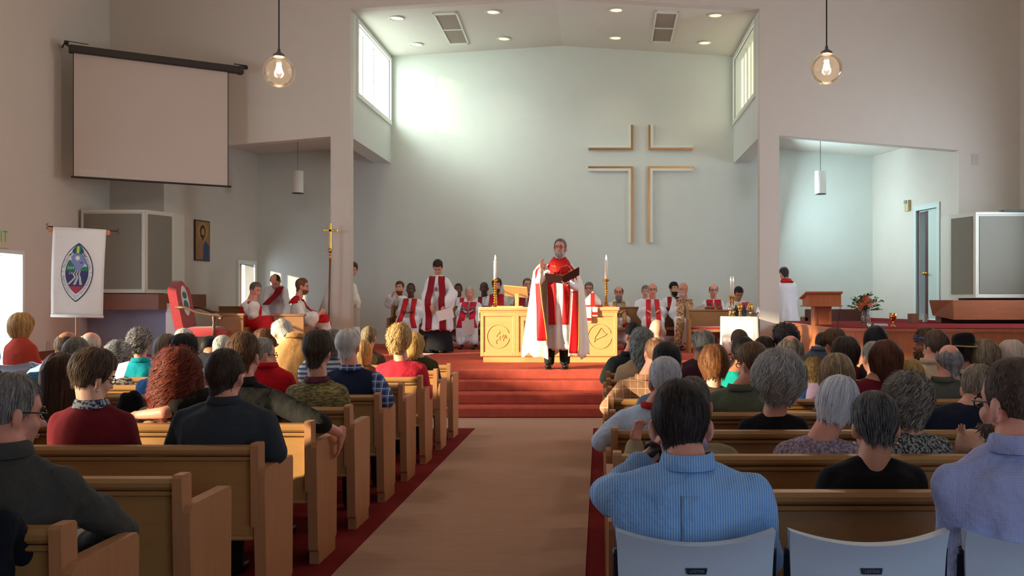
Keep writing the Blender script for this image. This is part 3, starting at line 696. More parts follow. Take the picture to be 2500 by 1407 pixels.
m = MB(); m.box((mq.x-.028, AY+.064, AZ+.03), (mq.x+.028, AY+.072, AZ+hh-.015)); m.build('red_orphrey', red_silk, mt)
m = MB(); m.box((mq.x-.034, AY+.066, AZ+.03), (mq.x+.034, AY+.074, AZ+hh-.02)); m.build('gold_edge', gold, mt)
for u, L in ((-.06, .22), (.035, .13)):
    m = MB(); m.tube([(mq.x+u*.6, AY+.07, AZ+.02), (mq.x+u*.7, AY-.02, AZ+.016)], .004, 6); m.box((mq.x+u-.04, AY-.03, AZ-L), (mq.x+u+.04, AY-.022, AZ+.012)); lp = m.build('lappet', white_silk, mt)
    m = MB(); m.box((mq.x+u-.041, AY-.033, AZ-L+.02), (mq.x+u+.041, AY-.021, AZ-L+.065)); m.build('lappet_end', red_silk, lp)

# ------------------------------------------------------------------ credence table and its vessels
CY = 17.5; c0, c1 = P(1768, 0, CY).x, P(1850, 0, CY).x; cz = P(0, 774, CY).z; cxm = (c0+c1)/2
ct = thing('credence_table', 'small table under a white floor length cloth before the right pier', 'table', (cxm, CY+.25, PZ))
m = MB(); m.cbox((c0+.02, CY+.02, cz-.03), (c1-.02, CY+.5, cz-.004), .004); m.build('tabletop', oak, ct)
for a in (c0+.05, c1-.09):
    for b in (CY+.05, CY+.43): m = MB(); m.box((a, b, PZ), (a+.04, b+.04, cz-.03)); m.build('leg', oak, ct)
tcl = MB(); rs = []
per = []
NN = 72
for i in range(NN):
    a = i/NN*4; s_, f_ = int(a), a-int(a)
    x, y = [(c0+(c1-c0)*f_, CY), (c1, CY+.52*f_), (c1-(c1-c0)*f_, CY+.52), (c0, CY+.52*(1-f_))][s_]
    per.append((x, y))
ccx, ccy = cxm, CY+.26
for z, k in ((cz, .97), (cz+.004, 1.0), (cz-.02, 1.02), (cz-.2, 1.03), (cz-.45, 1.05), (PZ+.02, 1.09)):
    dep = max(0, min(1, (cz-z)/.5)); ring = []
    for i, (x, y) in enumerate(per):
        w = 1+.05*dep*math.sin(i*1.35)+.035*dep*math.sin(i*.62+1)
        ring.append(Vector((ccx+(x-ccx)*k*w, ccy+(y-ccy)*k*w, z)))
    rs.append(ring)
tcl.rings([[Vector((ccx, ccy, cz+.004))+(p-Vector((ccx, ccy, cz)))*.5 for p in rs[0]]]+rs, caps=True)
tag(tcl.build('tablecloth', linen, smooth=True), 'white tablecloth falling in folds over the credence table', 'tablecloth')
cz += .005
def chalice(c, h, r, m_, label, grp=None):
    t = thing('chalice', label, 'chalice', c, grp)
    b = MB(); b.lathe([(0, .36*h), (.2*r, .38*h), (.55*r, .48*h), (.85*r, .62*h), (r, h), (.93*r, h), (.78*r, .64*h), (.3*r, .45*h), (0, .43*h)], c, 20); b.build('cup', m_, t, True)
    b = MB(); b.lathe([(0, 0), (.78*r, 0), (.78*r, .02*h), (.4*r, .08*h), (.16*r, .14*h), (.15*r, .22*h), (.34*r, .27*h), (.15*r, .32*h), (.18*r, .40*h), (0, .40*h)], c, 18); b.build('stem', m_, t, True)
    return t
def spot(px, dy): return (P(px, 0, CY+dy).x, CY+dy, cz)
silver = metal('silver', (216, 214, 206), .2)
chalice(spot(1781, .14), .18, .034, silver, 'silver chalice at the left front of the credence table', 'vessels on the credence table')
chalice(spot(1806, .12), .225, .048, gold, 'tall gold chalice in the middle of the credence table', 'vessels on the credence table')
chalice(spot(1832, .2), .225, .046, gold, 'gold chalice behind the bowl on the credence table', 'vessels on the credence table')
for px, dy, nm in ((1784, .3, 'left'), (1790, .22, 'right')):
    c = spot(px, dy); zt = P(0, 722, CY+dy).z
    t = thing('candlestick', 'slender brass candlestick, the %s one on the credence table' % nm, 'candlestick', c, 'slender candlesticks on the credence table'); h = zt-cz
    b = MB(); b.lathe([(0, 0), (.045, 0), (.04, .015), (.016, .04), (.01, .1), (.018, .13), (.01, .16), (.01, h*.6), (.018, h*.66), (.012, h*.8), (.02, h-.03), (.034, h-.012), (.016, h), (0, h)], c, 14); b.build('stem', brass, t, True)
    candle((c[0], c[1], zt), P(0, 688, CY+dy).z-zt, .013, 'thin lit taper, the %s one of the credence table pair' % nm, 'tapers on the credence table')
c = spot(1838, .1)
m = MB(); m.lathe([(0, 0), (.05, 0), (.075, .03), (.105, .075), (.1, .078), (.07, .035), (0, .012)], c, 22); tag(m.build('bowl', metal('grey pewter', (130, 124, 116), .4), smooth=True), 'shallow grey metal bowl at the right of the credence table', 'bowl')
m = MB(); c = spot(1817, .3); m.lathe([(0, 0), (.04, 0), (.045, .08), (.03, .14), (.014, .17), (.016, .2), (0, .2)], c, 16); tag(m.build('cruet', mat('dark blue glass', rgb(30, 44, 84), .1), smooth=True), 'dark blue glass cruet behind the gold chalices', 'cruet')
m = MB(); c = spot(1797, .34); m.lathe([(0, 0), (.04, 0), (.045, .08), (.03, .14), (.014, .17), (.016, .2), (0, .2)], c, 16); tag(m.build('cruet', mat('black glass', rgb(24, 24, 30), .1), smooth=True), 'black glass cruet behind the silver chalice', 'cruet')
m = MB(); c = Vector(spot(1848, .2)); m.rings([[c+Vector((-.02, -.1, 0)), c+Vector((.05, -.1, 0)), c+Vector((.05, .1, 0)), c+Vector((-.02, .1, 0))], [c+Vector((.01, -.09, .17)), c+Vector((.016, -.09, .17)), c+Vector((.016, .09, .17)), c+Vector((.01, .09, .17))]]); tag(m.build('napkin', linen), 'white linen napkin stood up at the table\'s right end', 'napkin')

# ------------------------------------------------------------------ processional cross in its stand, before the left pier
Y = FP-.25; b = P(806, 800, Y); x = b.x
pc = thing('processional_cross', 'brass processional cross on a brown wooden staff before the left pier', 'cross', (x, Y, PZ))
zt, za, zk, zs = P(0, 545, Y).z, P(0, 563, Y).z, P(0, 612, Y).z, P(0, 638, Y).z
m = MB(); m.tube([(x-.04, Y, PZ+.02), (x, Y, zs)], .017, 10); m.build('staff', walnut, pc, True)
m = MB(); m.lathe([(0, 0), (.15, 0), (.15, .03), (.05, .06), (.03, .3), (0, .3)], (x-.04, Y, PZ), 18); m.build('stand_base', iron, pc, True)
m = MB(); m.lathe([(0, 0), (.02, 0), (.018, .1), (.022, .14), (0, .14)], (x, Y, zs-.02), 12); m.lathe([(0, -.05), (.02, -.045), (.045, 0), (.02, .045), (0, .05)], (x, Y, zk), 8); m.build('knop', brass, pc, True)
m = MB(); w = .022; m.cbox((x-w, Y-.012, zk+.03), (x+w, Y+.012, zt), .004); m.cbox((x-.125, Y-.012, za-.022), (x+.135, Y+.012, za+.022), .004); m.build('cross_head', brass, pc)

# ------------------------------------------------------------------ lectern, choir platform, flowers, chalice
LY = 15.6; l0, l1 = P(1966, 0, LY).x, P(2056, 0, LY).x; lc = P(2011, 0, LY).x
lt = thing('lectern', 'reddish wooden lectern with sloped box top at the right of the chancel', 'lectern', (lc, LY+.2, PZ))
z0, z1, z2 = P(0, 746, LY).z, P(0, 719, LY).z, P(0, 713, LY).z
m = MB(); m.prism([(LY-.02, z0), (LY+.42, z0), (LY+.42, z1-.06), (LY-.02, z1+.02)], 0, l0+.04, l1-.02); m.build('desk_box', cherry, lt)
m = MB(); m.prism([(LY-.05, z1+.02), (LY+.47, z1-.075), (LY+.47, z1-.05), (LY-.05, z1+.045)], 0, l0, l1); m.build('desk_top', cherry, lt)
m = MB(); m.cbox((l0+.01, LY-.04, z0-.02), (l1+.0, LY+.44, z0), .004); m.build('desk_moulding', cherry, lt)
m = MB(); m.cbox((lc-.13, LY+.06, PZ+.06), (lc+.13, LY+.34, z0-.02), .004); m.build('column', cherry, lt)
for a in (-.13, .1): m = MB(); m.cbox((lc+a-.005, LY+.045, PZ+.06), (lc+a+.035, LY+.062, z0-.02), .004); m.build('pilaster', cherry, lt)
m = MB(); m.cbox((lc-.25, LY-.05, PZ), (lc+.25, LY+.45, PZ+.06), .006); m.build('base', cherry, lt)
m = MB(); m.tube([P(2052, 746, LY), P(2049, 770, LY-.02), P(2043, 805, LY)], .005, 6); m.build('cable', black_p, lt)
CZ = 1.13
poly = []
for a in np.linspace(math.pi, 1.5*math.pi, 9): poly.append((4.05+.75*math.cos(a), 14.35+.75*math.sin(a)))
poly += [(5.0, 13.35), (6.4, 13.2), (XR-.01, 13.15), (XR-.01, FP-.01), (3.32, FP-.01)]
cp = thing('choir_platform', 'raised choir platform with curved wood front and dark red carpet top', 'platform', (5.0, 14, 0))
m = MB(); m.prism(poly, 2, 0, CZ-.05); m.build('wood_front', cherry, cp)
m = MB(); m.prism([(x+(-.02 if x < 5 else 0), y-.02) for x, y in poly], 2, CZ-.05, CZ-.012); m.build('rim', cherry, cp)
m = MB(); m.prism([(min(x+.06, XR-.01), y+.07 if y < 16 else y) for x, y in poly], 2, CZ-.012, CZ); m.build('carpet_top', dark_red, cp)
FPc = [(3.32, FP), (6.9, FP), (6.2, BK), (3.32, BK)]
m = MB(); m.prism([(5.5, FP), (6.58, FP), (6.0, BK), (5.5, BK)], 2, PZ, CZ-.002); struct(m.build('floor_transept_right', dark_red))
def at_top(px, py): return P(px, py, (CAMZ-CZ)*F/(py-VY))
# vase of flowers
c = at_top(2113, 792.5); fv = thing('flower_vase', 'glass vase with orange and pink flowers on the choir platform edge', 'vase', c)
glass = mat('clear glass', rgb(225, 235, 230), .05, trans=.9); s = c.y/F
m = MB(); m.lathe([(0, 0), (.05, 0), (.055, .01), (.07, .1), (.055, .17), (.05, .2), (.062, .24), (.058, .24), (.045, .2), (.05, .17), (.062, .1), (.045, .02), (0, .015)], c, 20); m.build('vase', glass, fv, True)
g = np.random.default_rng(5); stems = MB(); leaves = []
tips = []
for i in range(40):
    a = g.uniform(0, 6.28); r = g.uniform(.03, .25); h = g.uniform(.27, .50)-r*.3
    tip = c+Vector((r*math.cos(a)*1.0, r*math.sin(a)*.7, h+.02)); tips.append(tip)
    stems.tube([c+Vector((0, 0, .03)), c+Vector((.02*math.cos(a), .02*math.sin(a), .22)), tip], .0035, 5)
stems.build('stems', mat('stem green', rgb(62, 84, 46), .6), fv)
def leaf(mb, p, d, L, w):
    d = d.normalized(); sd = d.cross(Vector((0, 0, 1))); sd = sd.normalized() if sd.length > .01 else Vector((1, 0, 0)); n = sd.cross(d)
    mb.add([p, p+d*L*.35+sd*w, p+d*L-n*.01, p+d*L*.35-sd*w, p+d*L*.5+n*w*.4], [(0, 1, 4), (1, 2, 4), (2, 3, 4), (3, 0, 4)])
lg = [mat('dark leaf green', rgb(64, 104, 54), .5, noise=(30, .3)), mat('olive leaf', rgb(124, 126, 62), .55, noise=(30, .3))]
for i in range(230):
    tip = tips[i % len(tips)]; base = c+Vector((0, 0, .24)); p = base.lerp(tip, g.uniform(.45, 1.0)); d = Vector((g.normal(), g.normal(), g.normal(0, .6)))+(tip-base).normalized()
    mb = MB(); leaf(mb, p, d, g.uniform(.06, .10), g.uniform(.022, .036)); mb.build('leaf', lg[0 if p.x > c.x-.03 else (i % 2)], fv)
fc = [(rgb(222, 116, 72), .05, (-.075, -.1, .33)), (rgb(226, 122, 78), .045, (-.03, -.12, .37)), (rgb(226, 158, 140), .045, (.04, -.13, .32)), (rgb(222, 116, 80), .04, (-.1, -.08, .27)), (rgb(228, 170, 150), .035, (.075, -.11, .34)), (rgb(214, 110, 66), .035, (-.01, -.1, .42))]
for i, (cl, r, off) in enumerate(fc):
    mb = MB(); p = c+Vector(off); mt_ = mat('petal %d' % i, cl, .6, noise=(40, .2))
    for ring_, n_, tilt in ((1.0, 11, .25), (.7, 9, .7), (.4, 6, 1.1)):
        for k in range(n_):
            a = 6.28*k/n_+ring_; d = Vector((math.cos(a)*math.cos(tilt), -math.sin(tilt), math.sin(a)*math.cos(tilt))); leaf(mb, p, d, r*ring_*1.7, r*.62)
    mb.ell(p+Vector((0, -r*.3, 0)), (r*.3, r*.3, r*.3), seg=8, rows=6); mb.build('bloom', mt_, fv)
chalice(at_top(2180, 797), .19, .055, metal('copper gold', (214, 140, 70), .25), 'copper gold chalice standing alone on the choir platform edge')
c = at_top(2122, 799); m = MB(); m.lathe([(0, 0), (.028, 0), (.03, .07), (.018, .1), (.012, .125), (.014, .14), (0, .14)], c, 14); tag(m.build('water_bottle', glass, smooth=True), 'small clear water bottle in front of the flower vase', 'bottle')
c = at_top(2151, 797); m = MB(); m.cbox((c.x-.085, c.y-.06, c.z), (c.x+.085, c.y+.09, c.z+.035), .004); bk = m.build('book', mat('pale blue book cover', rgb(196, 216, 222), .5)); tag(bk, 'pale book lying between the vase and the copper chalice', 'book')
m = MB(); q = P(2231, 792, 16.6); m.cbox((q.x-.06, 16.55, CZ), (q.x+.06, 16.75, CZ+.16), .004); tag(m.build('wooden_block', walnut), 'small dark wooden block on the choir platform by the door', 'block')
# bench backs on the right behind lectern and choir platform
bn = thing('bench', 'long dark brown bench behind the reddish lectern', 'bench', (P(2030, 0, 20.4).x, 20.4, PZ))
b0, b1 = P(1966, 0, 20.2).x, P(2112, 0, 20.2).x
m = MB(); m.cbox((b0, 20.2, PZ+.1), (b1, 20.26, P(0, 755, 20.2).z), .01); m.build('backrest', mat('dark brown wood', rgb(96, 60, 50), .5, noise=(3, .25), stretch=(1.5, 12, 12)), bn)
m = MB(); m.cbox((b0, 20.26, PZ+.36), (b1, 20.7, PZ+.42), .01); m.build('seat', walnut, bn)
for a in (b0, b1-.06): m = MB(); m.cbox((a, 20.2, PZ), (a+.06, 20.72, PZ+.62), .01); m.build('end_panel', walnut, bn)
# ------------------------------------------------------------------ loudspeaker cabinets on wooden boxes in the nave corners
grille = mat('speaker grille cloth', rgb(130, 129, 117), .95, noise=(200, .06), bump=(300, .002)); spk = mat('speaker cabinet paint', rgb(206, 206, 192), .6, noise=(5, .03))
def speaker(x0, x1, z0, z1, y0, ins, label):
    """x0 inner front edge .. x1 wall side; the inner flank is splayed back to the wall"""
    s = 1 if x1 > x0 else -1; t = thing('loudspeaker_cabinet', label, 'speaker', ((x0+x1)/2, y0+.5, z0), 'large corner loudspeaker cabinets')
    p = [(x0, y0), (x1, y0), (x1, FP), (x0-s*.22, FP), (x0-s*.22, y0+.65)]
    m = MB(); m.prism(p, 2, z0, z1); m.build('cabinet', spk, t)
    m = MB(); a, b = sorted((x0+s*.07, x1-s*.05)); m.cbox((a, y0-.012, z0+.07), (b, y0, z1-.07), .006); m.build('front_grille', grille, t)
    A = Vector((x0, y0)); B = Vector((x0-s*.22, y0+.65)); d = (B-A).normalized(); n = Vector((d.y, -d.x))*(-1 if s < 0 else 1)
    if n.x*s > 0: n = -n
    q = [A+d*.06, A+d*.62, A+d*.62+n*.012, A+d*.06+n*.012]; m = MB(); m.prism([(w.x, w.y) for w in q], 2, z0+.07, z1-.07); m.build('side_grille', grille, t)
    m = MB(); a, b = sorted((x0, x1)); 
    for zz in (z0, z1-.05): m.cbox((a, y0-.022, zz), (b, y0, zz+.05), .005)
    for xx in ((x0, x0+s*.05), (x1-s*.04, x1)): m.cbox((min(xx), y0-.022, z0+.05), (max(xx), y0, z1-.05), .005)
    m.build('front_frame', spk, t); return t
speaker(-7.87, -8.98, 1.635, 3.08, 17.3, 0, 'pale loudspeaker cabinet in the left corner behind the banner')
speaker(6.49, 7.70, 1.55, 3.04, 17.3, 0, 'pale loudspeaker cabinet in the right corner by the door')
t = thing('wooden_shelf_box', 'brown wooden box shelf under the left loudspeaker', 'shelf', (-8.2, 17.4, 1.36), 'box shelves under the loudspeakers')
m = MB(); m.prism([(-9.03, 17.2), (-7.6, 17.2), (-7.25, FP), (-9.03, FP)], 2, 1.35, 1.62); m.build('box', walnut, t)
m = MB(); m.box((-9.03, 17.6, PZ), (-7.6, FP-.02, 1.35)); m.build('blue_grey_base', mat('blue grey plaster', rgb(150, 156, 176), .85), t)
rb = mat('warm brown wood', rgb(150, 84, 46), .45, noise=(3, .28), bump=(25, .002), stretch=(1.5, 12, 12))
t = thing('wooden_shelf_box', 'brown wooden box shelf with canted end under the right loudspeaker', 'shelf', (6.4, 16.2, 1.2), 'box shelves under the loudspeakers')
Y = 16.3; q = lambda px, py: (P(px, py, Y).x, P(px, py, Y).z)
_, zt = q(2266, 733); x0 = P(2268, 0, 17.0).x; x1, _ = q(2326, 733); _, zb = q(0, 781); _, zl = q(0, 772); xe = XR-.02
m = MB(); m.rings([[Vector((x0, 17.0, zt)), Vector((x1, Y, zt)), Vector((xe, Y, zt)), Vector((xe, FP, zt)), Vector((x0+.75, FP, zt))], [Vector((x0+.06, 17.0, zl)), Vector((x1+.02, Y, zb)), Vector((xe, Y, zb)), Vector((xe, FP, zb)), Vector((x0+.8, FP, zl))]][::-1]); m.build('box', rb, t)
m = MB(); m.cbox((x0+.05, 17.4, CZ), (x0+.11, 17.5, zl+.02), .004); m.cbox((xe-.5, 17.4, CZ), (xe-.44, 17.5, zb+.02), .004); m.build('bracket', mat('pale steel', rgb(190, 190, 186), .4), t)
m = MB(); q0 = P(2298, 0, 16.9).x; m.cbox((q0, 16.9, CZ), (XR-.1, 17.2, CZ+.12), .005); tag(m.build('low_bench', walnut), 'low dark wooden bench under the right box shelf', 'bench')
m = MB(); q0 = P(2450, 516, 17.25); m.prism([(q0.x, 17.25), (XR-.05, 17.2), (XR-.05, 17.9), (q0.x+.05, 17.6)], 2, 3.043, 3.075); tag(m.build('flat_panel', black_p), 'flat dark panel lying on top of the right loudspeaker', 'panel')

# ------------------------------------------------------------------ projection screen slung across the left corner
A, B = P(178, 0, 16.5), P(557, 0, 17.9); A.z = B.z = 0; d = (B-A).normalized(); n = Vector((-d.y, d.x, 0))
zt = CAMZ+(VY-130)*16.5/F; zb = CAMZ-(430-VY)*16.5/F
ps = thing('projection_screen', 'pull-down projection screen with black case hung across the left front corner', 'screen', (A+B)/2+Vector((0, 0, zt)))
M3 = Matrix(((d.x, n.x, 0), (d.y, n.y, 0), (0, 0, 1))).to_4x4(); M3.translation = A; L = (B-A).length
m = MB(); m.cbox((-.0, -.012, zb), (L, -.004, zt), .001, M3); m.build('sheet', mat('matte screen', rgb(198, 188, 176), .85, noise=(2, .02)), ps)
m = MB(); m.box((-.0, -.014, zb+.0), (.012, -.012, zt), M3); m.box((L-.012, -.014, zb), (L, -.012, zt), M3); m.build('sheet_border', mat('black cloth', rgb(40, 38, 36), .9), ps)
m = MB(); m.cbox((-.06, -.09, zt), (L+.2, .05, zt+.125), .012, M3); m.cbox((L+.17, -.1, zt-.01), (L+.25, .06, zt+.135), .008, M3); m.build('case', mat('black case', rgb(42, 38, 32), .5, noise=(4, .1)), ps)
m = MB(); m.cbox((-.03, -.03, zb-.03), (L+.05, .012, zb), .006, M3); m.build('bottom_bar', iron, ps)
m = MB(); m.tube([M3 @ Vector((-.05, 0, zt+.1)), M3 @ Vector((-.11, .1, zt+.17)), M3 @ Vector((-.11, .60, zt+.17))], .014, 8); m.cbox((-.13, -.02, zt+.14), (-.06, .03, zt+.19), .004, M3); m.tube([M3 @ Vector((-.1, 0, zt+.19)), M3 @ Vector((.24, .05, zt+.19))], .007, 6); m.build('wall_bracket', iron, ps)
m = MB(); m.tube([M3 @ Vector((L+.1, 0, zt+.17)), M3 @ Vector((L+.34, .02, zt+.17))], .009, 6); m.cbox((L+.22, -.02, zt+.1), (L+.34, .03, zt+.155), .004, M3); m.tube([M3 @ Vector((L+.2, 0, zt+.13)), M3 @ Vector((L+.2, .60, zt+.17))], .012, 6); m.build('wall_bracket', iron, ps)
m = MB()
for i, (u0, u1) in enumerate(((.11, .5), (.11, .51), (.11, 1.1))):
    z = zb+.11-.04*i; k = u0
    while k < u1:
        w_ = .02+.03*random.random(); m.box((k, -.0135, z-.008), (min(k+w_, u1), -.012, z+.008), M3); k += w_+.012
m.build('faint_lines', mat('pale print', rgb(212, 203, 192), .8), ps)

# ------------------------------------------------------------------ banner
BY = 14.7; K = BY/F
bx, bz = lambda px: (px-VX)*K, lambda py: CAMZ-(py-VY)*K
bt = thing('banner', 'white church banner with an oval seal hanging from a staff, left of the aisle', 'banner', (bx(183), BY, 0))
cloth_m = mat('banner cloth', rgb(226, 216, 202), .85, noise=(30, .03), bump=(8, .01))
tl, tr, bl, br = (bx(130), bz(553)), (bx(260), bz(561)), (bx(124), bz(771)), (bx(252), bz(774))
def bq(u, v, off=0.0):
    a = Vector((tl[0], 0, tl[1])).lerp(Vector((tr[0], 0, tr[1])), u); b = Vector((bl[0], 0, bl[1])).lerp(Vector((br[0], 0, br[1])), u)
    p = a.lerp(b, v); p.y = BY+.012*math.sin(u*5+1)*v-.02*math.sin(v*3.1)-off; return p
m = MB(); nu, nv = 16, 20
g1 = [[bq(i/nu, j/nv) for i in range(nu+1)] for j in range(nv+1)]; m.rings(g1, closed=False); o = m.build('cloth', cloth_m, bt, True); md = o.modifiers.new('t', 'SOLIDIFY'); md.thickness = .004; md.offset = -1
m = MB(); m.tube([bq(0, 1), bq(1, 1)], .022, 10); m.build('bottom_roll', cloth_m, bt, True)
m = MB(); a, b = Vector((bx(116), BY+.02, bz(553))), Vector((bx(284), BY+.02, bz(564))); m.tube([a, b], .012, 8)
for p, dr in ((a, -1), (b, 1)):
    m.ell(p+Vector((.02*-dr, 0, .0)), (.03, .012, .012), seg=8, rows=6)
    for q in (-1, 1): m.tube([p, p+Vector((dr*.03, 0, q*.03)), p+Vector((dr*.0, 0, q*.045))], .006, 6)
m.build('rod', mat('bronze', rgb(88, 70, 48), .4, .8), bt, True)
m = MB(); m.cbox((bx(117), BY+.005, bz(569)), (bx(132), BY+.04, bz(557)), .004); m.cbox((bx(256), BY+.005, bz(574)), (bx(268), BY+.04, bz(562)), .004); m.build('wooden_block', cherry, bt)
m = MB(); m.tube([(bx(184), BY+.05, .03), (bx(182), BY+.05, bz(556))], .02, 8); m.build('staff', mat('light staff wood', rgb(176, 128, 82), .45, noise=(4, .2)), bt, True)
m = MB(); m.lathe([(0, 0), (.22, 0), (.22, .02), (.06, .05), (.03, .14), (0, .14)], (bx(184), BY+.05, 0), 20); m.build('stand_base', iron, bt, True)
# the seal: pointed oval
scx, scy, ha, hb = 190.5, 666.0, 39.5, 72.5
def ves(k, n=40):
    """pointed oval (vesica) of half width ha*k, half height hb*k in photograph units about its centre"""
    w_, h_ = ha*k, hb*k; Rr = (w_*w_+h_*h_)/(2*w_); cxx = Rr-w_; am = math.asin(h_/Rr); pts = []
    for t_ in np.linspace(-am, am, n): pts.append((-cxx+Rr*math.cos(t_), Rr*math.sin(t_)))
    for t_ in np.linspace(am, -am, n): pts.append((cxx-Rr*math.cos(t_), Rr*math.sin(t_)))
    return pts[:-1]
def sp(x, y, off):
    """seal units (x right, y up, from the seal's centre) -> point on the cloth"""
    px, py = scx+x+y*.03, scy-y; u = (px-127)/(256-127); v = (py-557)/(773-557); return bq(u, v, off)
SEAL = {}
def flat(name, pts, col, off, parent=bt, grid=None):
    m = MB(); m.add([sp(x, y, off) for x, y in pts], [tuple(range(len(pts)))]); return m.build(name, mat('print '+name, rgb(*col), .75), parent)
import mathutils
def clipped(poly, k):
    """clip a polygon to the inner vesica"""
    cl = ves(k, 20); out = [Vector(p) for p in poly]
    n = len(cl); area = sum(cl[i][0]*cl[(i+1) % n][1]-cl[(i+1) % n][0]*cl[i][1] for i in range(n)); sg = 1 if area > 0 else -1
    for i in range(n):
        a, b = Vector(cl[i]), Vector(cl[(i+1) % n]); e = b-a; src = out; out = []
        if e.length < 1e-6: out = src; continue
        ins = lambda p: sg*(e.x*(p.y-a.y)-e.y*(p.x-a.x)) >= -1e-6
        for j in range(len(src)):
            p, q = src[j], src[(j+1) % len(src)]
            ip, iq = ins(p), ins(q)
            if ip: out.append(p)
            if ip != iq:
                dp = e.x*(p.y-a.y)-e.y*(p.x-a.x); dq = e.x*(q.y-a.y)-e.y*(q.x-a.x); out.append(p+(q-p)*(dp/(dp-dq)))
        if not out: return []
    return [(p.x, p.y) for p in out]
flat('seal_border', ves(1.0), (44, 48, 74), .010); flat('seal_ring', ves(.955), (222, 214, 204), .012)
IK = .70
flat('seal_ring_line', ves(IK+.02), (60, 62, 84), .0135)
flat('sky', clipped([(-60, 4), (60, 4), (60, 90), (-60, 90)], IK), (122, 128, 168), .015)
flat('sun_disc', [(0+5.5*math.cos(a), 35+5.5*math.sin(a)) for a in np.linspace(0, 6.28, 20, endpoint=False)], (222, 214, 196), .0165)
flat('hills_left', clipped([(-60, 4), (-4, 4), (-9, 18), (-17, 27), (-30, 30), (-60, 30)], IK), (28, 112, 66), .0165)
flat('hills_right', clipped([(60, 4), (6, 4), (14, 12), (22, 17), (60, 14)], IK), (28, 112, 66), .0165)
flat('peak_left', [(-23, 28), (-18.5, 41), (-13, 29), (-18, 31)], (220, 216, 214), .018); flat('peak_right', [(14, 14), (19.5, 22), (25, 14), (19, 16)], (220, 216, 214), .018)
flat('water', clipped([(-60, 4), (60, 4), (60, -34), (-60, -34)], IK), (48, 42, 88), .0165)
flat('base_red', clipped([(-60, -34), (60, -34), (60, -90), (-60, -90)], IK), (170, 40, 58), .0165)
rv = MB()
for k_ in range(3):
    L_ = [(-1+k_*5, 5), (-8+k_*7, -4), (3+k_*6-6, -12), (-10+k_*10, -20), (-20+k_*16, -30)]; ps_ = []
    for j in range(len(L_)-1):
        for t_ in np.linspace(0, 1, 5)[:-1]: ps_.append((L_[j][0]+(L_[j+1][0]-L_[j][0])*t_, L_[j][1]+(L_[j+1][1]-L_[j][1])*t_))
    ps_.append(L_[-1]); w0 = 1.6
    top = [sp(x-(w0+i*.12), y, .018) for i, (x, y) in enumerate(ps_)]; bot = [sp(x+(w0+i*.12), y, .018) for i, (x, y) in enumerate(ps_)]; rv.rings([top, bot], closed=False)
rv.build('river', mat('print river', rgb(176, 170, 160), .75), bt)
flat('mitre_emblem', [(-13, 47), (-14, 53), (-9, 61), (0, 70), (9, 61), (14, 53), (13, 47), (0, 45)], (28, 70, 92), .0185)
flat('mitre_green', [(-6, 46), (-7, 60), (0, 68), (7, 60), (6, 46)], (36, 110, 66), .019); flat('mitre_gold', [(-3, 47), (-3, 64), (3, 64), (3, 47)], (206, 190, 80), .0195)
flat('scroll_left', [(-23, 42), (-17, 46), (-14, 45), (-20, 40)], (110, 104, 84), .0185); flat('scroll_right', [(21, 40), (15, 46), (13, 45), (18, 38)], (110, 104, 84), .0185)
flat('bird', [(5, 24), (10, 25), (12, 28), (12, 25), (15, 27), (13, 23), (9, 22)], (60, 62, 84), .019)
lt_m = mat('print lettering', rgb(72, 74, 90), .75); lw_m = mat('print white lettering', rgb(206, 202, 196), .75)
LT = lt_m
def put(ch, x, y, ang, size, mb, off=.019):
    for i, c in enumerate(ch):
        vs_, fs_ = text_mesh(c, size); ca, sa = math.cos(ang), math.sin(ang); o = (i-(len(ch)-1)/2)*size*(.85 if 'M' in ch else .62); g_ = MB()
        g_.add([sp(x+(v.x+o)*ca-v.y*sa, y+(v.x+o)*sa+v.y*ca, off) for v in vs_], fs_); g_.build('letter', mb, bt)
def arc(text, side, y0, y1, size):
    """letters along the ring; side -1 left, +1 right; from height y0 to y1 (photograph units from the centre)"""
    k = .835; w_, h_ = ha*k, hb*k; Rr = (w_*w_+h_*h_)/(2*w_); cxx = Rr-w_; n = len(text)
    wts = [(.55 if c in ' iIlft' else 1.35 if c in 'mMwDCN' else 1.0) for c in text]; tot = sum(wts); acc = 0
    for c, wt in zip(text, wts):
        t_ = (acc+wt/2)/tot; acc += wt; y = y0+(y1-y0)*t_; a = math.asin(max(-1, min(1, y/Rr))); x = side*(-cxx+Rr*math.cos(a))
        up = y1 > y0; tang = math.atan2(math.cos(a)*(1 if up else -1), side*-math.sin(a)*(1 if up else -1))
        if c != ' ': put(c, x, y, tang, size, LT)
arc('The Diocese', -1, 10, 49, 8.0); arc('of Cascadia', 1, 50, 8, 8.0)
arc('Anglican Church', -1, -9, -60, 7.6); arc('in North America', 1, -60, -8, 7.4)
put('*', 0, -65, 0, 10, LT); put('Y', -34.5, 1, math.pi/2, 8, LT); put('Y', 34.5, 1, -math.pi/2, 8, LT)
LW = lw_m; put('MM', -15, 10, 0, 10, LW); put('IX', -15, -2, 0, 10, LW)

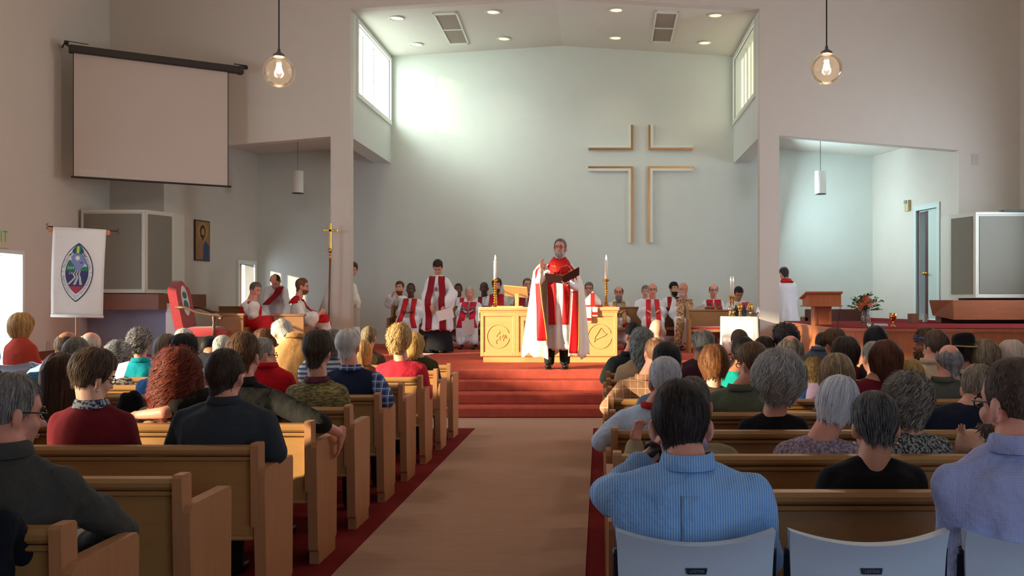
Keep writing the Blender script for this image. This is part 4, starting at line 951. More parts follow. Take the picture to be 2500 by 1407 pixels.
# ------------------------------------------------------------------ framed picture on the left transept wall (a plain panel painting)
A0 = (19.45-TL_A.y)/TLD.y
ic = thing('framed_picture', 'small framed panel painting of a bearded figure in blue on the left transept wall', 'picture', onw(TL_A, TLD, A0+.27, .01, 2.4))
zi0, zi1 = 2.29, 3.09
def ip(u, z, off=.03): return onw(TL_A, TLD, A0+u, off, z)
m = MB(); wbox(m, TL_A, TLD, A0, A0+.55, .003, .03, zi0, zi1); m.build('frame', mat('dark frame wood', rgb(52, 44, 40), .5), ic)
def iflat(nm, pts, col, off):
    mb = MB(); mb.add([ip(u*.55, zi0+v*.8, off) for u, v in pts], [tuple(range(len(pts)))]); mb.build(nm, mat('paint '+nm, rgb(*col), .6, noise=(14, .15)), ic)
iflat('gilt_ground', [(.05, .03), (.95, .03), (.95, .97), (.05, .97)], (150, 118, 66), .032)
iflat('halo', [(.5+.34*math.cos(a), .72+.22*math.sin(a)) for a in np.linspace(0, 6.28, 24, endpoint=False)], (176, 136, 70), .033)
iflat('robe', [(.08, .03), (.92, .03), (.92, .38), (.66, .50), (.36, .50), (.12, .38)], (150, 104, 72), .034)
iflat('blue_mantle', [(.5, .03), (.92, .03), (.92, .38), (.7, .50), (.56, .4)], (28, 70, 100), .035)
iflat('hair', [(.5+.19*math.cos(a), .72+.17*math.sin(a)) for a in np.linspace(0, 6.28, 20, endpoint=False)], (62, 40, 30), .0355)
iflat('face', [(.5+.11*math.cos(a), .69+.12*math.sin(a)) for a in np.linspace(0, 6.28, 18, endpoint=False)], (178, 132, 96), .037)
iflat('beard', [(.40, .64), (.60, .64), (.57, .54), (.5, .50), (.43, .54)], (70, 44, 32), .038)

# ------------------------------------------------------------------ bishop's chair (red upholstery), benches, side box
TY = 16.6; ux = (lambda px: P(px, 0, TY).x); uz = (lambda py: P(0, py, TY).z)
tc_ = thing('throne_chair', 'high backed red upholstered armchair with carved arms and oval seal', 'armchair', (ux(500), TY, PZ))
red_up = mat('red velvet', rgb(158, 26, 36), .8, noise=(8, .12), bump=(30, .004), sheen=.4); carved = mat('carved dark wood', rgb(98, 72, 52), .4, noise=(20, .2), bump=(60, .003))
bp_ = Vector((ux(462), TY, PZ)); fw = Vector((math.cos(.03), math.sin(.03), 0)); sd = Vector((-math.sin(.03), math.cos(.03), 0))
def tpt(f, s_, z): return bp_+fw*f+sd*s_+Vector((0, 0, z))
prof = [(-.29, 0), (.29, 0), (.31, .3), (.31, .66), (.27, .74), (.16, .78), (.08, .84), (0, .86), (-.08, .84), (-.16, .78), (-.27, .74), (-.31, .66), (-.31, .3)]
m = MB(); z0_ = .42
m.rings([[tpt(-.02-.16*z/.86-th, s_, z0_+z) for s_, z in prof] for th in (-.05, -.02, .06, .09)][::-1]); smooth_angle(m.build('backrest', red_up, tc_), 50)
m = MB(); m.rings([[tpt(.0+f, s_, z) for f, s_, z in ((-.02, -.3, .36), (.56, -.33, .36), (.56, .33, .36), (-.02, .3, .36))], [tpt(.0+f, s_, z) for f, s_, z in ((-.02, -.31, .46), (.6, -.34, .46), (.6, .34, .46), (-.02, .31, .46))], [tpt(f, s_, z) for f, s_, z in ((.06, -.24, .52), (.5, -.26, .52), (.5, .26, .52), (.06, .24, .52))]]); o = m.build('seat', red_up, tc_, True); md = o.modifiers.new('b', 'BEVEL'); md.width = .03; md.segments = 3
for s_ in (-.33, .33):
    m = MB(); m.tube([tpt(-.1, s_, .84), tpt(.05, s_, .84), tpt(.25, s_*1.02, .76), tpt(.45, s_*1.04, .72), tpt(.6, s_*1.05, .72), tpt(.66, s_*1.05, .69), tpt(.64, s_*1.05, .65), tpt(.6, s_*1.05, .67)], [.02, .026, .022, .024, .03, .03, .022, .015], 8); am = m.build('armrest', carved, tc_, True)
    m = MB(); m.lathe([(0, 0), (.03, 0), (.02, .1), (.03, .14), (.016, .2), (.028, .28), (.02, .34), (0, .34)], tpt(.52, s_, .38), 12); m.build('arm_post', carved, tc_, True)
for f, s_ in ((.5, -.29), (.5, .29), (0, -.27), (0, .27)):
    m = MB(); m.lathe([(0, 0), (.025, 0), (.03, .05), (.02, .15), (.035, .3), (.035, .38), (0, .38)], tpt(f, s_, 0), 10); m.build('leg', carved, tc_, True)
def oval_pts(rx, rz, off, zc_=.95):
    return [tpt(-.02-.16*(zc_-.42+rz*math.sin(a))/.86+.052+off, rx*math.cos(a), zc_+rz*math.sin(a)) for a in np.linspace(0, 2*math.pi, 24, endpoint=False)]
m = MB(); m.add(oval_pts(.15, .25, .003)[::-1], [tuple(range(24))]); em = m.build('oval_seal', mat('print seal white', rgb(216, 214, 206), .7), tc_)
m = MB(); m.add(oval_pts(.1, .08, .006, .88)[::-1], [tuple(range(24))]); m.add(oval_pts(.09, .06, .006, 1.04)[::-1], [tuple(range(24))]); m.build('seal_picture', mat('print seal green', rgb(64, 110, 112), .7, noise=(20, .5)), em)
wbx = thing('white_cabinet', 'white low cabinet with a small upright block behind the red chair', 'cabinet', (P(425, 0, 17.6).x, 17.6, PZ))
a, b = P(404, 762, 17.3), P(448, 0, 17.3); m = MB(); m.cbox((a.x, 17.3, PZ), (b.x, 17.8, a.z), .008); m.build('body', white_trim, wbx)
a2, b2 = P(406, 741, 17.4), P(422, 0, 17.4); m = MB(); m.cbox((a2.x, 17.4, a.z), (b2.x, 17.6, a2.z), .006); m.build('block', white_trim, wbx)
bench_m = mat('tan bench wood', rgb(150, 108, 66), .45, noise=(3, .2), bump=(25, .002), stretch=(1.5, 12, 12))
def clergy_bench(x0, x1, y, zt, label, face=-1, seat=True, m_=None, cushion=False, d=.46, group='clergy benches on the chancel platform'):
    m_ = m_ or bench_m; t = thing('bench', label, 'bench', ((x0+x1)/2, y, PZ), group)
    b = MB(); b.cbox((x0+.05, y, PZ+.25), (x1-.05, y+.04, zt), .008); b.build('backrest', m_, t)
    b = MB(); b.cbox((x0+.05, y-.02, zt), (x1-.05, y+.06, zt+.03), .008); b.build('top_rail', m_, t)
    lo, hi = sorted((y, y+face*d)); b = MB(); b.cbox((x0+.05, lo, PZ+.38), (x1-.05, hi, PZ+.43), .006); b.build('seat', m_, t)
    if cushion: b = MB(); b.cbox((x0+.08, lo+.02, PZ+.43), (x1-.08, hi-.01, PZ+.475), .015); b.build('cushion', red_up, t)
    for xx in (x0, x1-.05):
        b = MB(); b.prism([(y+.06, PZ), (y+.06, zt+.05), (y-.02*face*-1, zt+.05), (y+face*.09, PZ+.64), (y+face*(d+.02), PZ+.60), (y+face*(d+.02), PZ)], 0, xx, xx+.05); b.build('end_panel', m_, t)
    return t
clergy_bench(-4.18, -1.75, 20.05, PZ+.82, 'brown bench under the clergy seated left of the altar')
clergy_bench(-1.7, .05, 20.95, PZ+.82, 'brown bench behind the altar, mostly hidden by it', face=-1)
clergy_bench(.15, 2.3, 19.75, PZ+.80, 'brown bench under the three white robed men right of the altar')
clergy_bench(1.6, 2.85, 18.55, P(0, 761, 18.1).z, 'brown bench with red cushion left of the credence table', cushion=True)
def side_bench(px0, px1, y, py, label):
    """bench whose plain panel back faces the nave"""
    a, b = P(px0, py, y), P(px1, py, y); t = thing('bench', label, 'bench', ((a.x+b.x)/2, y, PZ), 'clergy benches on the chancel platform')
    q = MB(); q.cbox((a.x, y, PZ+.05), (b.x, y+.05, a.z), .008); q.build('back_panel', bench_m, t)
    q = MB(); q.cbox((a.x+.02, y+.05, PZ+.38), (b.x-.02, y+.5, PZ+.43), .006); q.build('seat', bench_m, t)
    for xx in (a.x, b.x-.05): q = MB(); q.cbox((xx, y+.05, PZ), (xx+.05, y+.52, PZ+.5), .008); q.build('end_panel', bench_m, t)
    q = MB(); q.cbox((a.x-.02, y-.02, a.z-.03), (b.x+.02, y+.07, a.z+.01), .006); q.build('top_rail', bench_m, t)
side_bench(531, 594, 16.75, 767, 'short tan bench in front of the man in red resting his head')
side_bench(668, 742, 17.1, 768, 'short tan bench in front of the man with glasses left of the pier')
side_bench(470, 700, 20.4, 749, 'long tan bench along the back of the left transept')
# ------------------------------------------------------------------ small wall fittings
ex = MB(); ya, yb = 15.02, 15.22; ex.box((XL, 14.72, 2.30), (XL+.03, 15.23, 2.585)); es = thing('exit_sign', 'white exit sign with green letters above the left side door', 'sign', (XL, 15, 2.3)); ex.build('plate', mat('sign face', rgb(206, 202, 176), .5), es)
for c, yo in (('E', 14.79), ('X', 14.92), ('I', 15.02), ('T', 15.12)):
    vs_, fs_ = text_mesh(c, .24); m = MB(); m.add([(XL+.032, yo+v.x*.82, 2.465+v.y*1.05) for v in vs_], fs_); m.build('letter', mat('exit green', rgb(40, 150, 84), .5, emit=(rgb(40, 150, 84), .25)), es)
m = MB(); yo = 9.03*F/(VX-117); zo = CAMZ-(845-VY)*yo/F; m.cbox((XL, yo-.05, zo-.08), (XL+.012, yo+.05, zo+.08), .003); tag(m.build('outlet_plate', mat('ivory plastic', rgb(196, 186, 164), .5)), 'small ivory outlet plate low on the left nave wall', 'outlet')
m = MB(); q = P(2380, 390, FP); m.cbox((q.x-.06, FP-.015, q.z-.1), (q.x+.06, FP, q.z+.1), .004); tag(m.build('wall_plate', mat('wall coloured plastic', rgb(190, 182, 174), .6)), 'small plain plate on the wall above the right loudspeaker', 'plate')
th = thing('thermostat', 'small beige thermostat box beside the right transept door frame', 'thermostat', onw(TR_A, TRD, 1.78, 0, 3.4))
m = MB(); wbox(m, TR_A, TRD, 1.70, 1.86, -.06, 0, 3.33, 3.55); m.build('case', mat('beige plastic', rgb(190, 176, 130), .5), th)
m = MB(); wbox(m, TR_A, TRD, 1.76, 1.86, -.075, -.06, 3.48, 3.55); m.build('display', mat('grey display', rgb(120, 136, 150), .3), th)
pp = MB(); q = P(1035, 836, 17.6)
for i in range(4): pp.box((q.x-.18+.02*i, 17.5+.01*i, PZ+.004*i), (q.x+.1+.02*i, 17.7+.01*i, PZ+.003+.004*i))
tag(pp.build('paper_stack', mat('white paper', rgb(238, 236, 230), .8)), 'loose stack of white papers on the red chancel floor', 'papers')
paper_m = mat('white paper', rgb(238, 236, 230), .8)
# ------------------------------------------------------------------ people: builder
UP = Vector((0, 0, 1))
SKIN = {'pale': (226, 176, 152), 'pink': (222, 156, 134), 'fair': (208, 152, 124), 'tan': (176, 122, 92), 'brown': (104, 68, 50), 'dark': (92, 62, 50), 'olive': (186, 134, 104)}
def skin(t): return mat('skin '+t, rgb(*SKIN[t]), 0.5, noise=(30, .07), bump=(90, .0012), spec=.4)
def hair_mat(c1, c2):
    key = 'hair %s %s' % (c1, c2)
    if key in MATS: return MATS[key]
    m = bpy.data.materials.new('hair'); m.use_nodes = True; MATS[key] = m; N = NT(m); b = N.n['Principled BSDF']
    at = N.add('ShaderNodeAttribute', attribute_name='tone'); rp = N.add('ShaderNodeValToRGB')
    rp.color_ramp.elements[0].color = rgb(*c1); rp.color_ramp.elements[1].color = rgb(*c2); rp.color_ramp.elements[0].position = .15; rp.color_ramp.elements[1].position = .9
    N.ln(at.outputs['Fac'], rp.inputs[0]); N.ln(rp.outputs[0], b.inputs['Base Color']); b.inputs['Roughness'].default_value = .62; b.inputs['Specular IOR Level'].default_value = .3
    return m
HS = dict(
    short=dict(zb=-.098, zs=-.022, zf=.072, thick=.010, L=.038, lift=.004, jit=.005, n=1.0, hug=1),
    buzz=dict(zb=-.092, zs=-.012, zf=.082, thick=.004, L=.014, lift=.002, jit=.002, n=1.3, hug=1),
    mop=dict(zb=-.085, zs=-.03, zf=.06, thick=.022, L=.05, lift=.007, jit=.010, n=1.1, hug=1),
    bob=dict(zb=-.112, zs=-.108, zf=.062, thick=.026, L=.13, lift=.003, jit=.005, n=1.2, hug=.45, sw=.95),
    long=dict(zb=-.34, zs=-.26, zf=.065, thick=.024, L=.22, lift=.003, jit=.008, n=1.4, hug=0, sw=1.05),
    curly=dict(zb=-.092, zs=-.06, zf=.055, thick=.028, L=.06, lift=.010, jit=.010, n=.9, hug=.7, curl=.009, turns=1.8),
    fluffy=dict(zb=-.10, zs=-.075, zf=.06, thick=.038, L=.07, lift=.012, jit=.012, n=1.0, hug=.5, curl=.006, turns=1.1),
    longcurly=dict(zb=-.30, zs=-.27, zf=.055, thick=.045, L=.22, lift=.010, jit=.012, n=1.1, hug=-.25, curl=.014, turns=2.2, sw=1.0),
    ring=dict(zb=-.092, zs=-.02, zf=.075, thick=.009, L=.03, lift=.004, jit=.004, n=.8, hug=1, ztop=.062),
    crown=dict(zb=-.098, zs=-.02, zf=.072, thick=.010, L=.04, lift=.004, jit=.005, n=1.0, hug=1, ztop=.088),
)
def hair(par, M, c, s, style, c1, c2, dist, seed, name='hair', **over):
    k = dict(HS[style]); k.update(over); g = np.random.default_rng(seed)
    zt = .124; sw = k.get('sw', 1.25)
    def hem(phi):
        a = np.abs(phi); zf, zs, zb = k['zf'], k['zs'], k['zb']
        t1 = np.clip((a-(sw-.35))/.5, 0, 1); t1 = t1*t1*(3-2*t1); t2 = np.clip((a-1.75)/.5, 0, 1); t2 = t2*t2*(3-2*t2)
        return zf+(zs-zf)*t1+(zb-zs)*t2+(.005*np.sin(phi*9+seed)+.004*np.sin(phi*17+seed*3))*t1
    def vtop(phi):
        if 'ztop' not in k: return np.zeros_like(phi)
        zr = k['ztop']; h = hem(phi); zr = zr+.010*np.sin(phi*5+seed)+.006*np.sin(phi*13+seed*2); q = np.clip((zt-zr)/np.maximum(zt-h, .02), 0, .98); return np.where(np.abs(phi) < .95, .985, np.arccos(1-q)*2/np.pi)
    def S(phi, v, off):
        h = hem(phi); z = zt+(h-zt)*(1-np.cos(np.clip(v, 0, 1.15)*np.pi/2))
        q = np.clip((z-.022)/.102, -1, 1); ke = np.sqrt(np.maximum(1-q*q, 0.0)); z0 = .022
        low = z < z0; hug = k['hug']; kl = 1-(1-np.maximum(ke, .74))*max(hug, 0)+(-hug if hug < 0 else 0)*np.clip((z0-z)/.3, 0, 1)
        kk = np.where(low, kl, ke)
        e = .022*np.clip((-z-.12)/.15, 0, 1)
        fl = np.where(low, np.clip(1-(z0-z)/.3, 0, 1), 1.0)
        nx, ny = np.sin(phi)*kk, np.cos(phi)*kk
        P_ = np.stack([(.078)*nx*(1+e), -.012+(.099)*ny-.02*(np.cos(phi) < 0)*(hug < .3)*np.clip(-z/.2, 0, 1), z], -1)
        nz = np.where(low, 0.05, q); nr = np.sqrt(np.maximum(1-nz*nz, 0)); Nn = np.stack([np.sin(phi)*nr, np.cos(phi)*nr, nz], -1)
        return P_+Nn*off[..., None], Nn
    def W_(p): return np.array(c)+(p*s) @ np.array(M).T
    nph, nv = 40, 14
    ph = np.linspace(-np.pi, np.pi, nph+1)[:-1]; vt = vtop(ph)
    PH, VV = np.meshgrid(ph, np.linspace(0, 1, nv), indexing='ij'); V = vt[:, None]+(1-vt[:, None])*VV
    env = k['thick']*np.clip(np.minimum(VV*4+.55 if 'ztop' not in k else VV*1.8-.1, (1-VV)*(5 if k['L'] > .06 or 'curl' in k else 1.7)+(.25 if k['L'] > .06 else .06)), 0, 1)
    if 'ztop' not in k: pole = np.array([np.cos(PH), np.sin(PH)])
    wob = 1+.22*np.sin(PH*7+V*9+seed)*np.sin(PH*3-V*5+seed*2)*np.clip(V*2, 0, 1)
    pts, _ = S(PH, V, env*wob+.0015); pts = W_(pts).reshape(-1, 3)
    fs = []
    for i in range(nph):
        for j in range(nv-1):
            if 'ztop' in k and abs(ph[i]) < .95: continue
            a = i*nv+j; b = ((i+1) % nph)*nv+j; fs.append((a, a+1, b+1, b))
    tone = list((.36+.34*(g.uniform(0, 1, (nph, 1))-.5)+.2*(g.uniform(0, 1, (nph, nv))-.5)).reshape(-1))
    # locks
    dens = 2400 if dist < 6 else 1150 if dist < 8.7 else 600
    n = int(dens*k['n']); sg = (14 if k['L'] > .1 else 8) if 'curl' in k else 6 if k['L'] > .1 else 4
    phi = g.uniform(-np.pi, np.pi, n); v0 = vtop(phi)+(1-vtop(phi))*np.sqrt(g.uniform(0.0, 1, n))*.98
    if 'ztop' in k: keep = np.abs(phi) > 1.0; phi, v0 = phi[keep], v0[keep]; n = len(phi)
    H = zt-hem(phi); arc = np.maximum(.1, H*1.35); Lk = k['L']*g.uniform(.6, 1.25, n); dv = Lk/arc
    t = np.linspace(0, 1, sg)[None, :]
    V = np.minimum(v0[:, None]+dv[:, None]*t, 1.0+g.normal(0.0, .035, n)[:, None]); cp = g.uniform(0, 6.28, n)[:, None]
    dphi = g.normal(0, k['jit']*6, n)[:, None]*t; off = k['thick']*np.clip(np.minimum(V*4+.55, (1-V)*(5 if k['L'] > .06 or 'curl' in k else 1.7)+.1), .1, 1)+k['lift']*t*g.uniform(.2, 1.3, n)[:, None]+g.normal(0, k['jit']*.35, n)[:, None]
    if 'curl' in k:
        om = k['turns']*6.28; dphi = dphi+k['curl']/.08*np.sin(om*t+cp); off = off+k['curl']*np.cos(om*t+cp)
    pp, nn = S(phi[:, None]+dphi, V, off); w = (.003 if dist < 6 else .0038 if dist < 8.7 else .0058)*g.uniform(.6, 1.3, n)
    tg = np.gradient(pp, axis=1); sd = np.cross(tg, nn); sd /= np.maximum(np.linalg.norm(sd, axis=-1, keepdims=True), 1e-9)
    wt = w[:, None, None]*(1-.75*t**2)[..., None]
    A = W_(pp-sd*wt/2); B = W_(pp+sd*wt/2); C = np.stack([A, B], 2).reshape(-1, 3); o = len(pts)
    tn = np.repeat(g.beta(1.6, 1.6, n), sg*2)
    for i in range(n):
        for j in range(sg-1):
            a = o+(i*sg+j)*2; fs.append((a, a+1, a+3, a+2))
    allp = np.concatenate([pts, C])-np.array(ORG[par.name])
    me = bpy.data.meshes.new(name); me.from_pydata(allp.tolist(), [], fs); at = me.attributes.new('tone', 'FLOAT', 'POINT'); at.data.foreach_set('value', np.concatenate([np.array(tone), tn]).astype(np.float32))
    me.shade_smooth(); o_ = bpy.data.objects.new(name, me); COL.objects.link(o_); o_.parent = par; me.materials.append(hair_mat(c1, c2)); ORG[o_.name] = ORG[par.name]
    return o_
def beard(par, M, c, s, c1, c2, seed, L=.022, long=0.0):
    g = np.random.default_rng(seed); R = np.array((.066, .080, .070+long)); C0 = np.array((0, .026, -.058-long*.4))
    def keep(d): return (C0[2]+d[:, 2]*R[2] < np.where(np.abs(d[:, 0]) < .35, -.048, -.028+.02*np.abs(d[:, 0]))) & (d[:, 1] > -.25) & (d[:, 2] > -1.0)
    vs, fs, tone = [], [], []
    a = np.linspace(-.55*np.pi, .55*np.pi, 20); b = np.linspace(-.02, np.pi*.5, 9)
    for i in a:
        for j in b: vs.append((math.sin(i)*math.cos(j), math.cos(i)*math.cos(j), -math.sin(j)))
    D = np.array(vs); K = keep(D)
    for i in range(19):
        for j in range(8):
            q = (i*9+j, i*9+j+1, i*9+j+10, i*9+j+9)
            if all(K[x] for x in q): fs.append(q)
    pts = C0+D*R*1.03; tone = [.4]*len(pts); P0 = [pts]; o = len(pts)
    n = 220; u = g.uniform(-1.6, 1.6, n); w = g.uniform(0, 1.4, n); d = np.stack([np.sin(u)*np.cos(w), np.cos(u)*np.cos(w), -np.sin(w)], -1); d = d[keep(d)]; n = len(d)
    base = C0+d*R*1.02; tip = base+np.stack([g.normal(0, .004, n), d[:, 1]*.006, -L*g.uniform(.5, 1.2, n)], -1)+d*.008; sd = np.cross(tip-base, d); sd /= np.maximum(np.linalg.norm(sd, axis=1, keepdims=True), 1e-9)
    P0.append(np.stack([base-sd*.003, base+sd*.003, tip], 1).reshape(-1, 3)); tone += list(np.repeat(g.uniform(0, 1, n), 3))
    for i in range(n): fs.append((o+i*3, o+i*3+1, o+i*3+2))
    allp = np.array(c)+(np.concatenate(P0)*s) @ np.array(M).T-np.array(ORG[par.name])
    me = bpy.data.meshes.new('beard'); me.from_pydata(allp.tolist(), [], fs); at = me.attributes.new('tone', 'FLOAT', 'POINT'); at.data.foreach_set('value', np.array(tone, dtype=np.float32)); me.shade_smooth()
    o_ = bpy.data.objects.new('beard', me); COL.objects.link(o_); o_.parent = par; me.materials.append(hair_mat(c1, c2)); return o_
def hand(mb, wr, d, n, side, s=1.0, curl=.5, spread=.1):
    """palm and five fingers; d hand direction, n palm normal; thumb on side*(n x d)"""
    d = Vector(d).normalized(); n = Vector(n); n = (n-d*n.dot(d)).normalized(); w = n.cross(d)*side
    mb.cap(wr-d*.03*s, wr+d*.02*s, .026*s, .028*s)
    mb.ell(wr+d*.05*s, (.041*s, .05*s, .017*s), Matrix((w, d, n)).transposed(), seg=12, rows=8)
    for j, (L, r) in enumerate(((.066, .0088), (.075, .0090), (.070, .0088), (.054, .0078))):
        u = .030-.0205*j; a = spread*(1.5-j)/1.5; dd = (d*math.cos(a)+w*math.sin(a)).normalized()
        c1_ = curl*(.55+.06*j); p0 = wr+d*.088*s+w*u*s; q1 = (dd*math.cos(c1_)+n*math.sin(c1_)); p1 = p0+q1*L*.52*s
        c2_ = curl*(1.5+.1*j); q2 = (dd*math.cos(c2_)+n*math.sin(c2_)); p2 = p1+q2*L*.5*s
        mb.cap(p0-dd*.02*s, p1, r*1.08*s, r*s, 8); mb.cap(p1, p2, r*s, r*.82*s, 8)
    t0 = wr+d*.022*s+w*.026*s; q = (d*.62+w*.70+n*.30).normalized(); t1 = t0+q*.042*s; q2 = (d*.85+w*.25+n*.45).normalized(); t2 = t1+q2*.036*s
    mb.cap(t0, t1, .0135*s, .0108*s, 8); mb.cap(t1, t2, .0108*s, .0085*s, 8)
def head_parts(mb, M, c, s):
    T = lambda p: c+M @ (Vector(p)*s)
    E = lambda p, r: mb.ell(T(p), tuple(x*s for x in r), M, seg=18, rows=12)
    E((0, -.012, .022), (.076, .097, .1)); E((0, .024, -.045), (.058, .069, .074)); E((0, .052, -.093), (.031, .032, .026)); E((0, .06, .028), (.05, .028, .018))
    for x in (-.036, .036): E((x, .055, -.034), (.025, .025, .024))
    E((0, -.01, -.06), (.06, .06, .06))
    mb.cap(T((0, .084, .004)), T((0, .108, -.032)), .0085*s, .0135*s, 8)
    for x in (-1, 1):
        mb.ell(T((x*.085, -.014, -.016)), (.010*s, .022*s, .034*s), M @ Matrix.Rotation(x*.35, 3, 'Z'), seg=10, rows=8); mb.ell(T((x*.079, -.004, -.042)), (.007*s, .01*s, .012*s), M, seg=8, rows=6)
def torso_secs(H, N, Rv, shw, dep, k=1.0, belly=0.0):
    ax = (N-H).normalized(); Fv = ax.cross(Rv).normalized(); Rv = Fv.cross(ax); L = (N-H).length
    T = ((-.02, .80, .13), (.05, .88, .145), (.3, .86, .14), (.55, .90, .14), (.70, .96, .135), (.79, .95, .12), (.86, .82, .105), (.92, .60, .09), (.965, .42, .075), (1.0, .33, .066))
    out = []
    for t, a, b in T:
        bl = belly*math.exp(-((t-.25)/.2)**2)
        out.append((H+ax*L*t+Fv*bl*.5, Rv, Fv, a*shw*k if t < .9 else a*.2*k, (b*dep/.13+bl)*k))
    return out, ax, Fv, Rv, L
def drape(name, bvh, base, fwd, rt, path, w, m, par, off=.014, thick=.006, smooth=3):
    """cloth strip lying on the front of a figure: path of (lateral, height) points"""
    P_ = []
    for (a, b), (a2, b2) in zip(path[:-1], path[1:]):
        n = max(2, int(math.hypot(a2-a, b2-b)/.035))
        for i in range(n): P_.append((a+(a2-a)*i/n, b+(b2-b)*i/n))
    P_.append(path[-1]); nl = 5; D = np.full((len(P_), nl), np.nan)
    for i, (a, z) in enumerate(P_):
        for j in range(nl):
            q = base+rt*(a+w*(j/(nl-1)-.5)); q = Vector((q.x, q.y, z))+fwd*1.6
            h = bvh.ray_cast(q, -fwd, 3.0)
            if h[0] is not None: D[i, j] = (h[0]-Vector((base.x, base.y, z))).dot(fwd)
    for j in range(nl):
        col = D[:, j]; ok = ~np.isnan(col)
        if ok.sum() == 0: D[:, j] = .15
        else: D[:, j] = np.interp(np.arange(len(col)), np.where(ok)[0], col[ok])
    D = np.maximum(D, D.max(axis=1, keepdims=True)-.03)
    for _ in range(smooth): D[1:-1] = np.maximum(D[1:-1], (D[:-2]+D[2:])/2)
    rows = [[Vector((0, 0, z))+Vector((base.x, base.y, 0))+rt*(a+w*(j/(nl-1)-.5))+fwd*(D[i, j]+off) for j in range(nl)] for i, (a, z) in enumerate(P_)]
    mb = MB(); mb.rings(rows, closed=False); o = mb.build(name, m, par, True); md = o.modifiers.new('t', 'SOLIDIFY'); md.thickness = thick
    return o, rows
PID = [0]
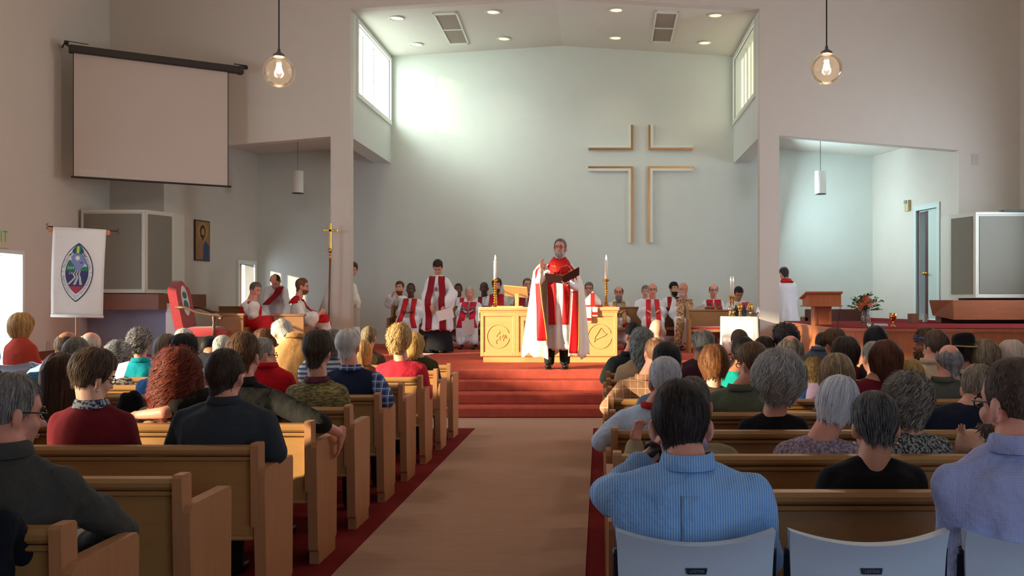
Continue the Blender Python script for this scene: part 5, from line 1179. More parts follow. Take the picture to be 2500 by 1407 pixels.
def person(label, x, yt, Y, group, facing=0, yaw=0, pitch=0, roll=0, s=1.0, base=0.0, seat=.42, stand=False, shw=.205, dep=.13, nb=None, hipd=None, lean=-.02, sk='fair',
           hr=('short', (60, 48, 40), (110, 92, 76)), hkw=None, top=None, arms=None, legs=None, collar=None, glasses=None, face=False, bd=None, belly=0.0, sleeve='long', vox=None, cvox=None,
           robe=None, wr=.006, armw=1.0, name='person', cat='person', eyebrow=(70, 52, 42), lowcut=0.0, earrings=False, topname='shirt', noleg=False):
    PID[0] += 1; seed = PID[0]; psi = math.radians(facing); fwd = Vector((-math.sin(psi), math.cos(psi), 0)); rt = Vector((math.cos(psi), math.sin(psi), 0))
    M = (Matrix.Rotation(psi+math.radians(yaw), 3, 'Z') @ Matrix.Rotation(math.radians(-pitch), 3, 'X') @ Matrix.Rotation(math.radians(roll), 3, 'Y'))
    ht = P(x, yt, Y); ext = .122*s
    # centre of the head from the top of its silhouette
    upz = math.sqrt((.1*s*M[2][2])**2+(.098*s*M[2][1])**2+(.077*s*M[2][0])**2)+.012*s
    c = ht-Vector((0, 0, upz))-M @ Vector((0, -.012, .022))*s
    N = Vector(nb) if nb is not None else c+M @ Vector((0, -.035, -.115))*s*.5+Vector((0, 0, -.155*s))-fwd*.03-M @ Vector((0, 0, .115))*s*.0
    if nb is None: N = c+(M @ Vector((0, -.03, -.08)))*s+(-UP*.072-fwd*.035)*s
    if stand: hz = base+.90*s
    else: hz = base+seat+.08
    hd = Vector(hipd) if hipd is not None else Vector((0, 0, 0))
    H = Vector((N.x, N.y, hz))-fwd*lean+hd
    root = thing(name, label, cat, (H.x, H.y, base), group)
    secs, ax, Fv, Rv, L = torso_secs(H, N, rt, shw, dep, 1.0, belly)
    near = Y < 5.2; vb = vox or (.0105 if near else .0148 if Y < 9 else .0155)
    # arms
    A = {}
    arms = arms or {}
    for sd, sg in (('L', -1), ('R', 1)):
        sh = H+ax*L*.80+Rv*sg*(shw-.062)
        a = arms.get(sd)
        if a is None:
            el = sh+Rv*sg*.05-UP*.26+fwd*.06; w = el+fwd*.21-Rv*sg*.11+UP*.0
            if not stand: w.z = max(w.z, base+seat+(.30 if robe else .19)); el.z = max(el.z, base+seat+(.24 if robe else .15))
            a = dict(e=el, w=w, d=(fwd*.8-Rv*sg*.6-UP*.2), n=-UP)
        A[sd] = (sh, Vector(a['e']), Vector(a['w']), a, sg)
    # body: one continuous skin
    mb = MB(); head_parts(mb, M, c, s)
    nk0 = c+M @ Vector((0, -.018, -.05))*s
    nr = (.058 if shw >= .2 else .05)*s; mb.cap(nk0, N-ax*.03, nr, nr*1.14, 14)
    core = [(q[0], q[1], q[2], q[3]*.52, q[4]*.55) if i < 7 else (q[0]-ax*.02, q[1], q[2], q[3]*.85, q[4]*.85) for i, q in enumerate(secs)]
    mb.loft(core)
    for sd in 'LR':
        sh, el, w, a, sg = A[sd]
        mb.cap(sh, el, .046, .038); mb.cap(el, w, .038, .026); mb.cap(H+ax*L*.78, sh, .06, .045)
        hdn = a.get('d', (w-el).normalized()); hand(mb, w, hdn, a.get('n', -UP), a.get('ts', -sg), .95, a.get('curl', .5), a.get('spread', .12))
    body = finish(remesh(mb, vb, 3), 'body', skin(sk), root)
    # clothes
    rk = robe or {}
    if top is not None:
        mb = MB(); mb.loft(secs if not lowcut else secs[:-2]+[(secs[-2][0]-ax*lowcut, *secs[-2][1:])])
        for sd in 'LR':
            sh, el, w, a, sg = A[sd]; sl = a.get('sleeve', sleeve); k = armw
            kb = min(k, 1.1); mb.ell(sh-Rv*sg*.012-ax*.026, (.066*kb, .064*kb, .062*kb)); mb.cap(H+ax*L*.74, sh, .08, .06); mb.cap(N-ax*.045+Rv*sg*.03, sh+ax*.006-Rv*sg*.03, .062, .060)
            if sl == 'none': continue
            if sl == 'short': e2 = sh.lerp(el, .72); mb.cap(sh, e2, .064*k, .064*k); continue
            mb.cap(sh-ax*.014, el, min(.064*k, .067), .054*k)
            if sl == 'half': mb.cap(el, el.lerp(w, .12), .054*k, .052*k); continue
            if sl == 'wide':
                dr = (w-el).normalized(); mb.cap(el, el.lerp(w, .72), .07*k, .085*k); e3 = el.lerp(w, .55)-UP*.09*k; mb.cap(el-UP*.03, e3, .06, .075*k); mb.cap(e3, el.lerp(w, .74)-UP*.05, .06*k, .07*k)
            else: mb.cap(el, el.lerp(w, a.get('cuff', .9)), .054*k, .042*k)
        if not stand and not rk: mb.ell(H-UP*.02+fwd*.03, (shw*.9, .16, .11))
        if rk:
            z1 = rk.get('hem', base+.05)
            if stand:
                k0 = rk.get('flare', 1.35); sec2 = []
                for t in np.linspace(0, 1, 7):
                    z = H.z+.12-(H.z+.12-z1)*t; sec2.append((Vector((H.x, H.y, z))+fwd*.02*t, rt, fwd, shw*(.86+(k0-.86)*t), dep*(1.1+(k0-.9)*t)))
                mb.loft(sec2[::-1], 24)
            else:
                kz = base+seat+.10; kf = rk.get('knee', .42)
                for sg in (-1, 1):
                    kn = Vector((H.x, H.y, kz))+fwd*kf+rt*sg*rk.get('kw', .13); mb.cap(Vector((H.x, H.y, kz-.0))+rt*sg*.09, kn, .115, .095); ft = Vector((kn.x, kn.y, z1+.06))+fwd*.03; mb.cap(kn, ft, .095, .10)
                kn = Vector((H.x, H.y, kz-.03))+fwd*(kf-.03); mb.cap(Vector((H.x, H.y, kz-.02)), kn, .11, .085); mb.cap(kn-fwd*.02, Vector((kn.x, kn.y, z1+.06)), .085, .085)
        cv = cvox or (.013 if near else .0175 if Y < 9 else .0225)
        me = remesh(mb, cv, 4); a = verts(me); n_ = normals(me); d = waves(a, 26, 12, seed)*wr*.5+waves(a*np.array([1, 1, .5]), 60, 10, seed+5)*wr*.35
        if rk:
            hz_ = np.clip((N.z-.1-a[:, 2])/.7, 0, 1); dd = np.zeros(len(a)); g = np.random.default_rng(seed)
            for i in range(7):
                th = g.uniform(0, 3.14); kx = g.uniform(28, 62); dd += np.sin((a[:, 0]*math.cos(th)+a[:, 1]*math.sin(th))*kx+g.uniform(0, 6)+a[:, 2]*g.normal(0, 3))
            d = d+dd*rk.get('fold', .006)*.6*hz_
        a = a+n_*d[:, None]; setverts(me, a)
        bvh = BVHTree.FromPolygons([tuple(v) for v in a], [tuple(p.vertices) for p in me.polygons])
        tp = finish(me, topname if not rk else rk.get('name', 'robe'), top, root)
    else: bvh = None
    if collar is not None:
        cm, ch = collar; mb = MB(); rs = []; nn = 28; tilt = ax
        for r0, dz in ((.075, -.02), (.074, ch*.4), (.071, ch*.7), (.065, ch*.7), (.066, ch*.3), (.067, -.02)):
            ring = []
            for i in range(nn):
                th = 6.2832*i/nn; fr = math.sin(th); ring.append(N-Fv*.004+Rv*(r0*math.cos(th))+Fv*(r0*1.02*fr)+ax*(dz-.004-.022*max(0, fr)))
            rs.append(ring)
        mb.rings(rs+[rs[0]], caps=False); mb.build('collar', cm, root, True)
        mb = MB(); rs = []
        for r0, dz in ((.071, ch*.72), (.077, ch*.66), (.09, -.014), (.087, -.018), (.072, ch*.5)):
            rs.append([N-Fv*.004+Rv*(r0*math.cos(6.2832*i/nn))+Fv*(r0*math.sin(6.2832*i/nn))+ax*(dz-.022*max(0, math.sin(6.2832*i/nn))) for i in range(nn)])
        mb.rings(rs, caps=False); mb.build('collar_fold', cm, root, True)
    if hr: hair(root, M, c, s, hr[0], hr[1], hr[2], Y, seed, **(hkw or {}))
    T = lambda p: c+M @ (Vector(p)*s)
    if face:
        for sx in (-1, 1):
            mb = MB(); mb.ell(T((sx*.031, .073, .003)), (.0115*s, .0105*s, .0052*s), M, seg=10, rows=8); ey = mb.build('eye', mat('eye white', rgb(176, 160, 148), .3), root, True)
            mb = MB(); mb.ell(T((sx*.031, .0795, .003)), (.0055*s, .0045*s, .005*s), M, seg=8, rows=6); mb.build('iris', mat('iris', rgb(44, 34, 30), .2), ey, True)
        mb = MB()
        for sx in (-1, 1): mb.tube([T((sx*.013, .089, .022)), T((sx*.03, .088, .028)), T((sx*.048, .077, .022))], [.003*s, .0048*s, .003*s], 6)
        mb.build('eyebrows', hair_mat(eyebrow, tuple(min(255, q+30) for q in eyebrow)), root, True)
        mb = MB(); mb.ell(T((0, .0895, -.068)), (.023*s, .008*s, .0045*s), M, seg=12, rows=6); mb.ell(T((0, .0885, -.075)), (.018*s, .009*s, .0055*s), M, seg=12, rows=6); mb.build('lips', mat('lips '+sk, tuple(q*.62 if i else q*.8 for i, q in enumerate(rgb(*SKIN[sk])[:3]))+(1,), .4), root, True)
    if bd: beard(root, M, c, s, bd[0], bd[1], seed, *(bd[2:]))
    if glasses:
        mb = MB()
        for sx in (-1, 1):
            mb.tube([T((sx*.031+.022*math.cos(a), .094-.006*abs(math.cos(a)), .002+.0155*math.sin(a))) for a in np.linspace(0, 6.283, 17)[:-1]], .0024*s, 5, closed_path=True)
            mb.tube([T((sx*.058, .09, .008)), T((sx*.076, .06, .008)), T((sx*.083, -.01, .004)), T((sx*.083, -.03, -.012))], .0024*s, 5)
        mb.tube([T((-.009, .097, .005)), T((0, .1, .008)), T((.009, .097, .005))], .0024*s, 5); mb.build('glasses', glasses, root, True)
    if earrings:
        for sx in (-1, 1): mb = MB(); mb.ell(T((sx*.081, -.004, -.062)), (.005*s, .005*s, .008*s)); mb.build('earring', silver, root, True)
    if not stand and not rk and not noleg:
        mb = MB(); fz = base+.07
        for sg in (-1, 1):
            hp = H+rt*sg*.09-UP*.01; kn = Vector((H.x, H.y, base+seat+.05))+fwd*.43+rt*sg*.11; ak = Vector((kn.x, kn.y, fz))-fwd*.02; mb.cap(hp, kn, .088, .066); mb.cap(kn, ak, .064, .048)
        mb.build('trousers', legs or cloth('dark trousers', (40, 40, 46)), root, True)
        for sg in (-1, 1):
            q = Vector((H.x, H.y, base))+fwd*.43+rt*sg*.11; mb = MB(); mb.ell(q+fwd*.06+UP*.036, (.045, .13, .036), Matrix.Rotation(psi, 3, 'Z')); mb.cap(q-fwd*.02+UP*.05, q-fwd*.02+UP*.1, .045, .042); mb.build('shoe', mat('black leather', rgb(26, 24, 24), .35), root, True)
    return dict(root=root, N=N, H=H, fwd=fwd, rt=rt, ax=ax, Fv=Fv, Rv=Rv, L=L, bvh=bvh, c=c, M=M, s=s, A=A, T=T, base=base)
# ------------------------------------------------------------------ the congregation in the left pews
GL, GR = 'people in the left pews', 'people in the right pews'
LY = lambda k: 3.03+.87*k+.29
RY = lambda k: 3.62+.86*k+.29
gl_black = mat('black glasses frame', rgb(22, 22, 24), .35); gl_wire = metal('glasses wire', (150, 140, 120), .3)
wh_cl = mat('white shirt collar', rgb(222, 226, 228), .8, noise=(30, .03))
B0, GREY, SALT, WHITE = ((36, 28, 24), (84, 64, 50)), ((84, 80, 76), (168, 164, 158)), ((58, 54, 52), (190, 188, 186)), ((160, 158, 154), (232, 230, 226))
BRN, DKB, BLK, BLD, RED = ((62, 42, 30), (122, 88, 62)), ((30, 22, 20), (70, 52, 42)), ((12, 11, 12), (46, 44, 48)), ((142, 104, 56), (226, 190, 128)), ((64, 24, 16), (140, 60, 36))
def sheet(name, label, cat, c, u, v, w, h, m=None, t=.004, group=None):
    u, v = Vector(u).normalized(), Vector(v).normalized(); n = u.cross(v); c = Vector(c); mb = MB()
    q = [c-u*w/2-v*h/2, c+u*w/2-v*h/2, c+u*w/2+v*h/2, c-u*w/2+v*h/2]; mb.rings([[p-n*t/2 for p in q], [p+n*t/2 for p in q]]); return tag(mb.build(name, m or paper_m), label, cat, group)
# near rows
person('grey haired man in glasses and dark grey jacket, arm over the pew end, bottom left', 22, 908, 3.32, GL, yaw=-38, pitch=10, s=1.0, shw=.23, nb=P(14, 1100, 3.24), sk='pink',
       hr=('short', *GREY), face=True, top=cloth('charcoal jacket', (72, 72, 68), bump=(9, .03)), glasses=gl_black, arms={'R': dict(e=P(292, 1292, 3.5), w=P(196, 1340, 3.74), d=(-.6, .6, -.1), n=(0, 0, -1))}, armw=1.12, wr=.012, collar=(cloth('charcoal jacket', (58, 58, 56)), .05), vox=.008, topname='jacket')
sheet('service_booklet', 'white service booklet held by the grey haired man at bottom left', 'booklet', P(182, 1326, 3.72), (1, .2, .25), (0, .6, .8), .13, .11, m=paper_m)
scarf = mat('navy print scarf', pattern=pat_spots(70, rgb(36, 40, 66), rgb(186, 190, 200)), rough=.8, col=rgb(60, 60, 80))
person('short brown haired woman in a burgundy sweater with patterned scarf, head turned right', 226, 856, LY(2), GL, yaw=-34, pitch=16, roll=4, s=1.0, shw=.215, nb=P(225, 985, LY(2)-.05), sk='pale', hr=('mop', (48, 34, 26), (118, 94, 74)), hkw=dict(zb=-.06, thick=.03), face=True, top=cloth('burgundy sweater', (108, 24, 34), bump=(120, .003), amt=.12), collar=(scarf, .035), glasses=gl_black, earrings=True, topname='sweater')
person('dark haired man in a charcoal suit, elbow over the pew end', 548, 850, LY(2), GL, yaw=-4, pitch=4, s=1.06, shw=.262, nb=P(549, 975, LY(2)-.04), sk='pink', hr=('short', *B0), top=cloth('charcoal suit', (52, 58, 66), bump=(12, .014)), collar=(cloth('charcoal suit', (52, 58, 66)), .03), armw=1.15, dep=.15, topname='suit_jacket',
       arms={'R': dict(e=P(672, 1105, 5.0), w=P(610, 1120, 5.32), d=(-.8, .5, 0)), 'L': dict(e=P(425, 1110, 5.1), w=P(480, 1130, 5.35))})
olv = cloth('olive black shirt', (32, 31, 29), bump=(10, .02))
person('brown haired man in a black shirt with both arms spread along the pew', 594, 812, LY(3), GL, yaw=-10, pitch=2, s=1.06, shw=.255, nb=P(592, 930, LY(3)-.03), sk='pink', hr=('short', (58, 38, 26), (134, 98, 66)), hkw=dict(thick=.016), top=olv, collar=(olv, .04), sleeve='half', armw=1.15, vox=.0075, topname='shirt',
       arms={'R': dict(e=P(782, 1036, 5.80), w=P(834, 1060, 5.98), d=(-.12, .05, -1), n=(-1, -.3, 0), curl=.35, sleeve='half'), 'L': dict(e=P(402, 1008, 5.72), w=P(338, 1014, 5.78), d=(-1, 0, -.1), n=(0, 0, -1), sleeve='short')})
person('woman with long dark brown hair in a blue denim jacket, left of the burgundy sweater', 150, 866, LY(3), GL, yaw=8, pitch=6, s=1.0, shw=.19, sk='fair', hr=('long', (34, 24, 20), (104, 74, 56)), hkw=dict(zb=-.33, zs=-.3, thick=.03), top=cloth('blue denim', (44, 96, 148), bump=(60, .004)), topname='jacket')
q = P(160, 868, LY(3)+.02)
person('woman with long curly auburn hair in a taupe top', 432, 862, LY(3), GL, yaw=6, pitch=8, s=.98, shw=.19, nb=P(408, 985, LY(3)-.03), sk='fair', hr=('longcurly', (58, 20, 14), (150, 62, 36)), hkw=dict(zb=-.25, zs=-.25, thick=.055), top=cloth('taupe knit', (150, 126, 104), bump=(100, .003)), topname='sweater')
# middle rows
person('man with short grey hair in a teal blue shirt behind the long haired woman', 186, 820, LY(4), GL, yaw=-6, pitch=6, s=1.02, shw=.24, sk='fair', hr=('buzz', (84, 78, 68), (160, 152, 138)), top=cloth('teal blue shirt', (38, 104, 136)), hipd=(-.12, 0, 0), nb=P(150, 905, LY(4)), topname='shirt')
person('bald tan man in a pale blue shirt, left of the pink bald head', 165, 806, LY(5), GL, yaw=-10, pitch=14, s=1.0, shw=.22, sk='tan', hr=('ring', (60, 46, 38), (110, 92, 78)), top=cloth('pale blue shirt', (140, 176, 214)), nb=P(135, 882, LY(5)-.03), topname='shirt')
person('pink bald man with white side hair and glasses, below the banner', 221, 808, LY(7), GL, yaw=-35, pitch=14, s=1.0, sk='pink', hr=('ring', *WHITE), top=cloth('dark blue coat', (40, 44, 60)), glasses=gl_wire, topname='coat')
sp_top = mat('black and white print top', pattern=pat_spots(38, rgb(60, 58, 56), rgb(206, 200, 188)), rough=.85, col=rgb(150, 150, 140))
person('woman with silver curly hair in a black and white print top, reading a white sheet', 287, 836, LY(6), GL, yaw=-10, pitch=20, s=.98, shw=.19, sk='pale', hr=('curly', (70, 70, 72), (220, 222, 222)), top=sp_top, topname='top')
sheet('song_sheet', 'white sheet of paper in front of the silver curly haired woman', 'paper', P(296, 905, LY(6)-.24), (1, 0, .25), (.2, .3, 1), .09, .14)
person('grey haired person in a bright turquoise shirt', 341, 803, LY(7), GL, yaw=4, pitch=2, s=1.04, shw=.19, sk='pink', hr=('mop', *SALT), hkw=dict(thick=.028, curl=.008, turns=1.2), top=cloth('turquoise shirt', (20, 172, 190)), nb=P(344, 878, LY(7)-.02), collar=(cloth('turquoise shirt', (20, 172, 190)), .03), topname='shirt')
person('woman with long grey blond hair in a blue top', 408, 818, LY(5), GL, yaw=16, pitch=6, s=1.0, shw=.19, sk='fair', hr=('long', (86, 70, 52), (176, 156, 126)), hkw=dict(zb=-.30, zs=-.27), top=cloth('blue top', (64, 116, 184)), nb=P(392, 918, LY(5)), topname='top')
person('person with thick black hair in a white blouse behind the auburn curls', 450, 818, LY(5)-.02, GL, yaw=-22, pitch=6, s=1.05, shw=.2, sk='tan', hr=('mop', *BLK), hkw=dict(thick=.026, zb=-.1), top=cloth('white blouse', (214, 206, 196)), nb=P(462, 905, LY(5)-.03), topname='blouse')
person('person in a white knitted cap near the red chair', 449, 804, LY(8), GL, pitch=10, sk='pink', hr=('mop', *WHITE), hkw=dict(zf=.03, zs=-.04), top=cloth('grey cardigan', (120, 118, 118)), topname='cardigan')
person('dark haired man bowed low in a black jacket in front of the red chair', 512, 820, LY(8), GL, yaw=-30, pitch=34, sk='tan', hr=('short', *BLK), top=cloth('black jacket', (34, 36, 42)), nb=P(515, 858, LY(8)-.1), topname='jacket')
person('pale grey haired head between the black jacket and the brown haired man', 543, 818, LY(7), GL, yaw=0, pitch=6, sk='pink', hr=('short', (140, 150, 146), (206, 212, 206)), top=cloth('grey jumper', (110, 116, 124)), topname='jumper')
person('grey balding man with glasses and trimmed beard in a bright red shirt', 640, 822, LY(5), GL, yaw=-48, pitch=10, s=1.02, shw=.215, sk='pink', hr=('short', (120, 118, 112), (190, 186, 178)), hkw=dict(thick=.006, zf=.09), top=cloth('bright red shirt', (190, 18, 34)), glasses=gl_black, face=True, bd=((150, 146, 140), (214, 210, 202)), nb=P(652, 890, LY(5)-.03), collar=(cloth('bright red shirt', (190, 18, 34)), .03), eyebrow=(120, 110, 100), topname='shirt')
person('white haired man bowing far forward in a tan jacket, hair lit by the sun', 688, 776, LY(6)+.05, GL, yaw=28, pitch=52, roll=-14, s=1.02, shw=.21, sk='pale', hr=('crown', *WHITE), top=cloth('tan jacket', (192, 146, 92), bump=(12, .02)), nb=P(722, 822, LY(6)-.02), lean=.1, collar=(cloth('tan jacket', (192, 146, 92)), .035), topname='jacket')
person('head of curly chestnut hair beside the bowing white haired man', 645, 806, LY(7), GL, pitch=8, sk='fair', hr=('curly', (70, 42, 26), (140, 96, 60)), top=cloth('brown cardigan', (104, 80, 64)), topname='cardigan')
stripes_bw = mat('blue and white striped shirt', pattern=pat_stripes(2, 26, .5, rgb(70, 104, 152), rgb(206, 214, 222)), rough=.85, col=rgb(150, 170, 200), bump=(12, .01))
person('grey haired man in a blue and white striped shirt', 814, 803, LY(6)-.1, GL, yaw=8, pitch=6, s=1.02, shw=.25, sk='pink', hr=('short', *GREY), top=stripes_bw, nb=P(786, 866, LY(6)-.12), topname='shirt')
person('woman with a dark brown cap of hair in an olive sweater', 776, 808, LY(4), GL, yaw=-10, pitch=4, roll=3, s=1.04, shw=.215, sk='fair', hr=('mop', (40, 32, 26), (94, 80, 62)), hkw=dict(thick=.024, zb=-.11), top=mat('olive marled sweater', pattern=pat_spots(60, rgb(88, 80, 40), rgb(140, 128, 82), stretch=(.5, .5, 1.8)), rough=.9, col=rgb(110, 100, 60), bump=(70, .004)), nb=P(775, 925, LY(4)-.03), collar=(cloth('plum scarf', (96, 46, 60)), .03), topname='sweater')
plaid_b = mat('blue plaid shirt', pattern=pat_plaid(19, rgb(40, 58, 112), rgb(96, 122, 172), rgb(190, 204, 220)), rough=.85, col=rgb(80, 100, 150))
r_ = person('white haired man in a navy vest over a blue plaid shirt beside the aisle', 849, 797, LY(5), GL, yaw=-6, pitch=3, s=1.06, shw=.24, sk='pink', hr=('short', (182, 180, 176), (236, 234, 230)), hkw=dict(thick=.014, ztop=.108), top=cloth('navy knit vest', (26, 38, 62), bump=(100, .003)), collar=(plaid_b, .03), sleeve='none', nb=P(856, 896, LY(5)-.03), armw=1.1, topname='vest',
       arms={'R': dict(e=P(942, 982, 7.56), w=P(950, 1000, 7.85), d=(0, 1, -.2)), 'L': dict(e=P(790, 990, 7.6), w=P(830, 1000, 7.85))})
for sd in 'LR':
    sh, el, w_, a, sg = r_['A'][sd]; mb = MB(); mb.cap(sh+r_['Rv']*sg*.012, sh.lerp(el, .5)+r_['Rv']*sg*.012, .066, .072, 16); mb.cap(sh.lerp(el, .5)+r_['Rv']*sg*.012, sh.lerp(el, .92), .072, .074, 16)
    finish(remesh(mb, .016, 3), 'shirt_sleeve', plaid_b, r_['root'])
person('sandy grey haired man in a brown leather jacket below the pier', 901, 796, LY(9), GL, yaw=-14, pitch=8, s=.97, sk='pink', hr=('short', (104, 88, 62), (176, 158, 124)), top=cloth('brown leather', (84, 66, 46)), collar=(cloth('brown leather', (84, 66, 46)), .03), topname='jacket')
person('blond child partly hidden by the white haired man in the navy vest', 884, 833, LY(7), GL, pitch=4, s=.92, shw=.16, sk='fair', hr=('bob', *BLD), top=cloth('brown top', (110, 80, 54)), nb=P(884, 890, LY(7)-.02), topname='top')
person('woman with wavy blond hair in a raspberry red top', 975, 793, LY(7), GL, yaw=-8, pitch=3, s=1.06, shw=.245, sk='fair', hr=('fluffy', (150, 112, 62), (232, 200, 140)), hkw=dict(thick=.03, zb=-.12), top=cloth('raspberry top', (196, 44, 62), bump=(8, .02)), nb=P(980, 878, LY(7)-.03), topname='top')
person('woman with straight golden blond hair in an olive quilted jacket', 1012, 814, LY(8), GL, yaw=-6, pitch=8, s=.96, shw=.19, sk='fair', hr=('bob', (150, 112, 52), (228, 186, 110)), hkw=dict(zb=-.14), top=cloth('olive quilted jacket', (62, 58, 34), bump=(26, .02)), nb=P(1028, 872, LY(8)-.02), topname='jacket')
person('woman with honey blond bob in a rust red top by the left door', 51, 767, 10.78, 'people on side chairs', yaw=-24, pitch=3, s=1.04, shw=.175, sk='fair', hr=('bob', (142, 98, 50), (224, 180, 112)), hkw=dict(thick=.034), top=cloth('rust red top', (178, 62, 44)), sleeve='short', nb=P(50, 824, 10.74), topname='top')
person('person in a dark plaid shirt whose shoulder shows at the left edge', -42, 826, 5.6, GL, sk='fair', hr=('short', *B0), top=mat('dark plaid shirt', pattern=pat_plaid(16, rgb(36, 34, 38), rgb(62, 48, 48), rgb(110, 96, 84)), rough=.9, col=rgb(50, 46, 46)), nb=P(-46, 895, 5.58), shw=.22, topname='shirt')
ct_ = MB()
for i, (px, zz) in enumerate(((302, .80), (312, .87), (322, .83), (332, .885), (342, .86), (350, .79))):
    x_ = P(px, 0, 6.56).x; ct_.cap((x_, 6.535, zz), (x_-.01, 6.50, .52+.03*(i % 3)), .036, .045, 10); ct_.cap((x_, 6.535, zz), (x_+.01, 6.64, .60), .036, .04, 10)
me = remesh(ct_, .014, 4); a = verts(me); a += normals(me)*(waves(a, 40, 10, 4)*.004)[:, None]; setverts(me, a); me.name = 'coat'; o = bpy.data.objects.new('coat', me); COL.objects.link(o); me.materials.clear(); me.materials.append(cloth('black wool coat', (24, 24, 28), bump=(14, .02))); me.shade_smooth(); tag(o, 'black coat draped over a pew back beside the auburn curls', 'coat')

ct_ = MB()
for i, px in enumerate((-70, -40, -12, 14)):
    x_ = P(px, 0, 3.0).x; ct_.cap((x_, 2.99, .83+.015*(i % 2)), (x_-.01, 2.96, .45), .034, .05, 10); ct_.cap((x_, 3.02, .83), (x_, 3.19, .6), .034, .04, 10)
me = remesh(ct_, .012, 4); a = verts(me); a += normals(me)*(waves(a, 40, 10, 9)*.004)[:, None]; setverts(me, a); me.name = 'coat'; o = bpy.data.objects.new('coat', me); COL.objects.link(o); me.materials.clear(); me.materials.append(cloth('dark navy coat', (22, 26, 36), bump=(14, .02))); me.shade_smooth(); tag(o, 'dark navy coat hung over the nearest pew back in the bottom left corner', 'coat')
# ------------------------------------------------------------------ the congregation on the right
oxf = mat('blue striped shirt', pattern=pat_stripes(0, 130, .72, rgb(112, 166, 226), rgb(176, 208, 242)), rough=.8, col=rgb(100, 150, 210), bump=(10, .03))
p1 = person('dark haired man in a light blue striped shirt on a white chair, hand raised', 1662, 926, 3.12, 'people on the white chairs', pitch=8, s=1.06, shw=.245, nb=P(1678, 1126, 3.04), sk='pink', hr=('short', (22, 18, 18), (70, 60, 56)), hkw=dict(thick=.013, zb=-.108), top=oxf, collar=(oxf, .042), armw=1.16, vox=.007, wr=.012, seat=.46, topname='shirt', sleeve='long',
       arms={'L': dict(e=P(1486, 1215, 3.18), w=P(1612, 1090, 3.34), d=(.45, .1, 1), n=(.9, -.2, 0), curl=.4, cuff=.62), 'R': dict(e=P(1868, 1360, 3.1), w=P(1800, 1420, 3.4))})
w_ = p1['A']['L'][2]; e_ = p1['A']['L'][1]; d_ = (w_-e_).normalized()
mb = MB(); mb.tube([w_-d_*.03+(d_.orthogonal()*math.cos(a)+d_.cross(d_.orthogonal())*math.sin(a)).normalized()*.034 for a in np.linspace(0, 6.283, 21)[:-1]], .009, 8, closed_path=True)
mb.cbox((-.02, -.008, -.022), (.02, .008, .022), .004, Matrix.Translation(w_-d_*.03+Vector((-.01, -.036, .005))) @ d_.to_track_quat('Z', 'Y').to_matrix().to_4x4()); mb.build('wristwatch', black_p, p1['root'], True)
# yoke seam and box pleat of the shirt
H_, N_, ax_ = p1['H'], p1['N'], p1['ax']; L_ = p1['L']
drape('box_pleat', p1['bvh'], H_, Vector((0, -1, 0)), Vector((-1, 0, 0)), [(0, N_.z-.085), (0.004, H_.z+.05)], .055, oxf, p1['root'], off=.004, thick=.006)
lav = mat('lavender checked shirt', pattern=pat_plaid(150, rgb(164, 172, 216), rgb(150, 160, 208), rgb(190, 196, 226), .5, .95), rough=.8, col=rgb(164, 172, 216), bump=(8, .035))
p2 = person('bearded man with cropped hair and sunglasses in a lavender shirt at the right edge', 2478, 868, 2.98, 'people on the white chairs', yaw=26, pitch=4, s=1.06, shw=.25, nb=P(2482, 1085, 2.9), sk='pink', hr=('buzz', (44, 34, 30), (112, 92, 76)), hkw=dict(thick=.006), face=True, top=lav, collar=(lav, .05), bd=((60, 44, 36), (120, 96, 76), .014, .0), glasses=gl_black, armw=1.16, vox=.007, wr=.012, seat=.46, topname='shirt',
       arms={'L': dict(e=P(2345, 1395, 2.95), w=P(2400, 1440, 3.25)), 'R': dict(e=P(2640, 1390, 2.95), w=P(2560, 1440, 3.25))})
kh = cloth('khaki jacket', (150, 136, 108), bump=(10, .02))
person('man in khaki jacket raising a hand, mostly hidden by the striped shirt man', 1690, 918, RY(1)+.06, GR, pitch=4, s=1.04, shw=.235, nb=P(1685, 1085, RY(1)), sk='pink', hr=('short', (70, 60, 52), (140, 128, 112)), top=kh, collar=(cloth('lavender cotton', (176, 160, 204)), .05), armw=1.15, vox=.007, topname='jacket',
       arms={'L': dict(e=P(1535, 1150, 4.95), w=P(1552, 1084, 5.1), d=(.12, 0, 1), n=(.7, -.7, 0), curl=.75, spread=.2)})
wb_ = cloth('pale blue cotton', (196, 216, 242), bump=(9, .03))
person('white haired man in a pale blue shirt, elbow out over the aisle', 1624, 872, RY(2)+.02, GR, yaw=6, pitch=6, s=1.04, shw=.235, nb=P(1600, 985, RY(2)-.02), sk='pink', hr=('short', (168, 168, 172), (228, 230, 236)), hkw=dict(thick=.016), top=wb_, armw=1.2, vox=.008, topname='shirt', collar=(cloth('red piping', (188, 34, 40)), .02),
       arms={'L': dict(e=P(1470, 1078, 5.55), w=P(1540, 1062, 5.85), d=(.9, .3, 0))})
person('woman with a fluffy cloud of grey hair in a black cardigan', 1902, 872, RY(2), GR, yaw=-8, pitch=10, s=1.06, shw=.2, nb=P(1888, 1012, RY(2)-.04), sk='pink', hr=('fluffy', (104, 102, 98), (206, 204, 200)), hkw=dict(thick=.064, zb=-.12, zs=-.09), top=cloth('black cardigan', (22, 22, 26)), topname='cardigan')
mauve = mat('mauve knit', pattern=pat_spots(90, rgb(126, 108, 128), rgb(176, 160, 174), stretch=(1, 1, .4)), rough=.9, col=rgb(150, 132, 150), bump=(80, .004))
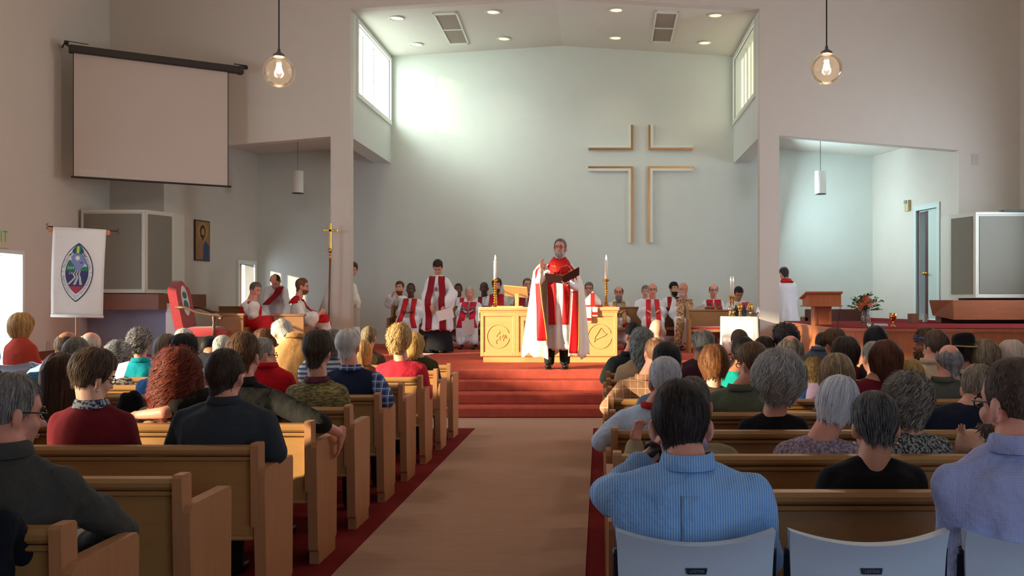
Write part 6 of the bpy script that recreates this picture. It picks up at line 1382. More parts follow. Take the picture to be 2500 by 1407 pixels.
person('woman with a smooth silver bob in a mauve knit sweater', 2046, 920, RY(1), GR, yaw=-26, pitch=16, roll=9, s=1.03, shw=.215, nb=P(2000, 1068, RY(1)-.06), sk='pink', hr=('bob', (176, 180, 188), (238, 240, 246)), hkw=dict(zb=-.085, zs=-.06, thick=.02), top=mauve, earrings=True, topname='sweater', armw=1.05)
person('woman with short dark grey hair and earrings in a black top', 2136, 958, RY(0), GR, yaw=0, pitch=16, s=1.02, shw=.215, nb=P(2130, 1122, RY(0)-.05), sk='fair', hr=('short', (34, 32, 32), (128, 130, 132)), hkw=dict(thick=.018, zb=-.075, L=.05), top=cloth('black top', (20, 20, 23)), earrings=True, lowcut=.02, topname='top')
twd = mat('black and white tweed', pattern=pat_spots(95, rgb(34, 36, 36), rgb(150, 152, 148), stretch=(1, 1, .6)), rough=.9, col=rgb(80, 80, 80), bump=(60, .004))
person('woman with wavy dark grey hair in black and white tweed knit', 2216, 917, RY(1)+.04, GR, yaw=-8, pitch=10, s=1.05, shw=.195, nb=P(2226, 1058, RY(1)-.02), sk='pink', hr=('mop', (62, 56, 50), (168, 160, 148)), hkw=dict(thick=.034, curl=.008, turns=1, zb=-.11), top=twd, topname='sweater')
person('sandy grey haired man in a navy suit jacket at the right', 2388, 890, RY(2)+.05, GR, yaw=-28, pitch=6, s=1.03, shw=.27, nb=P(2364, 985, RY(2)-.02), sk='pink', hr=('short', (108, 92, 74), (178, 164, 146)), hkw=dict(thick=.016), glasses=gl_black, face=True, top=cloth('navy suit', (26, 32, 48), bump=(10, .014)), armw=1.15, topname='suit_jacket')
person('bald headed person in turquoise and cream bent down with a hand to the face', 2374, 1042, RY(1)+.02, GR, yaw=62, pitch=40, s=.82, shw=.15, nb=P(2428, 1092, RY(1)-.02), sk='fair', hr=None, top=cloth('turquoise shirt', (20, 172, 190)), vox=.007, topname='shirt', sleeve='short', arms={'L': dict(e=P(2392, 1150, RY(1)+.0), w=P(2366, 1112, RY(1)+.02), d=(-.35, .1, 1), n=(.8, .2, 0), curl=.18, spread=.06), 'R': dict(e=P(2450, 1150, RY(1)), w=P(2430, 1165, RY(1)+.2))})
olg = cloth('sage green shirt', (104, 116, 98), bump=(9, .02))
person('brown haired man with glasses in a sage green shirt, head turned left', 1838, 836, RY(3)+.03, GR, yaw=34, pitch=10, s=1.04, shw=.235, nb=P(1806, 945, RY(3)-.02), sk='pink', hr=('short', (70, 50, 36), (150, 112, 76)), hkw=dict(thick=.018), glasses=gl_black, face=True, top=olg, collar=(olg, .035), topname='shirt')
person('black haired person in a jade green top beside the brown bob', 1815, 824, RY(5), GR, pitch=4, s=1.06, sk='tan', hr=('mop', *BLK), top=cloth('jade top', (20, 168, 158)), nb=P(1790, 905, RY(5)-.04), topname='top')
person('woman with a glossy chestnut bob and bare nape in a brown top', 1743, 845, RY(4), GR, yaw=-2, pitch=8, s=1.04, shw=.19, nb=P(1742, 945, RY(4)-.03), sk='pale', hr=('bob', (66, 36, 20), (156, 102, 56)), hkw=dict(zb=-.095, zs=-.09, thick=.03), top=cloth('dark brown top', (76, 58, 46)), topname='top')
person('heavy grey balding man in a plum sweater', 1716, 797, RY(5)+.02, GR, yaw=16, pitch=6, s=1.1, shw=.25, nb=P(1712, 876, RY(5)-.02), sk='tan', hr=('crown', (84, 86, 86), (150, 150, 148)), top=cloth('plum sweater', (64, 34, 48)), topname='sweater')
tat = mat('tan windowpane shirt', pattern=pat_plaid(17, rgb(166, 122, 92), rgb(160, 116, 88), rgb(222, 190, 158), .95, .93), rough=.85, col=rgb(166, 122, 92), bump=(9, .02))
person('man with short reddish brown hair in a tan windowpane shirt, elbow over the pew end', 1600, 819, RY(5)-.3, GR, yaw=10, pitch=6, s=1.04, shw=.235, nb=P(1575, 920, RY(5)-.36), sk='pink', hr=('buzz', (120, 84, 58), (176, 134, 98)), hkw=dict(ztop=.098), top=tat, collar=(tat, .035), armw=1.2, topname='shirt', arms={'L': dict(e=P(1484, 995, 7.5), w=P(1530, 985, 7.85), d=(.8, .5, 0))})
person('man with smooth black hair behind the white haired man', 1628, 838, RY(3)-.02, GR, pitch=8, s=1.06, sk='tan', hr=('short', *BLK), hkw=dict(thick=.02, zb=-.09), top=cloth('grey blue shirt', (112, 128, 150)), topname='shirt')
person('woman with long wavy grey hair in a beige shawl', 1568, 801, RY(6), GR, yaw=20, pitch=8, s=1.04, shw=.2, sk='pink', hr=('long', (84, 90, 88), (168, 174, 168)), hkw=dict(zb=-.24, zs=-.22, curl=.012, turns=1.5), top=cloth('beige shawl', (176, 150, 118)), nb=P(1556, 880, RY(6)-.03), topname='shawl')
person('young man with slicked black hair and shaved sides in a black suit', 1548, 787, RY(7)-.06, GR, yaw=24, pitch=12, s=1.04, shw=.225, nb=P(1536, 862, RY(7)-.12), sk='pink', hr=('short', (22, 18, 18), (64, 54, 50)), hkw=dict(zb=-.0, zs=.02, thick=.016), top=cloth('black suit', (34, 40, 40)), collar=(cloth('black suit', (34, 40, 40)), .03), armw=1.15, topname='suit_jacket', arms={'L': dict(e=P(1476, 925, 9.95), w=P(1500, 928, 10.2), d=(.5, .8, 0))})
person('completely bald man in front of the seated clergy', 1604, 777, RY(8), GR, yaw=-6, pitch=5, s=1.08, sk='pale', hr=None, top=cloth('dark red top', (150, 30, 36)), topname='top')
person('man with cropped brown hair in a grey green jacket in front of the credence table', 1805, 803, RY(7), GR, yaw=24, pitch=10, s=1.02, sk='pink', hr=('buzz', (62, 46, 34), (120, 94, 68)), hkw=dict(thick=.007), glasses=gl_black, top=cloth('grey green jacket', (86, 90, 80)), topname='jacket')
person('dark brown haired head in front of the credence cloth', 1866, 824, RY(6), GR, pitch=8, s=.96, sk='fair', hr=('bob', *DKB), top=cloth('dark brown coat', (60, 48, 40)), topname='coat')
person('balding man with long thin grey hair in a blue denim shirt', 1930, 815, RY(4)+.02, GR, yaw=4, pitch=8, s=1.04, shw=.215, nb=P(1946, 920, RY(4)-.03), sk='pink', hr=('crown', (100, 88, 74), (176, 164, 146)), hkw=dict(zb=-.12, thick=.016, L=.08, ztop=.085), top=cloth('denim shirt', (34, 78, 138), bump=(30, .01)), topname='shirt')
person('man with wiry dark curls behind the balding denim shirt', 1919, 793, RY(6)+.02, GR, yaw=26, pitch=4, s=1.06, sk='pink', hr=('curly', (30, 26, 26), (88, 80, 78)), hkw=dict(thick=.03), glasses=gl_black, top=cloth('black shirt', (30, 30, 34)), topname='shirt')
person('dark haired man in a slate blue shirt below the lectern', 2010, 811, RY(7)+.1, GR, pitch=14, s=.98, shw=.19, sk='olive', hr=('short', *DKB), top=cloth('slate blue shirt', (84, 100, 118)), collar=(cloth('slate blue shirt', (84, 100, 118)), .03), nb=P(2000, 850, RY(7)+.04), topname='shirt')
person('woman with pinned up brown hair in a maroon top', 2037, 804, RY(6)+.04, GR, yaw=24, pitch=10, s=1.0, sk='pink', hr=('bob', *BRN), hkw=dict(zb=-.06, zs=-.01, thick=.028, hug=1), top=cloth('maroon top', (104, 30, 42)), topname='top')
person('person with tousled dark brown hair and black coat', 2064, 829, RY(4)+.04, GR, yaw=-6, pitch=6, s=1.06, sk='fair', hr=('mop', (34, 26, 22), (84, 66, 54)), hkw=dict(thick=.036, zb=-.12), top=cloth('black coat wool', (34, 32, 36)), topname='coat')
person('woman with a streaked blond bob', 2042, 869, RY(3), GR, yaw=-4, pitch=10, s=1.08, shw=.185, sk='fair', hr=('bob', (92, 72, 50), (200, 176, 138)), hkw=dict(zb=-.11, thick=.03), top=cloth('grey lilac top', (128, 122, 136)), topname='top')
person('child with curly light brown hair beside the denim shirt', 1986, 874, RY(4)-.05, GR, pitch=4, s=.78, shw=.14, sk='fair', hr=('curly', (94, 72, 40), (164, 132, 82)), hkw=dict(thick=.024), top=cloth('lilac shirt', (150, 130, 160)), nb=P(1990, 928, RY(4)-.06), topname='shirt')
person('person with long straight black hair by the choir platform', 2138, 798, RY(6)+.02, GR, pitch=2, s=1.02, shw=.17, sk='tan', hr=('long', (8, 8, 10), (40, 40, 46)), top=cloth('dark grey coat', (52, 50, 54)), topname='coat')
plc = mat('plaid collar', pattern=pat_plaid(24, rgb(40, 40, 44), rgb(90, 84, 80), rgb(200, 180, 150)), rough=.85, col=rgb(80, 80, 80))
person('man with short salt and pepper hair and a plaid collar', 2132, 833, RY(5), GR, yaw=18, pitch=2, s=1.04, sk='pink', hr=('short', (116, 114, 106), (190, 186, 176)), top=plc, collar=(plc, .035), topname='shirt')
person('woman with a mahogany bob in a burgundy ribbed sweater', 2163, 837, RY(4)-.02, GR, yaw=-8, pitch=8, s=1.07, shw=.2, nb=P(2132, 925, RY(4)-.05), sk='fair', hr=('bob', (52, 24, 16), (118, 66, 42)), hkw=dict(zb=-.13, zs=-.12, thick=.036), top=cloth('burgundy rib', (108, 20, 38), bump=(120, .004)), topname='sweater')
person('child with straight golden hair between the burgundy sweater and the grey green suit', 2224, 880, RY(4)+.03, GR, pitch=3, s=.92, shw=.15, sk='fair', hr=('bob', (140, 104, 52), (226, 190, 124)), hkw=dict(zb=-.13), top=cloth('cream blouse', (206, 190, 166)), topname='blouse')
pb_ = person('bearded man in profile with a blue bandana tied round his head', 2262, 802, RY(6)+.05, GR, yaw=84, pitch=4, s=1.04, sk='tan', hr=('mop', *BRN), hkw=dict(thick=.024), bd=((84, 60, 44), (138, 106, 80), .03, .03), face=True, top=cloth('grey brown t shirt', (86, 74, 62)), nb=P(2276, 872, RY(6)), topname='shirt')
T = pb_['T']; mb = MB(); rs = []
for z in (.028, .05, .075): rs.append([T(((.082+.01*(z < .06))*math.cos(a)*(1 if z < .07 else .93), -.012+(.112 if z < .07 else .100)*math.sin(a), z+.012*math.sin(a))) for a in np.linspace(0, 6.2832, 29)[:-1]])
mb.rings(rs, caps=False); mb.ell(T((0, -.125, .045)), (.03, .03, .02)); mb.build('bandana', mat('blue bandana print', pattern=pat_spots(110, rgb(38, 48, 104), rgb(150, 168, 186), .58), rough=.85, col=rgb(40, 50, 110)), pb_['root'], True)
cream = cloth('cream corduroy', (206, 188, 160), bump=(30, .008))
person('brown haired man with glasses in a cream shirt jacket', 2284, 807, RY(5)+.03, GR, yaw=30, pitch=4, s=1.08, shw=.24, nb=P(2270, 880, RY(5)-.02), sk='pink', hr=('short', (56, 42, 32), (118, 94, 74)), hkw=dict(thick=.018), glasses=gl_wire, face=True, top=cream, collar=(cream, .03), topname='jacket')
ph_ = person('person in a black brimmed hat with a pale band', 2354, 822, RY(5)+.12, GR, yaw=10, pitch=10, s=1.0, sk='pink', hr=('bob', *DKB), hkw=dict(zb=-.07, zs=-.05, thick=.012), top=cloth('black jersey', (24, 24, 28)), collar=(cloth('cream band', (206, 196, 180)), .02), topname='top')
T = ph_['T']; c_ = ph_['c']; M_ = ph_['M']
mb = MB(); rs = []
for r, z in ((.155, .035), (.16, .042), (.11, .052), (.098, .07), (.096, .12), (.085, .15), (.05, .162), (.0005, .164)): rs.append([T((r*.95*math.cos(a), -.012+r*1.08*math.sin(a), z+(.012*math.cos(2*a) if r > .12 else 0))) for a in np.linspace(0, 6.2832, 33)[:-1]])
mb.rings([[T((.09*math.cos(a), -.012+.1*math.sin(a), .03)) for a in np.linspace(0, 6.2832, 33)[:-1]]]+rs); mb.build('hat', cloth('black felt', (22, 22, 24)), ph_['root'], True)
mb = MB(); mb.tube([T((.152*math.cos(a), -.012+.172*math.sin(a), .0385+.012*math.cos(2*a))) for a in np.linspace(0, 6.2832, 33)[:-1]], .006, 6, closed_path=True); mb.build('hat_brim_braid', mat('straw braid', rgb(206, 178, 134), .7), ph_['root'], True)
ggs = cloth('grey green suit', (88, 92, 84), bump=(12, .012))
person('man with a pink bald crown and grey sides in a grey green suit', 2318, 837, RY(4)+.02, GR, yaw=0, pitch=8, s=1.08, shw=.25, nb=P(2300, 925, RY(4)-.03), sk='pink', hr=('ring', (96, 98, 102), (178, 180, 184)), hkw=dict(thick=.016), top=ggs, collar=(ggs, .03), topname='suit_jacket')
person('woman with tousled grey blond hair and white collar', 2404, 834, RY(5)+.02, GR, yaw=8, pitch=6, s=1.06, sk='fair', hr=('bob', (86, 72, 56), (178, 162, 134)), hkw=dict(zb=-.1, thick=.034), top=cloth('white blouse', (214, 206, 196)), topname='blouse')
person('person with pale white hair at the far right', 2470, 836, RY(5)+.04, GR, pitch=6, s=1.08, sk='pink', hr=('bob', (176, 160, 148), (226, 216, 206)), hkw=dict(thick=.034), top=cloth('mauve cardigan', (120, 104, 112)), topname='cardigan')
# ------------------------------------------------------------------ clergy
GC = 'robed clergy on the chancel platform'
alb = cloth('white alb', (232, 233, 238), rough=.8, bump=(7, .02), amt=.03); albc = cloth('cream alb', (234, 230, 220), rough=.8, bump=(7, .02), amt=.03)
rstole = cloth('red stole', (196, 30, 36), rough=.6, bump=(40, .003)); dstole = cloth('dark red stole', (142, 20, 34), rough=.6, bump=(40, .003)); pinkred = cloth('crimson stole', (206, 22, 52), rough=.6, bump=(40, .003))
ornate = mat('ornate tapestry stole', pattern=pat_spots(46, rgb(132, 46, 40), rgb(206, 176, 122), .47, (1, 1, .7)), rough=.7, col=rgb(180, 140, 100), bump=(60, .004)); goldc = mat('gold brocade', pattern=pat_spots(60, rgb(150, 96, 50), rgb(212, 172, 104)), rough=.6, col=rgb(190, 150, 90))
greenm = cloth('green band', (24, 108, 76)); bluem = cloth('blue band', (40, 120, 160)); blk = cloth('black cassock', (26, 26, 30), bump=(6, .02))
def band(p, m, w=.05, name='stole_neck', r=.088, lift=.0):
    """the part of a stole that lies round the back and sides of the neck"""
    rs = []
    for i in range(15):
        a = math.radians(-30-(i/14)*120*2+0); a = math.radians(40)-(math.radians(260))*(i/14)
        u = Vector((0, 0, 0))+p['Rv']*math.cos(a)*r+p['Fv']*math.sin(a)*r*.95
        c0 = p['N']+u+p['ax']*(-.03+.035*max(0, -math.sin(a))+lift); o_ = u.normalized()
        rs.append([c0+o_*.0+p['ax']*.014, c0+o_*.012+p['ax']*.01, c0+o_*(w*.8)-p['ax']*.03, c0+o_*(w*.8)-p['ax']*.038, c0-p['ax']*.005])
    mb = MB(); mb.rings([r_+[r_[0]] for r_ in rs], closed=False); return mb.build(name, m, p['root'], True)
def stole(p, m, zend, w=.085, x0=.085, x1=.10, ends=None, lap=None, name='stole', bandm=None):
    out = []
    for sg in (-1, 1):
        N = p['N']; path = [(sg*x0*.95, N.z-.02), (sg*x0, N.z-.12), (sg*x1, N.z-.35), (sg*(lap or x1), zend)]
        o, rows = drape(name, p['bvh'], Vector((N.x, N.y, 0)), p['fwd'], p['rt'], path, w, m, p['root']); out.append((o, rows))
    if bandm is not False: band(p, bandm or m, w*.75)
    return out
def front_shape(p, name, path, w, m, off=.016): return drape(name, p['bvh'], Vector((p['N'].x, p['N'].y, 0)), p['fwd'], p['rt'], path, w, m, p['root'], off=off+.045)
def clericals(p, m=None):
    mb = MB(); rs = []
    for r0, dz in ((.066, -.01), (.064, .035), (.060, .035), (.062, -.01)): rs.append([p['N']+p['Rv']*r0*math.cos(a)+p['Fv']*r0*1.03*math.sin(a)+p['ax']*(dz-.012*max(0, math.sin(a))) for a in np.linspace(0, 6.2832, 25)[:-1]])
    mb.rings(rs+[rs[0]], caps=False); mb.build('collar', m or wh_cl, p['root'], True)
RB = lambda **k: dict(name='alb', **k)
# the preaching bishop
BYY = 14.0
p = person('preaching bishop in white cope with red orphreys, one hand raised, open folder in the other', 1368, 583, BYY, GC, facing=180, yaw=-10, pitch=-6, s=1.03, base=PZ, stand=True, shw=.2, dep=.14, lean=0, nb=P(1366, 632, BYY), sk='pink', hr=('short', (96, 92, 88), (186, 182, 176)), hkw=dict(zf=.092, thick=.012), face=True, glasses=mat('dark violet glasses frame', rgb(58, 44, 96), .3), bd=((170, 164, 156), (226, 222, 214), .015), eyebrow=(120, 110, 104),
           top=alb, robe=RB(hem=P(0, 851, BYY).z, flare=1.15, fold=.012), vox=.0075, cvox=.014, sleeve='long', wr=.004,
           arms={'R': dict(e=P(1316, 688, 13.85), w=P(1321, 658, 13.68), d=(.1, -.1, 1), n=(.85, -.5, 0), curl=.16, spread=.12), 'L': dict(e=P(1404, 704, 13.82), w=P(1383, 692, 13.58), d=(-.75, -.1, .15), n=(0, -.2, 1), curl=.5)})
R0 = p['root']; clericals(p)
for sg in (-1, 1):
    x_ = P(1341 if sg < 0 else 1379, 0, BYY).x; mb = MB(); mb.cap(Vector((x_, BYY+.0, .98)), Vector((x_, BYY-.0, PZ+.1)), .088, .072, 14); mb.build('trouser_leg', cloth('black trousers', (40, 42, 38), bump=(9, .03)), R0, True)
    mb = MB(); mb.ell(Vector((x_+.01*sg, BYY-.10, PZ+.04)), (.05, .14, .04)); mb.ell(Vector((x_, BYY-.02, PZ+.06)), (.048, .07, .055)); mb.cbox((x_-.045, BYY-.22, PZ), (x_+.045, BYY+.06, PZ+.015), .004); mb.build('shoe', mat('black leather', rgb(26, 24, 24), .35), R0, True)
stole(p, rstole, P(0, 792, BYY).z, w=.10, x0=.07, x1=.11, lap=.09)
# cope: cloak open at the front, falling in folds
ys = [646, 662, 700, 760, 828, 868]
xl, xr = [1316, 1303, 1297, 1290, 1281, 1279], [1392, 1411, 1424, 1429, 1434, 1435]
el_, er_ = [1335, 1315, 1321, 1328, 1335, 1339], [1384, 1395, 1397, 1395, 1391, 1388]
dp = [.14, .19, .25, .29, .33, .36]
def cope(name, m, th_rng, off=0.0, nz=26, nt=64, thick=.006, zcut=0, fold=1.0):
    mb = MB(); rows = []
    for j in range(nz+1):
        y = ys[0]+(ys[-1]-zcut-ys[0])*j/nz; I = lambda q: float(np.interp(y, ys, q))
        z = P(0, y, BYY).z; a0, a1 = P(I(xl), 0, BYY).x, P(I(xr), 0, BYY).x; xc, a = (a0+a1)/2, (a1-a0)/2; b = I(dp)
        tl_ = -math.asin(max(-1, min(1, (xc-P(I(el_), 0, BYY-b).x)/a))); tr_ = math.asin(max(-1, min(1, (P(I(er_), 0, BYY-b).x-xc)/a)))
        u0, u1 = th_rng; row = []; t0 = tl_; t1 = tr_-2*math.pi
        for i in range(nt+1):
            u = u0+(u1-u0)*i/nt
            if isinstance(u0, str): pass
            th = t0+(t1-t0)*u; k = j/nz
            f = 1+fold*(.045*math.sin(th*9+1.0)+.03*math.sin(th*15+2.0+k))*k**1.2
            hemw = (0.03*math.sin(th*5)+.02*math.sin(th*11)) if j == nz and zcut == 0 else 0
            row.append(Vector((xc+(a*f+off)*math.sin(th), BYY-(b*f+off)*math.cos(th), z+hemw)))
        rows.append(row)
    mb.rings(rows, closed=False); o = mb.build(name, m, R0, True); md = o.modifiers.new('t', 'SOLIDIFY'); md.thickness = thick; md.offset = 1; return o
cope_m = cloth('cream cope', (238, 232, 216), rough=.6, bump=(8, .015), amt=.03)
cope('cope', cope_m, (0.0, 1.0))
orph = cloth('red orphrey', (204, 28, 36), rough=.55, bump=(60, .004)); go = mat('gold braid', rgb(220, 158, 60), .4, .4)
cope('orphrey', orph, (0.0, .052), off=.012, nt=6, zcut=38); cope('orphrey', orph, (.955, .999), off=.012, nt=6, zcut=8)
cope('orphrey_braid', go, (-.001, .004), off=.016, nt=2, zcut=38); cope('orphrey_braid', go, (.952, .956), off=.016, nt=2, zcut=8)
# red hood and yoke round the shoulders, clasp, pectoral cross
N = p['N']; mb = MB(); rs = []; nn = 40
for r0, dz in ((.074, .008), (.088, .0), (.125, -.045), (.155, -.10), (.168, -.15)):
    ring = []
    for i in range(nn):
        a = 2*math.pi*i/nn; fr = max(0, -math.sin(a)); ring.append(N+Vector((r0*1.02*math.cos(a), r0*.82*math.sin(a)-.03*fr*(r0 > .1), dz-(.02+.06*(r0 > .15))*fr**3+.03*max(0, math.sin(a)))))
    rs.append(ring)
mb.rings(rs, caps=False); o = mb.build('hood', orph, R0, True); md = o.modifiers.new('t', 'SOLIDIFY'); md.thickness = .012
mb = MB(); c_ = N+Vector((0, -.21, -.13)); mb.tube([c_+Vector((-.12, .03, .03)), c_+Vector((0, 0, 0)), c_+Vector((.12, .03, .035))], .004, 6); mb.ell(c_, (.022, .01, .01)); mb.build('cope_clasp', go, R0, True)
mb = MB(); mb.tube([N+Vector((-.07, -.12, -.05)), N+Vector((-.02, -.2, -.25)), N+Vector((.0, -.2, -.27)), N+Vector((.06, -.12, -.05))], .003, 5); mb.build('chain', go, R0)
# open folder in his hand
c0, ca, cb = P(1374, 683, 13.5), P(1331, 677, 13.45), P(1414, 662, 13.5)
fo = thing('folder', 'open brown leather folder held by the preaching bishop', 'folder', c0)
brn = mat('brown leather', rgb(74, 54, 46), .5, noise=(12, .15))
for nm, q in (('left_cover', ca), ('right_cover', cb)):
    u = q-c0; v = Vector((0, -.10, .105)); n = u.cross(v).normalized()
    mb = MB(); r4 = [c0-v*.5, c0+u-v*.5, c0+u+v*.5, c0+v*.5]; mb.rings([[x-n*.004 for x in r4], [x+n*.004 for x in r4]]); mb.build(nm, brn, fo)
# standing priest bowing his head
Y = 18.2
p = person('standing priest in white surplice and dark red stole with his head bowed, holding papers', 1069, 633, Y, GC, facing=180, pitch=48, s=1.05, base=PZ, stand=True, shw=.215, lean=0, nb=P(1069, 672, Y+.09), sk='fair', hr=('short', *DKB), hkw=dict(thick=.013), face=True, top=alb, robe=RB(hem=P(0, 806, Y).z, flare=1.4, fold=.012), sleeve='wide', armw=1.35, dep=.16,
           arms={'R': dict(e=P(1040, 722, Y+.02), w=P(1052, 746, Y-.26), d=(.3, -.2, -1), n=(.3, 1, 0)), 'L': dict(e=P(1106, 718, Y+.02), w=P(1084, 746, Y-.26), d=(-.2, -.2, -1), n=(.3, 1, 0))})
stole(p, dstole, P(0, 808, Y).z, w=.115, x0=.09, x1=.12, lap=.13)
mb = MB(); hz_ = P(0, 800, Y).z
mb.rings([[Vector((p['H'].x+a*math.cos(t), p['H'].y+b*math.sin(t), z)) for t in np.linspace(0, 6.2832, 33)[:-1]] for z, a, b in ((hz_+.05, .22, .16), (hz_-.1, .25, .18), (PZ+.05, .29, .22), (PZ+.02, .29, .22))]); mb.build('cassock', blk, p['root'], True)
for sg in (-1, 1): mb = MB(); mb.ell(Vector((p['H'].x+sg*.1, p['H'].y-.24, PZ+.035)), (.045, .12, .035)); mb.build('shoe', mat('black leather', rgb(26, 24, 24), .35), p['root'], True)
mb = MB(); q = p['N']; mb.tube([q+Vector((-.04, -.14, -.1)), q+Vector((0, -.2, -.24)), q+Vector((.04, -.14, -.1))], .003, 5); mb.ell(q+Vector((0, -.205, -.26)), (.03, .01, .04)); mb.build('pectoral_emblem', mat('pinkish enamel', rgb(150, 80, 100), .4), p['root'], True)
sheet('service_booklet', 'white service booklet held open by the bowing priest', 'booklet', P(1087, 768, Y-.31), (1, 0, .25), (-.2, -.3, 1), .30, .19)
# seated clergy: helper
CR = 0
def seated(label, x, yt, Y, sk='pink', hr=None, hkw=None, st=None, robe_m=None, yaw=0, pitch=2, roll=0, zend=None, facing=180, seat=.46, w=.085, lap=None, kn=.40, col='white', sleeve='wide', shw=.23, **kw):
    p = person(label, x, yt, Y, GC, facing=facing, yaw=yaw, pitch=pitch, roll=roll, base=PZ, seat=seat, sk=sk, hr=hr, hkw=hkw, face=True, top=robe_m or alb, robe=RB(hem=PZ+.12, knee=kn, fold=.010), sleeve=sleeve, armw=1.15, shw=shw, **kw)
    if col == 'white': clericals(p)
    elif col == 'black': clericals(p, blk)
    if st: stole(p, st, zend or PZ+.42, w=w, lap=lap)
    for sg in (-1, 1):
        q = Vector((p['H'].x, p['H'].y, PZ))+p['fwd']*(kn+.12)+p['rt']*sg*.13; mb = MB(); mb.ell(q+UP*.036, (.045, .12, .036), Matrix.Rotation(math.radians(facing), 3, 'Z')); mb.build('shoe', mat('black leather', rgb(26, 24, 24), .35), p['root'], True)
    return p
YB, YF_ = 20.72, 19.62
p = seated('ginger bearded man in white raising his hands, seated behind at the left end', 976, 686, YB-.1, sk='pink', hr=('short', (62, 40, 28), (118, 80, 54)), bd=((92, 52, 34), (150, 92, 60), .03, .02), yaw=-8, s=1.05, arms={'R': dict(e=P(946, 742, 20.4), w=P(957, 724, 20.2), d=(.3, -.1, .8), n=(1, 0, 0)), 'L': dict(e=P(992, 745, 20.4), w=P(972, 728, 20.2), d=(-.3, -.1, .8), n=(-1, 0, 0))})
p = seated('dark skinned clergyman with shaved head, white alb and scarlet stole', 1003, 690, 19.75, sk='dark', hr=('buzz', (20, 16, 15), (44, 36, 32)), hkw=dict(thick=.002, zf=.1), st=rstole, w=.10, s=1.04, robe_m=alb, roll=-3, eyebrow=(24, 18, 16), lap=.16)
p = seated('man whose dark head shows behind the bowing priest', 1119, 691, YB, sk='brown', hr=('buzz', *BLK), st=pinkred)
p = seated('white haired clergyman with crimson stole banded in blue', 1146, 698, 19.95, sk='pink', hr=('short', *WHITE), st=pinkred, w=.125, s=1.06, yaw=8, roll=5, robe_m=alb, eyebrow=(190, 186, 180), col='black', lap=.15)
for sg in (-1, 1):
    front_shape(p, 'blue_stripe', [(sg*.03, p['N'].z-.19), (sg*.14, p['N'].z-.12)], .045, bluem, .018); front_shape(p, 'blue_stripe', [(sg*.03, p['N'].z-.25), (sg*.14, p['N'].z-.18)], .03, bluem, .018)
sheet('service_booklet', 'white booklet lying on the knees of the white haired clergyman', 'booklet', P(1143, 800, 19.35), (1, 0, .2), (0, -.25, .8), .24, .30)
p = seated('dark skinned grey haired clergyman with red stole, behind the altar', 1182, 688, 21.0, sk='dark', hr=('buzz', (50, 48, 46), (120, 116, 112)), st=dstole, s=1.05, eyebrow=(40, 34, 32), pitch=6)
p = seated('bearded brown haired man in white with flame red stole behind the left candle', 1213, 680, 20.75, sk='pink', hr=('mop', (56, 38, 28), (110, 78, 56)), hkw=dict(thick=.024), bd=((66, 46, 34), (110, 80, 58), .03, .02), st=rstole, w=.13, s=1.08, shw=.24)
p = seated('balding pink man half hidden behind the book stand', 1270, 694, 21.2, sk='pink', hr=('ring', *GREY), st=dstole)
p = seated('clergyman in glasses with dark red stole beside the preaching bishop', 1287, 679, 20.6, sk='pink', hr=('short', (70, 62, 56), (140, 132, 124)), hkw=dict(zf=.09), glasses=gl_wire, st=dstole, w=.13, yaw=14, s=1.04)
p = seated('grey haired man in black glasses behind the mitre', 1438, 689, 20.7, sk='pink', hr=('short', *GREY), hkw=dict(thick=.016), glasses=gl_black, s=1.02)
p = seated('bald clergyman with grey beard and black glasses in a cowled alb with gold stole', 1511, 697, 20.0, sk='pink', hr=('ring', (30, 30, 34), (70, 70, 74)), glasses=gl_black, bd=((96, 92, 84), (186, 180, 166), .04, .03), st=goldc, w=.085, s=1.06, yaw=-6)
mb = MB(); rs = []
for r0, dz in ((.075, .03), (.10, .01), (.13, -.035), (.12, -.06), (.085, -.03)): rs.append([p['N']+Vector((r0*1.05*math.cos(a), r0*.9*math.sin(a), dz-.05*max(0, -math.sin(a))**2)) for a in np.linspace(0, 6.2832, 29)[:-1]])
mb.rings(rs, caps=False); mb.build('cowl', alb, p['root'], True)
sheet('red_book', 'red covered book held low beside the altar by the bald bearded clergyman', 'book', P(1530, 800, 19.4), (1, 0, .5), (-.35, -.5, .7), .13, .2, m=cloth('red book cover', (150, 24, 30)), t=.03)
p = seated('man mostly hidden behind the clergyman in the plain red stole', 1576, 696, 20.9, sk='pink', hr=('short', *GREY), pitch=12)
p = seated('bald clergyman in black glasses with a plain bright red stole, hands folded', 1593, 690, 19.55, sk='pink', hr=('ring', *WHITE), hkw=dict(thick=.004), glasses=gl_black, st=cloth('bright red stole', (214, 40, 46), rough=.6), w=.095, s=1.08, shw=.25, lap=.09)
p = seated('dark haired bearded man behind the bald man in the tapestry stole', 1645, 689, 20.7, sk='fair', hr=('mop', *BLK), bd=((20, 18, 18), (50, 46, 44), .03, .02), st=dstole, yaw=24)
p = seated('bald white bearded clergyman in a wide tapestry stole, head turned aside', 1668, 688, 19.45, sk='pink', hr=None, bd=((196, 188, 178), (232, 226, 218), .016), glasses=gl_wire, st=ornate, w=.15, zend=PZ+.12, s=1.13, yaw=-46, shw=.25, lap=.17, kn=.42, eyebrow=(190, 170, 156), robe_m=alb)
sheet('service_booklet', 'white papers held by the clergyman in the tapestry stole', 'booklet', P(1705, 757, 19.0), (1, -.2, .35), (-.1, -.5, .6), .26, .2)
p = seated('bald clergyman in glasses with a red stole striped in green', 1742, 692, 20.2, sk='pink', hr=('ring', (60, 52, 46), (110, 98, 88)), glasses=gl_black, st=pinkred, w=.13, s=1.08, col='black', shw=.22)
for sg in (-1, 1):
    for dz in (0, .085): front_shape(p, 'green_stripe', [(sg*.03, p['N'].z-.16-dz), (sg*.14, p['N'].z-.08-dz)], .045, greenm, .018)
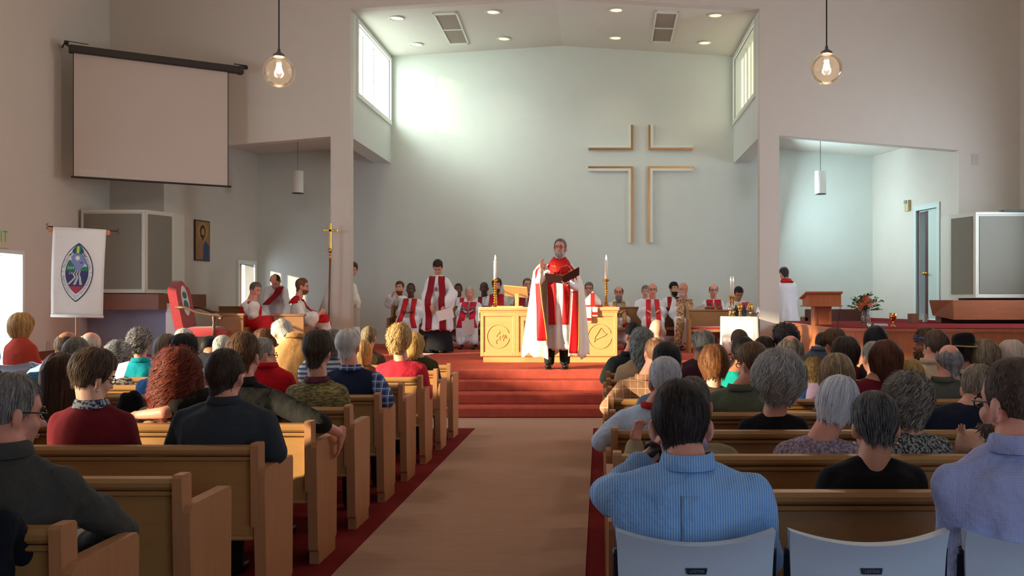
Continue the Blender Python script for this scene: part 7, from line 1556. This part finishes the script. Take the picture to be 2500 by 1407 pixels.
p = seated('dark haired deacon bowed behind the credence table, red sash over one shoulder', 1803, 699, 19.0, sk='olive', hr=('short', (22, 22, 26), (58, 56, 62)), pitch=34, yaw=8, s=1.06, col='white')
front_shape(p, 'deacon_sash', [(-.15, p['N'].z-.03), (-.02, p['N'].z-.2), (.14, p['N'].z-.42)], .13, rstole, .014)
# left transept group
Y = 17.35
p = person('grey haired clergyman in red vestment resting his head on his hand, seated on the left', 624, 688, Y, GC, facing=-112, yaw=-6, pitch=16, s=1.07, base=PZ, seat=.46, shw=.2, sk='pink', nb=P(612, 732, Y), hr=('short', (70, 56, 44), (150, 138, 124)), face=True, top=albc, robe=RB(hem=PZ+.1, fold=.01), sleeve='wide', armw=1.2, eyebrow=(110, 90, 76),
           arms={'R': dict(e=P(616, 772, Y-.22), w=P(622, 738, Y-.3), d=(.1, 0, 1), n=(0, 1, 0), curl=.9, sleeve='wide'), 'L': dict(e=P(640, 775, Y+.1), w=P(652, 790, Y-.0), d=(1, -.2, 0), n=(0, 0, -1))})
mb = MB(); secs, *_ = torso_secs(p['H'], p['N'], p['rt'], .215, .15, 1.04); mb.loft(secs[:5]+[(secs[5][0], secs[5][1], secs[5][2], secs[5][3]*.72, secs[5][4]*1.05)]+secs[6:-1]); me = remesh(mb, .02, 3); finish(me, 'red_vestment', rstole, p['root'])
mb = MB(); Hh = p['H']
for sg in (-1, 1):
    kn = Vector((Hh.x, Hh.y, PZ+.58))+p['fwd']*.43+p['rt']*sg*.14; mb.cap(Vector((Hh.x, Hh.y, PZ+.56))+p['rt']*sg*.09, kn, .135, .12); mb.cap(kn, Vector((kn.x, kn.y, PZ+.14)), .12, .13)
kn = Vector((Hh.x, Hh.y, PZ+.54))+p['fwd']*.42; mb.cap(Vector((Hh.x, Hh.y, PZ+.55)), kn, .13, .11); mb.cap(kn, Vector((kn.x, kn.y, PZ+.14)), .11, .11)
finish(remesh(mb, .022, 3), 'red_skirt', rstole, p['root'])
Y = 18.9
p = person('balding deacon in white bending forward with a dark red sash across his chest', 672, 668, Y, GC, facing=190, yaw=-16, pitch=52, roll=6, s=1.08, base=PZ, stand=True, shw=.22, lean=.38, nb=P(672, 700, Y+.12), hipd=(0, 0, -.05), sk='pink', hr=('crown', *DKB), face=True, top=alb, robe=RB(hem=PZ+.03, flare=1.25, fold=.01), sleeve='wide', armw=1.2,
           arms={'R': dict(e=P(648, 760, Y-.1), w=P(640, 800, Y-.3), d=(.3, -.3, -1)), 'L': dict(e=P(704, 755, Y-.1), w=P(690, 798, Y-.35), d=(-.3, -.3, -1))})
front_shape(p, 'deacon_sash', [(-.10, p['N'].z+.0), (-.04, p['N'].z-.14), (.14, p['N'].z-.34)], .13, dstole, .016)
Y = 17.9
p = person('brown bearded clergyman with glasses in white alb and red stole, turned right', 737, 679, Y, GC, facing=-70, yaw=-4, pitch=8, s=1.08, base=PZ, seat=.46, shw=.21, sk='pink', nb=P(728, 728, Y), hr=('short', (96, 62, 40), (150, 106, 72)), hkw=dict(thick=.013), face=True, glasses=gl_wire, bd=((110, 66, 42), (160, 108, 74), .016), top=albc, robe=RB(hem=PZ+.1, fold=.01), sleeve='wide', armw=1.2,
           arms={'R': dict(e=P(738, 778, Y-.2), w=P(778, 770, Y-.25), d=(.6, 0, .7), n=(-.5, .5, 0)), 'L': dict(e=P(752, 780, Y+.2), w=P(782, 772, Y), d=(.6, 0, .7), n=(-.5, .5, 0))})
stole(p, rstole, PZ+.5, w=.09); 
rs = []
for r0, dz in ((.075, .035), (.10, .01), (.17, -.05), (.2, -.09)): rs.append([p['N']+p['Rv']*r0*math.cos(a)+p['Fv']*r0*.8*math.sin(a)+UP*(dz+.0) for a in np.linspace(math.pi*.95, 2.05*math.pi, 20)])
mb = MB(); mb.rings(rs, closed=False); o = mb.build('stole_back', rstole, p['root'], True); md = o.modifiers.new('t', 'SOLIDIFY'); md.thickness = .01
mb = MB(); q = P(790, 778, 17.8); mb.cbox((q.x-.1, 17.7, q.z-.07), (q.x+.08, 17.9, q.z+.07), .02); tag(mb.build('red_folder', cloth('red cover', (196, 30, 36))), 'red covered folder on the knees of the brown bearded clergyman', 'folder')
Y = 19.3
p = person('server in a white robe half hidden behind the left pier, papers in hand', 862, 640, Y, GC, facing=-150, yaw=-24, pitch=24, s=1.02, base=PZ, stand=True, shw=.2, lean=.05, nb=P(846, 688, Y+.05), sk='fair', hr=('short', *BRN), hkw=dict(thick=.02), face=True, top=albc, robe=RB(hem=PZ+.12, flare=1.5, fold=.014), sleeve='wide', armw=1.25,
           arms={'L': dict(e=P(866, 722, Y-.2), w=P(868, 745, Y-.35), d=(.1, -.3, -.9), n=(-1, 0, 0)), 'R': dict(e=P(806, 735, Y+.1), w=P(784, 778, Y+.15), d=(-.2, 0, -1))})
mb = MB(); mb.tube([p['N']+Vector((-.05, -.1, -.0)), p['N']+Vector((.03, -.13, -.03)), p['N']+Vector((.08, -.09, .0))], .02, 8); mb.build('hood_cord', mat('ochre cord', rgb(130, 110, 60), .8), p['root'], True)
sheet('service_booklet', 'white papers in the hand of the half hidden server by the pier', 'booklet', P(868, 775, Y-.42), (.8, -.4, 0), (0, 0, 1), .2, .36)
mb = MB()
a_, b_ = P(800, 690, Y), P(775, 772, Y+.1); mb.rings([[P(806, 684, Y+.05), P(812, 690, Y-.08), P(812, 690, Y+.2)], [P(788, 730, Y+.05), P(812, 735, Y-.15), P(812, 735, Y+.3)], [P(772, 775, Y+.05), P(812, 782, Y-.2), P(812, 782, Y+.35)]]); mb.build('hanging_sleeve', albc, p['root'], True)
Y = 19.5
p = person('clergyman in white surplice and black cassock walking away behind the right pier', 1914, 651, Y, GC, facing=14, yaw=6, pitch=22, s=1.05, base=PZ, stand=True, shw=.215, lean=.0, nb=P(1920, 686, Y-.03), sk='fair', hr=('short', (40, 30, 28), (84, 68, 58)), hkw=dict(thick=.008), top=alb, robe=RB(hem=P(0, 815, Y).z, flare=1.45, fold=.014), sleeve='wide', armw=1.25)
mb = MB(); hz_ = P(0, 812, Y).z; mb.rings([[Vector((p['H'].x+a*math.cos(t), p['H'].y+b*math.sin(t), z)) for t in np.linspace(0, 6.2832, 33)[:-1]] for z, a, b in ((hz_+.05, .22, .16), (PZ+.03, .25, .2))]); mb.build('cassock', blk, p['root'], True)
band(p, rstole, .07, r=.086, lift=.02); clericals(p, blk)
for sg in (-1, 1): mb = MB(); mb.ell(Vector((p['H'].x+sg*.1, p['H'].y+.12*sg, PZ+.037)), (.045, .13, .037)); mb.build('shoe', mat('black leather', rgb(26, 24, 24), .35), p['root'], True)
mb = MB(); rs = []
for r0, dz in ((.075, .04), (.10, .015), (.125, -.04)): rs.append([p['N']+p['Rv']*r0*math.cos(a)+p['Fv']*r0*.85*math.sin(a)+UP*dz for a in np.linspace(math.pi*.9, 2.1*math.pi, 20)])
mb.rings(rs, closed=False); o = mb.build('stole_back', rstole, p['root'], True); md = o.modifiers.new('t', 'SOLIDIFY'); md.thickness = .01
for r_ in [o for o in bpy.data.objects if o.get('group') == GC and not any(c.name.startswith('shoe') for c in o.children)]:
    l_ = r_.location
    for sg in (-1, 1): mb = MB(); mb.ell(Vector((l_.x+sg*.09, l_.y-.12, PZ+.037)), (.045, .12, .037)); mb.build('shoe', mat('black leather', rgb(26, 24, 24), .35), r_, True)
bpy.data.scenes.remove(TMP)
